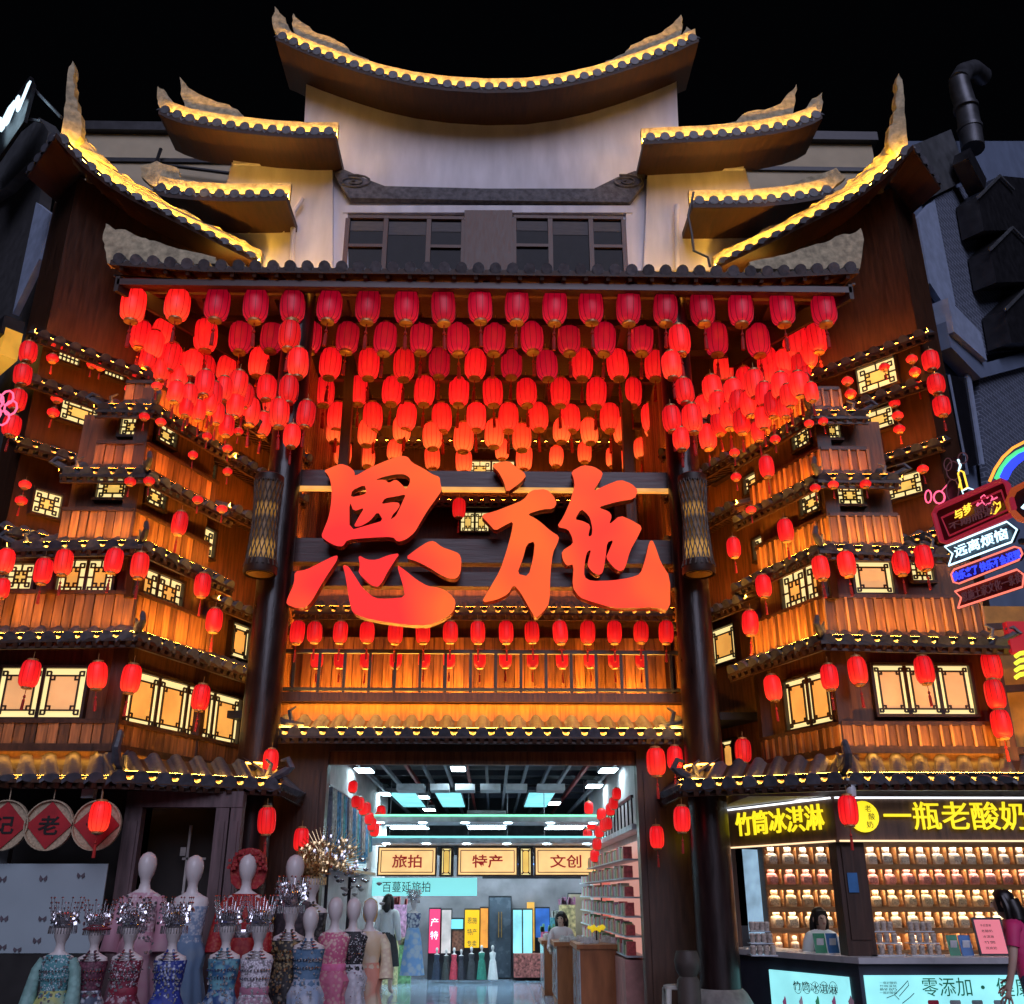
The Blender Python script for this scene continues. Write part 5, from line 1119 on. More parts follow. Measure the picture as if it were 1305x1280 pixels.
b5 = nboard(rr, mat('sign_dark', (.02, .02, .03), .4), -.02); ntube(rr, glow('rust_neon', (.5, .08, .02), .6), b5, .035, True); ntube([(1303, 648), (1309, 640), (1313, 655)], CY, b5, .02)
ell = lambda cx, cy, rx, ry, n=12: [(cx + rx * math.cos(6.283 * k / n), cy + ry * math.sin(6.283 * k / n)) for k in range(n)]
br = nboard([(1204, 640), (1206, 605), (1212, 584), (1226, 580), (1222, 640), (1214, 645)], mat('sign_dark', (.02, .02, .03), .4), -.02, 'bear_backing')
for e_, m, r_ in ((ell(1208, 592, 5, 8), VIO, .006), (ell(1227, 584, 6, 7), VIO, .006), (ell(1215, 600, 9, 12), VIO, .006), (ell(1214, 625, 8, 14), VIO, .006), (ell(1183, 633, 4, 8), PK, .009), (ell(1197, 634, 7, 8), PK, .010)): ntube(e_, m, br, r_, True)
ntube([(1200, 626), (1207, 618)], PK, br, .007); ntube([(1221, 586), (1224, 593), (1222, 601)], CY, br, .012); ntube([(1221, 603), (1224, 600), (1228, 602), (1233, 621), (1226, 625)], YN, br, .010, True); ntube([(1222, 622), (1224, 612)], YN, br, .008); ntube([(1226, 626), (1234, 622), (1243, 625), (1236, 631), (1228, 631)], CY, br, .008, True)
b = MB(); b.bar(nh(1300, 690, -.08), nh(1300, 690, -.08) + Vector((1.2, .4, 0)), .05, .05); b.build('bracket', DKMET, NE)
# ---- shop slice at the right edge
RS = thing('corner_shop', 'slice of neighbouring shop with ochre wall and red board at the right edge', 'shop', (7.3, 11.0, 0))
b = MB(); a = P(1249, 800, 11.8); c = P(1284, 770, 11.8); b.box(a.x + .05, c.x + 1.5, 11.9, 12.1, 2.9, c.z); b.build('ochre_wall', mat('ochre_render', (.50, .26, .06), .7), RS)
b = MB(); a = P(1282, 790, 11.0); b.box(a.x, a.x + 1.5, 11.0, 11.1, P(1290, 832, 11.0).z, P(1290, 792, 11.0).z); b.build('red_board', glow('red_board', (.5, .01, .02), .6), RS)
for k in range(4):
    v = 833 + k * 9; pp = [P(u, v_ , 10.9) for u, v_ in ((1294, v + 4), (1300, v), (1312, v - 2))]; b = MB(); b.tube(pp, .025, 6); b.build('neon_stroke', glow('lime_neon', (.75, .85, .05), 1.4), RS, True)
for v in (800, 880, 960):
    b = MB(); b.bar(P(1250, v, 11.6), P(1320, v - 4, 11.6), .06, .08); b.build('beam', WOODD, RS)
# ================================================================ the lit arcade behind the doorway
XL, XR = -2.27, 2.07; zcl = 3.5
fl = MB().box(XL - 3, XR + 3, 13.25, 30, -.05, .0).build('shop_floor', mat('floor_joint', (.2, .22, .25), .5)); tag(fl, 'polished pale tile floor of the lit shopping arcade', kind='structure')
FT = mat('polished_tile', (.30, .38, .50), .06, var=.12, scale=1.2, rnd=.08)
tm = MB().box(-.5, .5, -.5, .5, 0, .006).mesh('floor_tile', FT)
for i in range(8):
    for j in range(16):
        put('floor_tile', tm, fl, Matrix.Translation((XL - .6 + .72 * (i + .5), 13.4 + .72 * (j + .5), .0)) @ Matrix.Diagonal((.712, .712, 1, 1)))
DKC = mat('dark_ceiling', (.012, .014, .022), .6)
tag(MB().box(XL - 3, XR + 3, 13.25, 30, zcl + .35, zcl + .45).build('ceiling', DKC), 'dark open ceiling of the lit shopping arcade', kind='structure')
for x, nm in ((XL, 'wall_left'), (XR, 'wall_right')):
    s_ = -1 if x < 0 else 1
    tag(MB().box(min(x, x + s_ * .1), max(x, x + s_ * .1), 13.25, 22.0, 0, zcl + .35).build(nm, mat('arcade_wall', (.58, .54, .54), .7, var=.15)), 'inner side wall of the lit arcade', kind='structure')
tag(MB().box(XL - 3, XR + 3, 29.9, 30, 0, zcl + .4).build('wall_back', mat('arcade_back', (.5, .55, .6), .7)), 'far end wall of the lit arcade', kind='structure')
BMW = mat('ceiling_beam', (.05, .06, .09), .5); RDB = mat('red_conduit', (.28, .02, .02), .5); GYB = mat('grey_conduit', (.25, .28, .33), .5)
AR = thing('ceiling_grid', 'dark ceiling grid of beams and conduits over the arcade', 'ceiling grid', (XC, 17, zcl + .3))
for k in range(13):
    x = XL + .15 + (XR - XL - .3) * k / 12; MB().box(x - .025, x + .025, 13.4, 29, zcl + .02 + .05 * (k % 3), zcl + .09 + .05 * (k % 3)).build('conduit', [BMW, GYB, RDB][k % 3] if k % 4 else GYB, AR)
for k in range(7):
    y = 14.2 + k * 1.5; MB().box(XL, XR, y - .04, y + .04, zcl + .2, zcl + .3).build('cross_beam', BMW, AR)
LPW = glow('led_panel', (.66, .90, 1.), 26.0); DISC = glow('led_disc', (.30, .72, .80), 1.6, noise=.3); SCR = glow('cyan_panel', (.22, .70, .78), 1.3, noise=.25)
def on_ceiling(u, v, z):
    d = ray(u, v); return EYE + d * ((z - EYE.z) / d.z)
pos_ = ['beside the left wall, nearer', 'beside the left wall, farther', 'left of centre', 'right of centre', 'beside the right wall, nearer', 'beside the right wall, farther', 'deep in the hall, left', 'deepest in the hall, left', 'deep in the hall, right']
for k, (u, v, w) in enumerate(((455, 982, 20), (483, 1012, 20), (584, 980, 17), (667, 968, 17), (775, 982, 20), (760, 1002, 18), (539, 1016, 15), (547, 1032, 14), (706, 1024, 15))):
    c = on_ceiling(u, v, zcl); c.x = max(XL + .2, min(XR - .2, c.x)); W_ = px_width(c, w); o_ = thing('ceiling_light', 'square white ceiling light, ' + pos_[k], 'ceiling light', c, 'square arcade lights')
    MB().box(c.x - W_ / 2, c.x + W_ / 2, c.y - .28, c.y + .28, c.z - .01, c.z).build('diffuser', LPW, o_); MB().box(c.x - W_ / 2 - .02, c.x + W_ / 2 + .02, c.y - .3, c.y + .3, c.z, c.z + .08).build('housing', METAL, o_)
for u, la in ((510, 'left'), (718, 'right')):
    c = on_ceiling(u, 968, zcl + .02); r_ = px_width(c, 36); o_ = thing('disc_light', 'large round pale blue ceiling light on the %s above the entrance' % la, 'ceiling light', c, 'round arcade lights')
    MB().lathe([(r_, 0), (r_, .05)], 36, c, sy=1.0).build('diffuser', DISC, o_); MB().lathe([(r_ + .03, .052), (r_ + .03, .1)], 36, c).build('housing', METAL, o_)
for k, u in enumerate((521, 575, 686)):
    c = on_ceiling(u, 1020, zcl - .02); W_ = px_width(c, 30); o_ = thing('ceiling_screen', 'rectangular pale cyan ceiling panel, %s from the left' % ordn(k + 1), 'ceiling panel', c, 'cyan ceiling panels')
    MB().box(c.x - W_ / 2, c.x + W_ / 2, c.y - 1.6, c.y + 1.6, c.z - .01, c.z).build('panel', SCR, o_); MB().box(c.x - W_ / 2 - .02, c.x + W_ / 2 + .02, c.y - 1.62, c.y + 1.62, c.z + .001, c.z + .05).build('frame', METAL, o_)
WP = mat('white_soffit', (.6, .62, .66), .5)
for k, (v, y, uu) in enumerate(((1003, 16.0, ((505, 540), (548, 572), (580, 605), (612, 638), (645, 672), (685, 720))), (1037, 18.0, ((595, 645),)), (962, 14.4, ((592, 642),)))):
    for a, c in uu:
        p0 = P(a, v + 4, y); p1 = P(c, v - 4, y); MB().box(p0.x, p1.x, y, y + .5, p0.z, p1.z).build('hanging_box', WP, AR)
for k, (v, y) in enumerate(((1046, 17.2), (1073, 18.4))):
    a, c = P(474, v, y), P(766, v, y); o_ = thing('light_bridge', '%s white light bridge spanning the arcade above the three signs' % ('upper' if k == 0 else 'lower'), 'light bridge', ((a.x + c.x) / 2, y, a.z))
    MB().box(XL, XR, y, y + .9, a.z - .02, a.z + .08).build('deck', WP, o_)
    MB().box(XL, XR, y - .02, y - .003, a.z + .07, a.z + .10).build('edge_tube', glow('green_edge' if k == 0 else 'teal_edge', (.25, .9, .55) if k == 0 else (.2, .7, .7), 1.6), o_)
    for q in range(6): x = XL + (XR - XL) * (q + .5) / 6; MB().lathe([(.07, -.035), (.07, -.022)], 12, (x, y + .12, a.z)).build('spot', LPW, o_)
# three lit signs
yq = 19.4; BOXL = glow('amber_box', (1., .62, .25), .95, noise=.15); RDT = glow('red_letter', (.55, .02, .02), .35)
for k, (u0, u1, tx) in enumerate(((480, 557, '旅拍'), (582, 660, '特产'), (681, 760, '文创'))):
    a, c = P(u0, 1117, yq), P(u1, 1079, yq); o_ = thing('amber_sign', 'hanging amber light box reading %s, %s from the left' % (tx, ordn(k + 1)), 'sign', ((a.x + c.x) / 2, yq, a.z), 'three amber arcade signs')
    MB().box(a.x, c.x, yq, yq + .15, a.z, c.z).build('case', WOODD, o_); MB().box(a.x + .03, c.x - .03, yq - .01, yq - .002, a.z + .03, c.z - .03).build('lit_face', BOXL, o_)
    f_ = MB(); m_ = .07
    for z in (a.z + m_, c.z - m_): f_.box(a.x + m_, c.x - m_, yq - .02, yq - .011, z - .007, z + .007)
    for x in (a.x + m_, c.x - m_): f_.box(x - .007, x + .007, yq - .0205, yq - .0115, a.z + m_, c.z - m_)
    tag(f_.build('fret_line', WOODD, o_), kind='stuff')
    text('lettering', tx, o_, ((a.x + c.x) / 2, yq - .03, (a.z + c.z) / 2), (1, 0, 0), (0, 0, 1), (c.x - a.x) * .5, (c.z - a.z) * .44, RDT, .01, .015)
    for x in (a.x + .2, c.x - .2): MB().tube([(x, yq + .05, c.z), (x, yq + .05, zcl + .2)], .008, 5).build('rod', METAL, o_)
for k, u in enumerate((569, 670)):
    a, c = P(u - 6, 1115, yq), P(u + 6, 1082, yq); o_ = thing('lattice_box', 'narrow amber lattice box between the arcade signs, %s of two' % ordn(k + 1), 'lamp', ((a.x + c.x) / 2, yq, a.z), 'narrow lattice boxes')
    MB().box(a.x - .05, c.x + .05, yq + .004, yq + .14, a.z - .02, c.z + .02).build('case', WOODD, o_); window_at(o_, Vector(((a.x + c.x) / 2, yq - .02, (a.z + c.z) / 2)), Vector((1, 0, 0)), Vector((0, -1, 0)), c.x - a.x, c.z - a.z, 1, 'big', PANEY)
a, c = P(462, 1142, 19.8), P(608, 1119, 19.8); o_ = thing('studio_banner', 'pale cyan lit banner of the photo studio below the signs', 'banner', ((a.x + c.x) / 2, 19.8, a.z))
MB().box(a.x, c.x, 19.8, 19.9, a.z, c.z).build('light_box', glow('cyan_banner', (.25, .78, .80), 1.0), o_); text('lettering', '百蔓延旅拍', o_, ((a.x * .62 + c.x * .38), 19.79, (a.z + c.z) / 2), (1, 0, 0), (0, 0, 1), (c.x - a.x) * .42, (c.z - a.z) * .6, INK, .004)
# strings of small lanterns along both sides
for sd_, lst in (('left', ((418, 1003), (418, 1022), (430, 1024), (437, 1031), (447, 1030), (456, 1043), (466, 1051), (475, 1058), (449, 1044), (430, 1035))), ('right', ((808, 1012), (805, 1024), (788, 1032), (782, 1050), (770, 1052), (800, 1038), (803, 1060), (777, 1076), (766, 1091), (795, 1050), (812, 1030), (786, 1065)))):
    for i, (u, v) in enumerate(lst):
        y = 14.2 + i * .42; c = P(u, v, y); c.x = max(XL + .3, min(XR - .32, c.x)); lantern(c, px_width(c, 12), 'long', LRED, 'small lantern, %s inwards on the string along the %s inside of the arcade' % (ordn(i + 1), sd_), 'arcade %s lantern string' % sd_, tassel=False).scale.z *= .85
# left garment showcase high on the wall
SC_ = thing('garment_showcase', 'bright high showcase of hanging costumes on the left arcade wall', 'showcase', (XL, 14.5, 1.9))
z0_, z1_ = 2.0, 3.05
MB().box(XL + .005, XL + .03, 13.4, 18.5, z0_, z1_).build('back_panel', glow('showcase_light', (.45, .72, .85), .8, noise=.3), SC_); MB().box(XL + .002, XL + .2, 13.4, 18.5, z0_ - .05, z0_).build('ledge', METAL, SC_); MB().tube([(XL + .10, 13.4, z1_ - .05), (XL + .10, 18.5, z1_ - .05)], .014, 6).build('rail', METAL, SC_)
for k in range(24):
    y = 13.5 + k * .2; col = random.choice([(.1, .3, .5), (.5, .1, .15), (.55, .5, .45), (.12, .12, .16), (.4, .2, .4), (.1, .4, .4)])
    b = MB(); h = random.uniform(.6, .85); b.hexa([(XL + .04, y - .05, z1_ - .1 - h), (XL + .16, y - .05, z1_ - .1 - h), (XL + .16, y + .05, z1_ - .1 - h), (XL + .04, y + .05, z1_ - .1 - h), (XL + .06, y - .03, z1_ - .07), (XL + .13, y - .03, z1_ - .07), (XL + .13, y + .03, z1_ - .07), (XL + .06, y + .03, z1_ - .07)])
    tag(b.build('hanging_costume', mat('costume_%d' % (k % 8), col, .7, var=.5, scale=18)), 'costume, %s along the rail of the high arcade showcase' % ordn(k + 1), 'costume', 'costumes in the high showcase')
# right wall shelf of packets
RSH = thing('packet_shelf', 'tall lit shelf packed with small goods on the right arcade wall', 'shelf', (XR - .2, 16, 0))
MB().box(XR - .03, XR - .005, 14.0, 21.0, .9, 2.35).build('back_panel', glow('shelf_back', (.9, .45, .38), .55), RSH)
gm = [mat('packet_%d' % k, c_, .4, var=.4, scale=20) for k, c_ in enumerate([(.6, .1, .1), (.6, .5, .3), (.15, .35, .2), (.6, .6, .58), (.5, .2, .35)])]
for r_ in range(6):
    z = .9 + r_ * .24; MB().box(XR - .30, XR - .031, 14.0, 21.0, z - .02, z).build('shelf_board', WP, RSH)
    for q in range(5):
        b = MB()
        for k in range(10):
            y = 14.1 + (k * 5 + q) * .137; b.box(XR - .28, XR - .16, y - .05, y + .05, z + .003, z + random.uniform(.12, .18))
        tag(b.build('packets', gm[q], RSH), kind='stuff')
MB().box(XR - .32, XR - .004, 14.0, 21.0, 0, .85).build('base_cabinet', mat('pink_cabinet', (.55, .25, .22), .5), RSH)
MB().box(XR - .22, XR - .004, 13.5, 20, 2.45, 2.52).build('gallery_floor', WP, RSH)
for k in range(16): MB().box(XR - .21, XR - .19, 13.55 + k * .4, 13.57 + k * .4, 2.52, 2.85).build('gallery_spindle', DKMET, RSH)
MB().box(XR - .22, XR - .18, 13.5, 20, 2.85, 2.89).build('gallery_rail', DKMET, RSH)
# wooden counters
CWD = mat('counter_wood', (.36, .12, .04), .35, var=.3, stretch=(3, 3, .6), scale=3)
for k, (u0, u1, vt, y) in enumerate(((735, 808, 1204, 15.1), (706, 745, 1201, 17.2), (690, 722, 1199, 18.9))):
    a, c = P(u0, vt, y), P(u1, vt, y); z = a.z; o_ = thing('shop_counter', 'reddish wooden shop counter with goods, %s from the entrance' % ordn(k + 1), 'counter', ((a.x + c.x) / 2, y + .5, 0), 'arcade counters')
    MB().box(a.x + .05, c.x - .05, y + .03, y + 1.3, 0, z - .06).build('body', CWD, o_); MB().box(a.x, c.x, y, y + 1.35, z - .06, z).build('top', CWD, o_); MB().box(a.x + .035, a.x + .047, y + .05, y + 1.28, .1, z - .1).build('glass_side', mat('counter_glass', (.5, .55, .6), .1), o_)
    b = MB()
    for q in range(26):
        x, yy = random.uniform(a.x + .06, c.x - .1), y + random.uniform(.1, 1.2); b.box(x, x + .07, yy, yy + .06, z + .002, z + random.uniform(.03, .09))
    tag(b.build('packets', mat('white_packet', (.6, .6, .62), .35, var=.3, scale=30), o_), kind='stuff')
c = P(760, 1186, 15.6); o_ = thing('yellow_display', 'bright yellow flower display on the nearest arcade counter', 'display', c)
MB().tube([(c.x, c.y, 1.0), (c.x, c.y, c.z)], .012, 6).build('stem', DKMET, o_)
b = MB()
for k in range(16): b.lathe([(.005, -.03), (.03, 0), (.005, .03)], 6, (c.x + random.uniform(-.12, .12), c.y + random.uniform(-.05, .05), c.z + random.uniform(-.03, .06)))
tag(b.build('blossoms', glow('yellow_bloom', (.9, .65, .02), .6), o_), kind='stuff')
# back displays at the far end
def flat(u0, v0, u1, v1, y, m, name, lab, cat, th=.12, legs=True):
    a, c = P(u0, v1, y), P(u1, v0, y); o_ = thing(name, lab, cat, ((a.x + c.x) / 2, y, 0)); MB().box(a.x, c.x, y, y + th, max(.03, a.z), c.z).build('face', m, o_); MB().box(a.x - .02, c.x + .02, y + th + .002, y + th + .05, 0, c.z + .03).build('frame', DKMET, o_); return o_, a, c
o_, a, c = flat(546, 1159, 561, 1215, 22.2, glow('pink_banner', (.9, .05, .18), .8), 'pink_banner', 'tall pink red banner at the far end of the arcade', 'banner')
text('lettering', '产', o_, ((a.x + c.x) / 2, 22.19, c.z - .25), (1, 0, 0), (0, 0, 1), .16, .16, WN, .003); text('lettering', '特', o_, ((a.x + c.x) / 2, 22.19, c.z - .5), (1, 0, 0), (0, 0, 1), .16, .16, WN, .003)
flat(562, 1160, 575, 1215, 22.2, glow('photo_banner', (.6, .55, .55), .7, noise=.5), 'photo_banner', 'pale photo banner right of the pink banner', 'banner')
o_, a, c = flat(592, 1160, 611, 1208, 22.1, glow('yellow_poster', (.95, .55, .01), .8), 'yellow_poster', 'yellow poster with dark lettering in the arcade', 'poster')
for k, s_ in enumerate(('恩施', '特产', '专卖')): text('lettering', s_, o_, ((a.x + c.x) / 2, 22.09, c.z - .2 - .22 * k), (1, 0, 0), (0, 0, 1), .2, .12, INK, .003)
flat(612, 1158, 622, 1208, 22.1, glow('orange_poster', (.95, .35, .05), .7, noise=.6), 'orange_poster', 'orange mottled poster beside the yellow poster', 'poster')
flat(575, 1172, 590, 1184, 22.3, glow('cyan_screen', (.2, .7, .8), 1.), 'small_screen', 'small cyan screen left of the yellow poster', 'screen')
flat(576, 1186, 591, 1212, 22.35, mat('brown_case', (.3, .12, .08), .6, var=.6, scale=20), 'goods_case', 'brown goods case below the small cyan screen', 'case')
o_, a, c = flat(623, 1144, 651, 1249, 22.6, mat('grey_door', (.08, .10, .13), .25), 'glass_door', 'tall dark grey double door at the far end of the arcade', 'door')
for s_ in (-.03, .03): MB().box((a.x + c.x) / 2 + s_ - .008, (a.x + c.x) / 2 + s_ + .008, 22.56, 22.59, .8, 1.3).build('handle', GOLDM, o_)
for k, u in enumerate((654, 667)): flat(u, 1160, u + 11, 1215, 22.3, glow('cyan_case', (.30, .75, .80), .9, noise=.3), 'cyan_cabinet', 'pale cyan lit display cabinet, %s of two right of the dark door' % ordn(k + 1), 'cabinet')
flat(672, 1150, 681, 1212, 22.8, glow('amber_case', (.9, .45, .08), .6, noise=.5), 'amber_cabinet', 'narrow amber display column right of the cyan cabinets', 'cabinet')
flat(683, 1158, 700, 1195, 22.4, glow('blue_screen', (.03, .12, .45), .8, noise=.5), 'blue_screen', 'dark blue lit screen near the arcade counters', 'screen')
flat(728, 1140, 757, 1205, 22.0, mat('beige_column', (.5, .40, .28), .7, var=.1), 'square_column', 'square beige column behind the arcade counters', 'column', .5)
flat(655, 1216, 690, 1246, 22.1, mat('red_goods', (.4, .12, .1), .6, var=.8, scale=25), 'goods_bin', 'low bin of red goods right of the dark door', 'bin', .5)
flat(770, 1120, 785, 1200, 18.0, glow('pink_pillar', (.9, .25, .2), .6, noise=.3), 'lit_pillar', 'red lit pillar with pink characters by the packet shelf', 'pillar')
MB_ = MB().box(XL - .8, XR + .8, 22.9, 23.0, 0, 2.45); tag(MB_.build('partition', mat('partition_wall', (.20, .18, .20), .6, var=.5, scale=1.5)), 'low partition behind the arcade displays', kind='structure')
a = thing('light_track', 'dark ceiling tracks with blue light behind the signs', 'light track', (1, 21, 2.6))
MB().box(.2, XR, 21.0, 21.1, 2.38, 2.46).build('track', DKMET, a); MB().box(.2, XR, 20.9, 20.95, 2.2, 2.23).build('blue_tube', glow('blue_strip', (.15, .35, 1.), 2.), a); MB().box(-.2, XR, 21.5, 21.6, 1.95, 2.02).build('track', DKMET, a)

for k in range(6):  # added lights hidden behind the signs, brightening the far end
    x = XL + .5 + (k % 3) * 1.65; y = 20.6 + (k // 3) * 1.2; o_ = thing('ceiling_light', 'added hidden fill light over the far displays, %s row, %s from the left' % (('near', 'far')[k // 3], ordn(k % 3 + 1)), 'ceiling light', (x, y, 2.95), 'added fill lights over the far displays')
    MB().box(x - .4, x + .4, y - .25, y + .25, 2.95, 2.96).build('diffuser', LPW, o_); MB().box(x - .42, x + .42, y - .27, y + .27, 2.962, 3.0).build('housing', METAL, o_)
# mixed stock on the partition and tables of trinkets
for k in range(9):
    u = 480 + k * 8.5 if k < 5 else 640 + k * 12; y = 21.9 - (k % 3) * .3; c = P(u, 1225, y); w = .16; col = [(.6, .1, .2), (.1, .35, .45), (.7, .6, .3), (.6, .3, .5), (.2, .4, .2)][k % 5]
    h = .7 + .25 * (k % 4); o_ = thing('trinket_stand', ['rose', 'teal', 'straw', 'mauve', 'green'][k % 5] + ' stand of trinkets in the arcade, %s from the left' % ordn(k + 1), 'stand', (c.x, y, 0), 'trinket stands')
    MB().box(c.x - w, c.x + w, y - .12, y + .12, 0, h).build('case', mat('stand_%d' % (k % 5), col, .5, var=.6, scale=14), o_)
    b = MB()
    for q in range(14): x_ = c.x + random.uniform(-w, w); b.box(x_ - .02, x_ + .02, y - .1, y + .05, h + .002, h + random.uniform(.04, .16))
    tag(b.build('trinkets', gm[(k + 2) % 5], o_), kind='stuff')
# ================================================================ mannequins and people
SKIN_M = mat('mannequin_shell', (.72, .66, .65), .35, var=.05, scale=3)
SILV = mat('silver_ornament', (.72, .72, .76), .22, 1.0, var=.3, scale=30); GOLDO = mat('gold_ornament', (.75, .55, .28), .28, 1.0, var=.3, scale=30)
def fabric(name, c1, c2=None, sc=22., thr=.5, rough=.6, sheen=.0):
    if name in MATS: return MATS[name]
    m, t, b = nodes_of(name); N = t.nodes; L = t.links; b.inputs['Roughness'].default_value = rough
    if sheen: b.inputs['Sheen Weight'].default_value = sheen
    g = N.new('ShaderNodeNewGeometry'); vo = N.new('ShaderNodeTexVoronoi'); vo.inputs['Scale'].default_value = sc; L.new(g.outputs['Position'], vo.inputs['Vector'])
    nz = N.new('ShaderNodeTexNoise'); nz.inputs['Scale'].default_value = sc * .35; nz.inputs['Detail'].default_value = 5; L.new(g.outputs['Position'], nz.inputs['Vector'])
    ad = N.new('ShaderNodeMath'); ad.operation = 'MULTIPLY'; L.new(vo.outputs['Distance'], ad.inputs[0]); L.new(nz.outputs[0], ad.inputs[1])
    cr = N.new('ShaderNodeValToRGB'); cr.color_ramp.elements[0].position = thr * .30; cr.color_ramp.elements[1].position = thr * .62
    cr.color_ramp.elements[0].color = (*[min(.85, x * 1.25) for x in (c2 or [x * 1.5 for x in c1])], 1); cr.color_ramp.elements[1].color = (*[min(.8, x * 1.45) for x in c1], 1); L.new(ad.outputs[0], cr.inputs[0]); L.new(cr.outputs[0], b.inputs['Base Color'])
    bp = N.new('ShaderNodeBump'); bp.inputs['Strength'].default_value = .35; bp.inputs['Distance'].default_value = .02; L.new(ad.outputs[0], bp.inputs['Height']); L.new(bp.outputs[0], b.inputs['Normal'])
    return m
BODY = [(.80, .12, .095), (.95, .17, .125), (1.10, .125, .092), (1.22, .145, .105), (1.31, .155, .112), (1.39, .175, .09), (1.435, .165, .078), (1.46, .11, .065), (1.49, .058, .054), (1.545, .046, .047), (1.585, .052, .062), (1.62, .070, .085), (1.67, .083, .098), (1.72, .088, .102), (1.77, .080, .092), (1.81, .056, .066), (1.832, .018, .022)]
def loft(rings, n=20, wob=0., k=8, ph=0.):
    b = MB(); vs = []; fs = []
    for (z, rx, ry) in rings:
        for j in range(n):
            a = 6.28319 * j / n; w = 1 + wob * math.cos(k * a + ph) * max(0, min(1, (1.15 - z) / .5))
            vs.append((rx * w * math.cos(a), ry * w * math.sin(a), z))
    for i in range(len(rings) - 1):
        for j in range(n): fs.append((i * n + j, i * n + (j + 1) % n, (i + 1) * n + (j + 1) % n, (i + 1) * n + j))
    fs += [tuple(range(n))[::-1], tuple((len(rings) - 1) * n + j for j in range(n))]
    return b.add(vs, fs)
def rad_at(z):
    for (a, b) in zip(BODY, BODY[1:]):
        if a[0] <= z <= b[0]:
            t = (z - a[0]) / (b[0] - a[0]); return a[1] + (b[1] - a[1]) * t, a[2] + (b[2] - a[2]) * t
    return BODY[0][1:]
BODYM = loft(BODY, 22).mesh('body', SKIN_M, True)
def crown(o, m, kind, s=1.):
    b = MB(); z = 1.735
    b.lathe([(.094, z), (.100, z + .02), (.096, z + .03), (.106, z + .045), (.116, z + .10), (.104, z + .135), (.06, z + .155), (.01, z + .16)], 18, sx=.9, sy=1.05, ribs=.05)
    hb = b.build('headband', m, None); hb.parent = o; hb.scale = (1.18, 1.18, 1.0)
    q = MB(); rng = random.Random(int(s * 1000) + len(kind))
    n = 190 if kind == 'big' else 130
    for k in range(n):
        a = rng.uniform(0, 6.283); zz_ = rng.uniform(z + .03, z + (.18 if kind == 'big' else .12)); r_ = rng.uniform(.05, .13 if kind == 'big' else .11)
        c = Vector((r_ * math.cos(a), r_ * math.sin(a), zz_)); q.obox(c, Vector((math.cos(a + .7), math.sin(a + .7), .3)).normalized(), Vector((-math.sin(a + .7), math.cos(a + .7), 0)), Vector((-.3 * math.cos(a), -.3 * math.sin(a), 1)).normalized(), rng.uniform(.004, .012), .003, rng.uniform(.005, .013))
    for k in range(30):
        a = 6.283 * k / 30; c0_ = Vector((.085 * math.cos(a), .10 * math.sin(a), z + .05)); q.tube([c0_, c0_ + Vector((.03 * math.cos(a), .03 * math.sin(a), .10 + .04 * (k % 3)))], [.004, .002], 4)
        tp = c0_ + Vector((.03 * math.cos(a), .03 * math.sin(a), .10 + .04 * (k % 3))); q.lathe([(.001, -.009), (.009, 0), (.001, .009)], 5, tp)
        q.tube([c0_ + Vector((.01 * math.cos(a), .01 * math.sin(a), -.04)), c0_ + Vector((.014 * math.cos(a), .014 * math.sin(a), -.10))], .004, 4)
    e = q.build('filigree', m, None); e.parent = o; e.scale = (1.45, 1.45, 1.32); e.location.z = -.32 * 1.735; tag(e, kind='stuff')
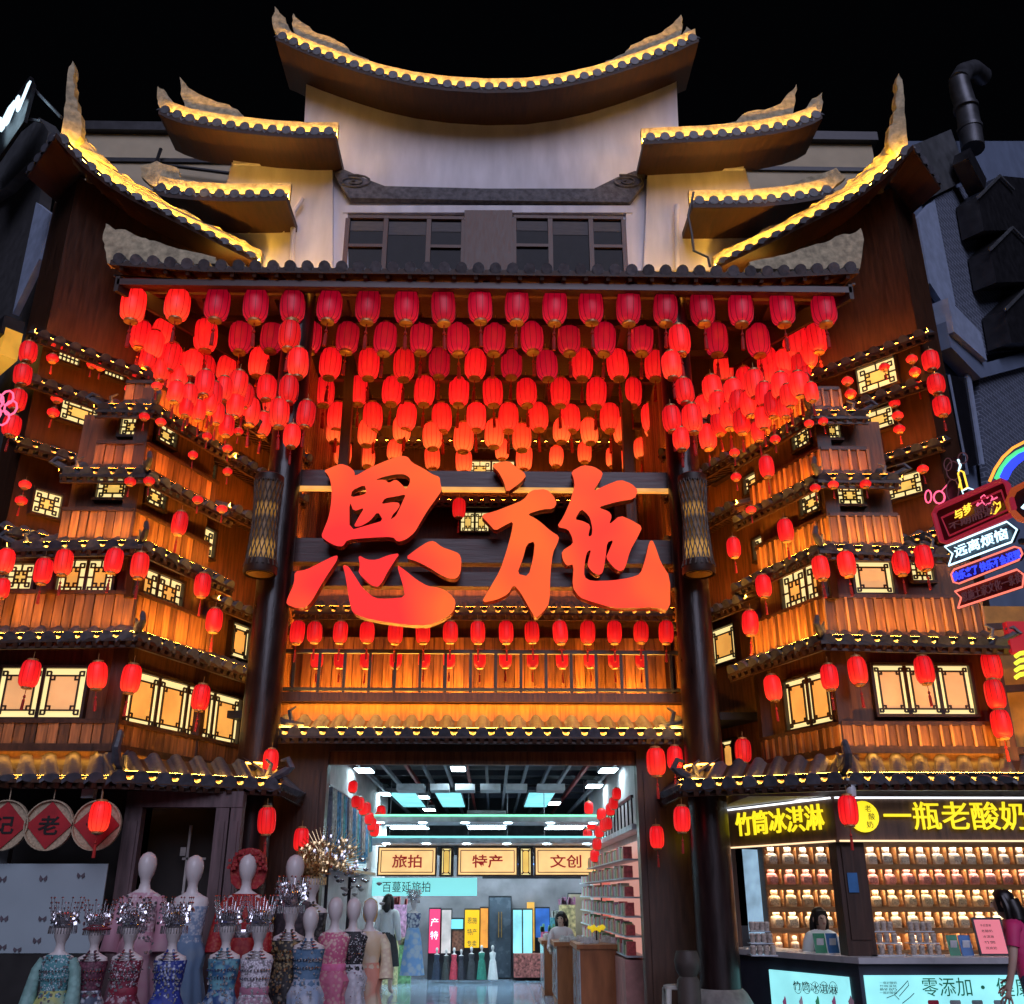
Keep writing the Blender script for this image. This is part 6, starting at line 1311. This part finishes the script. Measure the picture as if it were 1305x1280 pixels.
def mannequin(u, vh, y, label, top, skirt, head=None, crownm=SILV, strap='tube', hem=.12, wob=.07, beads=None, rz=0., sash=None, zs=None, flare=.36, sleeves=None, headh=1.70):
    """vh: picture height of the head centre"""
    c = P(u, vh, y); s = (c.z) / headh if zs is None else zs
    base = c.z - headh * s
    o = thing('dress_mannequin', label, 'mannequin', (c.x, c.y, base), 'costume mannequins at the entrance', s, rz)
    put('body', BODYM, o, local=True)
    zt_ = {'tube': 1.36, 'shoulder': 1.455, 'halter': 1.40}[strap]
    rr_ = [(z, rx + .012, ry + .014) for z, rx, ry in BODY if .94 < z < zt_ - .02] + [(zt_, rad_at(zt_)[0] + .010, rad_at(zt_)[1] + .012)]
    def ch(b, nm, m, sm=True):
        q = b.build(nm, m, None, sm); q.parent = o; return q
    bod = ch(loft(rr_, 24), 'bodice', top)
    if strap == 'halter':
        for sx in (-1, 1): b = MB(); b.tube([(sx * .09, -.095, 1.36), (sx * .05, -.075, 1.45), (sx * .03, -.05, 1.50), (sx * .045, .02, 1.51)], .012, 6); ch(b, 'strap', top)
    sk = [(hem, flare, flare * .85), (.35, flare * .88, flare * .74), (.6, flare * .72, flare * .6), (.8, flare * .58, flare * .48), (.95, .20, .155), (1.05, .15, .115), (1.10, .14, .107)]
    ch(loft(sk, 56, wob, 9, rz * 3 + u), 'skirt', skirt)
    if sash: b = MB(); b.lathe([(.15, 1.055), (.155, 1.07), (.155, 1.12), (.15, 1.13)], 24, sx=1, sy=.76); ch(b, 'sash', sash)
    if sleeves:
        for sx in (-1, 1):
            b = MB(); b.tube([(sx * .15, 0, 1.40), (sx * .21, -.01, 1.30), (sx * .235, -.03, 1.12), (sx * .24, -.06, .92)], [.06, .062, .07, .095], 10); ch(b, 'sleeve', sleeves)
    if beads:
        b = MB(); rng = random.Random(u)
        for k in range(90):
            z = rng.uniform(.75, zt_ - .02); a = rng.uniform(-2.6, -.5); rx, ry = (rad_at(z) if z > 1.0 else (.21 + (1 - z) * .2, .17 + (1 - z) * .18)); r_ = rng.uniform(.005, .013)
            b.obox(((rx + .02) * math.cos(a), (ry + .022) * math.sin(a), z), (1, 0, 0), (0, 1, 0), (0, 0, 1), r_, .005, r_)
        for z in (1.30, 1.22):
            for k in range(12):
                a = -2.7 + 2.2 * k / 11; rx, ry = rad_at(z); b.lathe([(.002, -.02), (.012, -.006), (.003, .008)], 5, ((rx + .022) * math.cos(a), (ry + .026) * math.sin(a), z))
        tag(ch(b, 'beadwork', beads, False), kind='stuff')
    if strap == 'halter':
        b = MB()
        for q_ in range(3): b.tube([((.07 + .025 * q_) * math.cos(a_), -.03 + (.06 + .02 * q_) * math.sin(a_), 1.475 - .03 * q_) for a_ in [-3.0 + 2.9 * k_ / 10 for k_ in range(11)]], .007, 5)
        ch(b, 'necklace', crownm)
    if head in ('crown', 'big'): crown(o, crownm, head, 1 + (u % 7) * .01)
    if head == 'redhood':
        b = MB(); b.lathe([(.10, 1.50), (.17, 1.56), (.19, 1.68), (.17, 1.80), (.10, 1.87), (.02, 1.89)], 22, sx=1, sy=.8, fn=lambda x, y_, z, a: (x, max(y_, -.015) + .045)); ch(b, 'hood', top)
        b = MB(); rng = random.Random(3)
        for k in range(60): a = rng.uniform(0, 3.1416); r_ = rng.uniform(.11, .20); b.obox((r_ * math.cos(a), -.02 + rng.uniform(-.02, .02), 1.68 + r_ * math.sin(a)), (1, 0, 0), (0, 1, 0), (0, 0, 1), .014, .012, .014)
        tag(ch(b, 'pompoms', top, False), kind='stuff')
    if head == 'hat':
        b = MB(); b.lathe([(.085, 1.73), (.15, 1.72), (.16, 1.735), (.10, 1.76), (.09, 1.84), (.05, 1.87)], 20); ch(b, 'hat', fabric('maroon_hat', (.16, .015, .025))); crown(o, crownm, 'crown', 1.3)
    if head == 'wig':
        b = MB(); b.lathe([(.07, 1.56), (.10, 1.62), (.105, 1.72), (.09, 1.80), (.03, 1.84)], 16, sx=.9, sy=1.05, fn=lambda x, y_, z, a: (x, max(y_, -.03) + .02)); ch(b, 'wig', fabric('golden_wig', (.42, .26, .08), (.5, .34, .14), 60))
    return o
F = fabric
mannequin(80, 1186, 9.5, 'mannequin in yellow-green gown and silver crown, leftmost of the front row', F('teal_beaded', (.06, .20, .22), (.5, .55, .6), 60, .35), F('yellow_green_silk', (.34, .36, .12), (.22, .34, .28), 5), 'crown', strap='shoulder', beads=SILV, flare=.34, sleeves=F('green_gauze', (.14, .26, .24)))
mannequin(123, 1188, 9.65, 'mannequin in dark plum dress with maroon brimmed hat, second in front row', F('plum_top', (.06, .015, .03), (.16, .05, .08), 40), F('slate_silver', (.05, .07, .11), (.5, .55, .62), 24, .5), 'hat', strap='halter', beads=SILV, flare=.30)
mannequin(167, 1186, 9.5, 'mannequin in dark red beaded dress with tall silver headpiece, front row', F('maroon_beaded', (.14, .012, .03), (.55, .5, .55), 55, .35), F('maroon_skirt', (.13, .012, .03), (.4, .3, .34), 26, .4), 'big', strap='halter', beads=SILV, flare=.30, sash=F('wine_sash', (.16, .015, .03)))
mannequin(222, 1186, 9.45, 'mannequin in royal blue dress with silver pendants, middle of front row', F('royal_blue', (.015, .03, .19), (.45, .5, .62), 34, .35), F('royal_blue_skirt', (.015, .028, .20), (.05, .08, .34), 14, .4), 'big', strap='halter', beads=SILV, flare=.42, wob=.05)
mannequin(290, 1184, 9.5, 'mannequin in teal and navy dress with silver crown, right of the royal blue one', F('teal_navy', (.02, .08, .17), (.12, .3, .36), 16, .6), F('deep_blue_skirt', (.015, .05, .15), (.25, .35, .45), 18, .45), 'crown', strap='halter', beads=SILV, flare=.30)
mannequin(331, 1184, 9.4, 'mannequin in silver sequin dress with pink sash and silver crown', F('sequin_silver', (.24, .20, .24), (.65, .62, .68), 70, .6), F('mauve_sequin', (.26, .15, .20), (.5, .45, .5), 40, .5), 'crown', strap='halter', beads=SILV, sash=F('mauve_sash', (.30, .12, .18)), flare=.36)
mannequin(371, 1160, 10.2, 'mannequin in black and gold dress with a large silver crown', F('black_gold', (.02, .018, .018), (.34, .26, .14), 30, .4), F('black_gold_skirt', (.018, .017, .02), (.25, .22, .18), 26, .35), 'big', strap='halter', beads=GOLDO, flare=.27)
mannequin(396, 1172, 10.0, 'mannequin in denim blue gown with pale tulle and buttons, bare head', F('denim_blue', (.05, .11, .19), (.09, .17, .27), 18), F('tulle_blue', (.20, .26, .36), (.40, .44, .52), 8, .6), None, strap='halter', beads=SILV, flare=.33)
mannequin(428, 1159, 10.9, 'bare-headed mannequin in pink embroidered dress near the entrance', F('pink_top', (.42, .09, .17), (.6, .4, .35), 34, .4), F('pink_skirt', (.44, .12, .20), (.55, .3, .3), 22, .4), None, strap='shoulder', sash=F('pink_sash', (.55, .12, .24)), flare=.26, hem=.55)
mannequin(451, 1159, 11.3, 'bare-headed mannequin in black dress with white dots and pale skirt', F('black_dots', (.012, .012, .016), (.6, .6, .62), 48, .28), F('pale_lace', (.38, .38, .42), (.55, .55, .6), 22), None, strap='shoulder', beads=SILV, flare=.28)
mannequin(472, 1160, 11.7, 'golden-haired mannequin in cream and coral gown beside the doorway', F('cream_silk', (.50, .38, .24), (.6, .5, .38), 12), F('coral_silk', (.48, .20, .14), (.55, .44, .32), 6), 'wig', strap='shoulder', flare=.27, sleeves=F('cream_gauze', (.5, .4, .28)))
# back row raised on a low stage
st = thing('display_stage', 'low black stage carrying the raised back row of mannequins', 'stage', (-3.9, 10.5, 0)); MB().box(-4.4, -2.3, 10.15, 10.9, .0, .28).build('platform', mat('stage_black', (.02, .02, .022), .6), st); MB().box(-4.42, -2.28, 10.13, 10.92, .283, .31).build('top_board', mat('stage_top', (.04, .03, .03), .5), st)
mannequin(188, 1104, 10.4, 'bare-headed mannequin in pale pink embroidered gown on the stage', F('rose_embroidered', (.40, .22, .27), (.58, .48, .5), 30, .5), F('rose_gauze', (.36, .18, .23), (.44, .26, .3), 7), None, strap='shoulder', sleeves=F('rose_gauze', (.3, .2, .2)), flare=.30, zs=1.0, beads=SILV)
mannequin(248, 1108, 10.4, 'bare-headed mannequin in strapless blue-grey gown before the dark doorway', F('blue_grey_beaded', (.16, .22, .32), (.42, .46, .52), 40, .5), F('blue_grey_gauze', (.10, .17, .27), (.16, .23, .32), 6), None, strap='tube', flare=.30, zs=1.0)
mannequin(316, 1106, 10.5, 'mannequin in red bridal robe with round red headdress on the stage', F('bridal_red', (.24, .005, .010), (.34, .05, .03), 36, .4), F('bridal_red_skirt', (.20, .004, .008), (.3, .03, .02), 20, .4), 'redhood', strap='shoulder', sleeves=F('bridal_red', (.3, 0, 0)), flare=.31, zs=1.0, sash=SILV)
mannequin(376, 1108, 11.2, 'tall bare-headed mannequin in plain dark gown behind the silver crown', F('dark_gown', (.03, .025, .03), (.08, .06, .07), 20), F('dark_gown_skirt', (.03, .025, .03)), None, strap='shoulder', flare=.28)
mannequin(398, 1124, 11.5, 'mannequin with big gold antler headdress and black bodice by the doorway', F('black_bodice', (.015, .015, .018), (.1, .1, .1), 30), F('black_bodice', (.015, .015, .018)), 'big', crownm=GOLDO, strap='halter', flare=.26)
# big gilded phoenix headdress display spreading beside the doorway
c = P(418, 1100, 11.75); o = thing('gilded_headdress', 'large spreading gold and silver headdress display left of the doorway', 'headdress', (c.x, c.y, c.z))
for k in range(120):
    a = random.uniform(-.5, 3.6); r_ = random.uniform(.08, .34); q = c + Vector((r_ * 1.05 * math.cos(a), random.uniform(-.12, .12), r_ * .9 * math.sin(a)))
    b = MB(); t_ = random.uniform(0, 6.28)
    for j in range(4): b.obox(q + Vector((.016 * math.cos(t_ + j * 1.57), 0, .016 * math.sin(t_ + j * 1.57))), Vector((math.cos(t_ + j * 1.57), .2, math.sin(t_ + j * 1.57))).normalized(), Vector((0, 1, 0)), Vector((-math.sin(t_ + j * 1.57), 0, math.cos(t_ + j * 1.57))), .017, .003, .009)
    b.build('leaf', GOLDO if k % 3 else SILV, o)
b = MB()
for k in range(34):
    a = -.4 + k * .115; b.tube([c, c + Vector((.2 * math.cos(a), 0, .18 * math.sin(a))), c + Vector((.40 * math.cos(a), .05, .36 * math.sin(a) + .04))], [.008, .006, .003], 5)
tag(b.build('wires', GOLDO, o), kind='stuff'); b = MB(); b.tube([c, Vector((c.x, c.y, 0))], .02, 6); b.build('stand', DKMET, o)
c = P(446, 1118, 12.2); o = thing('silver_headdress', 'pale silver and white flower headdress beside the gold one', 'headdress', (c.x, c.y, c.z))
for k in range(34):
    q = c + Vector((random.gauss(0, .13), random.uniform(-.1, .1), random.gauss(0, .15))); b = MB(); b.lathe([(.004, -.02), (.03, -.005), (.036, .012), (.004, .02)], 7, q); b.build('flower', SILV if k % 3 else mat('white_petal', (.6, .6, .58), .5), o, True)
b = MB(); b.tube([c, Vector((c.x, c.y, 0))], .02, 6); b.build('stand', DKMET, o)
# ---------------------------------------------------------------- far figures on display in the arcade
def small_mannequin(u, v0, v1, y, lab, top, skirt, crown_=None):
    a, c = P(u, v1, y), P(u, v0, y); s = max(.3, (c.z - max(0, a.z))) / 1.82; o = thing('dress_mannequin', lab, 'mannequin', (c.x, y, max(0, a.z)), 'mannequins inside the arcade', s)
    put('body', BODYM, o, local=True)
    q = loft([(z, rx + .014, ry + .016) for z, rx, ry in BODY if .94 < z < 1.45], 18).build('bodice', top, None, True); q.parent = o
    q = loft([(.02, .30, .26), (.5, .24, .2), (.95, .19, .15), (1.1, .14, .11)], 30, .06, 7).build('skirt', skirt, None, True); q.parent = o
    if crown_: crown(o, crown_, 'big', 1.1)
small_mannequin(528, 1143, 1244, 18.2, 'mannequin in blue tulle dress with pale headpiece inside the arcade', F('navy_white', (.05, .07, .16), (.5, .55, .6), 20), F('sky_tulle', (.16, .32, .55), (.4, .5, .6), 10), SILV)
for k, (u, v0, top, la) in enumerate(((557, 1208, (.015, .02, .04), 'black dress, leftmost of the low row'), (569, 1210, (.03, .03, .03), 'charcoal dress, second of the low row'), (579, 1208, (.35, .03, .05), 'red dress in the low row'), (588, 1210, (.02, .02, .03), 'black coat, fourth of the low row'), (601, 1207, (.03, .03, .035), 'dark dress with white head in the low row'), (614, 1205, (.02, .14, .10), 'dark green dress in the low row'), (628, 1205, (.55, .55, .58), 'white gown at the end of the low row'))):
    small_mannequin(u, v0, 1249, 21.6, 'small mannequin in ' + la, F('low_%d' % k, top), F('low_%d' % k, top))

# ---------------------------------------------------------------- people
SKINP = mat('skin', (.62, .41, .32), .5, var=.05); HAIR = mat('black_hair', (.012, .009, .009), .35, var=.3, scale=40)
def skinned(J, Ed, root):
    names = list(J); me = bpy.data.meshes.new('figure'); me.from_pydata([J[n][0] for n in names], [(names.index(a), names.index(b)) for a, b in Ed], [])
    o = bpy.data.objects.new('figure', me); COL.objects.link(o)
    sk = o.modifiers.new('s', 'SKIN'); sk.use_smooth_shade = True; sb2 = o.modifiers.new('d', 'SUBSURF'); sb2.levels = 2; sb2.render_levels = 2
    for i, n in enumerate(names):
        r_ = J[n][1]; me.skin_vertices[0].data[i].radius = r_ if isinstance(r_, tuple) else (r_, r_); me.skin_vertices[0].data[i].use_root = (n == root)
    bpy.context.view_layer.update(); ev = bpy.data.meshes.new_from_object(o.evaluated_get(bpy.context.evaluated_depsgraph_get())); bpy.data.objects.remove(o); return ev
def near_bone(p, J, Ed):
    best = None
    for a, b in Ed:
        A, B = Vector(J[a][0]), Vector(J[b][0]); d = B - A; t = max(0, min(1, (p - A).dot(d) / max(1e-6, d.length_squared))); r0 = J[a][1]; r0 = r0 if not isinstance(r0, tuple) else sum(r0) / 2
        q = (p - A - d * t).length - .5 * r0
        if best is None or q < best[0]: best = (q, a, b, t)
    return best
def person(name_label, base, rz, J, Ed, root, garments, hair, face=True, s=1.):
    o = thing('person', name_label, 'person', base, 'people at the gate', s, rz)
    me = skinned(J, Ed, root); me.materials.clear(); me.materials.append(SKINP)
    for p in me.polygons: p.use_smooth = True; p.material_index = 0
    put('body', me, o, local=True)
    cls = [near_bone(Vector(p.center), J, Ed) for p in me.polygons]
    for gn, gm_, test, inf in garments:
        b = MB(); idx = {}; vs = []; fs = []
        for p, c_ in zip(me.polygons, cls):
            if test(c_[1], c_[2], c_[3], p.center):
                f = []
                for vi in p.vertices:
                    if vi not in idx: idx[vi] = len(vs); v = me.vertices[vi]; vs.append(v.co + v.normal * inf)
                    f.append(idx[vi])
                fs.append(tuple(f))
        if fs:
            gme = bpy.data.meshes.new(gn); gme.from_pydata([tuple(v) for v in vs], [], fs); gme.materials.append(gm_)
            for p in gme.polygons: p.use_smooth = True
            put(gn, gme, o, local=True)
    hd = Vector(J['head'][0])
    if hair: q = hair(hd).build('hair', HAIR, None, True); q.parent = o
    if face:   # figure faces -Y in its own frame
        for sx in (-1, 1):
            q = MB().lathe([(.002, -.008), (.013, -.003), (.013, .003), (.002, .008)], 8, hd + Vector((sx * .032, -.088, .01)), sy=.5).build('eye', mat('eye_dark', (.02, .012, .01), .2), None, True); q.parent = o
            q = MB().obox(hd + Vector((sx * .033, -.092, .032)), (1, 0, -.1 * sx), (0, 1, 0), (0, 0, 1), .018, .004, .003).build('brow', HAIR, None); q.parent = o
            q = MB().lathe([(.004, -.03), (.016, 0), (.012, .025), (.003, .032)], 8, hd + Vector((sx * .088, .005, -.005)), sx=.5).build('ear', SKINP, None, True); q.parent = o
        q = MB().hexa([hd + Vector(v) for v in ((-.016, -.085, -.032), (.016, -.085, -.032), (.012, -.06, -.032), (-.012, -.06, -.032), (-.006, -.09, .015), (.006, -.09, .015), (.006, -.07, .015), (-.006, -.07, .015))])
        q.v[-8] = tuple(Vector(q.v[-8]) + Vector((0, -.022, 0))); q.v[-7] = tuple(Vector(q.v[-7]) + Vector((0, -.022, 0))); q = q.build('nose', SKINP, None, True); q.parent = o
        q = MB().lathe([(.002, -.007), (.020, -.002), (.020, .002), (.002, .007)], 10, hd + Vector((0, -.083, -.052)), sy=.45).build('mouth', mat('lip', (.42, .12, .11), .4), None, True); q.parent = o
    return o
def figure(arms, lean=0., headturn=(0, 0), legs=True, hand=True):
    """joints of a 1.62 m woman facing -Y; arms: for each side shoulder-relative elbow and wrist"""
    L_ = lambda z: lean * max(0, z - .9)
    J = {'pelvis': ((0, 0, .90), (.125, .10)), 'waist': ((0, -L_(1.05), 1.05), (.105, .085)), 'chest': ((0, -L_(1.22), 1.22), (.125, .095)), 'collar': ((0, -L_(1.34), 1.34), (.10, .07)), 'neck': ((0, -L_(1.41), 1.41), .045),
         'jaw': ((headturn[0], -L_(1.47) - .012 + headturn[1], 1.455), (.055, .068)), 'head': ((headturn[0], -L_(1.53) + headturn[1], 1.53), (.078, .092)), 'crown': ((headturn[0], -L_(1.58) + .012 + headturn[1], 1.585), (.062, .072))}
    Ed = [('pelvis', 'waist'), ('waist', 'chest'), ('chest', 'collar'), ('collar', 'neck'), ('neck', 'jaw'), ('jaw', 'head'), ('head', 'crown')]
    for sd_, sx in (('l', -1), ('r', 1)):
        S = Vector((sx * .155, -L_(1.33), 1.335)); E_, W_ = Vector(arms[sd_][0]), Vector(arms[sd_][1])
        J['sh' + sd_] = (tuple(S), .052); J['el' + sd_] = (tuple(E_), .038); J['wr' + sd_] = (tuple(W_), .026); Ed += [('collar', 'sh' + sd_), ('sh' + sd_, 'el' + sd_), ('el' + sd_, 'wr' + sd_)]
        d = (W_ - E_).normalized(); side = Vector((0, -1, 0)) if abs(d.y) < .7 else Vector((0, 0, 1)); side = (side - d * side.dot(d)).normalized(); J['pa' + sd_] = (tuple(W_ + d * .06), (.03, .018)); Ed.append(('wr' + sd_, 'pa' + sd_))
        if hand:
            nrm = d.cross(side)
            for k, (o_, ln) in enumerate(((-.028, .062), (-.010, .075), (.010, .078), (.028, .07))):
                a = W_ + d * .095 + side * -o_ * 1.2; J['f%d%s' % (k, sd_)] = (tuple(a), .010); b_ = a + d * ln * .55 + nrm * .012 * sx - side * o_ * .5; J['g%d%s' % (k, sd_)] = (tuple(b_), .0085); e_ = b_ + d * ln * .45 + nrm * .022 * sx; J['h%d%s' % (k, sd_)] = (tuple(e_), .007)
                Ed += [('pa' + sd_, 'f%d%s' % (k, sd_)), ('f%d%s' % (k, sd_), 'g%d%s' % (k, sd_)), ('g%d%s' % (k, sd_), 'h%d%s' % (k, sd_))]
            a = W_ + d * .03 + side * .038; J['t0' + sd_] = (tuple(a), .011); J['t1' + sd_] = (tuple(a + d * .04 + side * .022), .009); Ed += [('wr' + sd_, 't0' + sd_), ('t0' + sd_, 't1' + sd_)]
        if legs:
            J['hip' + sd_] = ((sx * .085, 0, .82), .092); J['kn' + sd_] = ((sx * .095, -.01, .46), .058); J['an' + sd_] = ((sx * .095, .02, .09), .038); J['to' + sd_] = ((sx * .105, -.12, .035), (.04, .026)); Ed += [('pelvis', 'hip' + sd_), ('hip' + sd_, 'kn' + sd_), ('kn' + sd_, 'an' + sd_), ('an' + sd_, 'to' + sd_)]
    return J, Ed
TORSO = {'pelvis', 'waist', 'chest', 'collar', 'shl', 'shr'}
def top_test(sl=1.0, zmin=.90, neck=1.385):
    def f(a, b, t, c):
        if b in ('ell', 'elr'): return t <= sl
        if b in ('wrl', 'wrr'): return sl > 1 and t < sl - 1.05
        return a in TORSO and b in TORSO | {'hipl', 'hipr'} and zmin < c[2] < neck or (b == 'neck' and c[2] < neck)
    return f
LEG = {'hipl', 'hipr', 'knl', 'knr', 'anl', 'anr'}
def leg_test(zmin): return lambda a, b, t, c: (b in LEG or a in ('pelvis',)) and zmin < c[2] < .97
def long_hair(ln, bob=False, side=0.):
    def f(h):
        b = MB(); b.lathe([(.075, -.07), (.093, -.03), (.098, .03), (.088, .085), (.055, .12), (.012, .135)], 18, h, sx=.93, sy=1.06, fn=lambda x, y, z, a: (x, max(y, -.055 - max(0, z) * .35) + .012))
        b.tube([h + Vector((0, .07, .03)), h + Vector((0, .095, -.06)), h + Vector((side * .02, .10, -.06 - ln * .5)), h + Vector((side * .03, .085, -.06 - ln))], [.075, .085, .075 if not bob else .09, .03], 12)
        for sx in (-1, 1): b.tube([h + Vector((sx * .07, .01, .06)), h + Vector((sx * .094, .035, -.02)), h + Vector((sx * .092, .04, -.07 - ln * .35)), h + Vector((sx * .075, .04, -.07 - ln * .7))], [.03, .03, .03, .012], 8)
        return b
    return f
# customer leaning at the counter, seen from behind and the side
c = P(1277, 1150, 9.9)
J, Ed = figure({'r': ((.21, -.13, 1.07), (.20, -.20, .84)), 'l': ((-.20, -.10, 1.08), (-.20, -.20, .88))}, lean=.20, headturn=(0, -.02))
person('woman in magenta T-shirt and dark jeans leaning at the kiosk counter', (c.x + .13, c.y - .07, 0), R(-118), J, Ed, 'pelvis', [('tshirt', fabric('magenta_cotton', (.50, .025, .13), (.56, .04, .16), 14), top_test(.62, .92), .016), ('jeans', fabric('dark_denim', (.03, .045, .10), (.05, .07, .14), 40), leg_test(.1), .014)], long_hair(.14, True), s=1.66 / 1.62)
# vendor behind the counter
c = P(1043, 1171, 12.35)
J, Ed = figure({'l': ((-.22, -.02, 1.08), (-.12, -.24, 1.03)), 'r': ((.22, -.02, 1.08), (.12, -.24, 1.03))}, lean=.06)
person('vendor with long dark hair and pale jacket behind the kiosk counter', (c.x, c.y, c.z - 1.53), R(12), J, Ed, 'pelvis', [('jacket', fabric('pale_jacket', (.50, .56, .60), (.58, .64, .66), 10), top_test(1.95, .86, 1.40), .022), ('trousers', fabric('black_trousers', (.02, .02, .025)), leg_test(.1), .012)], long_hair(.30))
# shop assistant walking into the arcade
c = P(495, 1160, 19.2)
J, Ed = figure({'l': ((-.20, .02, 1.08), (-.21, -.06, .86)), 'r': ((.20, .02, 1.08), (.21, -.04, .86))}, hand=False)
o = person('woman in white shirt and black skirt seen from behind inside the arcade', (c.x, c.y, 0), R(165), J, Ed, 'pelvis', [('shirt', fabric('white_shirt', (.58, .60, .62), (.64, .66, .68), 10), top_test(1.9, .92, 1.40), .02)], long_hair(.12), s=1.0)
q = loft([(.46, .24, .20), (.7, .21, .17), (.92, .16, .125), (1.02, .125, .10)], 26, .05, 6).build('skirt', fabric('black_skirt', (.015, .015, .018)), None, True); q.parent = o
# clerk at the arcade counters
c = P(716, 1172, 18.2)
J, Ed = figure({'l': ((-.2, -.04, 1.08), (-.13, -.24, 1.02)), 'r': ((.2, -.04, 1.08), (.13, -.24, 1.02))}, hand=False)
person('clerk with dark hair and light top behind the arcade counters', (c.x, c.y + .2, c.z - 1.53), R(-20), J, Ed, 'pelvis', [('top', fabric('blush_top', (.5, .42, .44), (.56, .48, .5), 12), top_test(1.5, .86, 1.40), .018), ('trousers', fabric('black_trousers', (.02, .02, .025)), leg_test(.1), .012)], long_hair(.1))
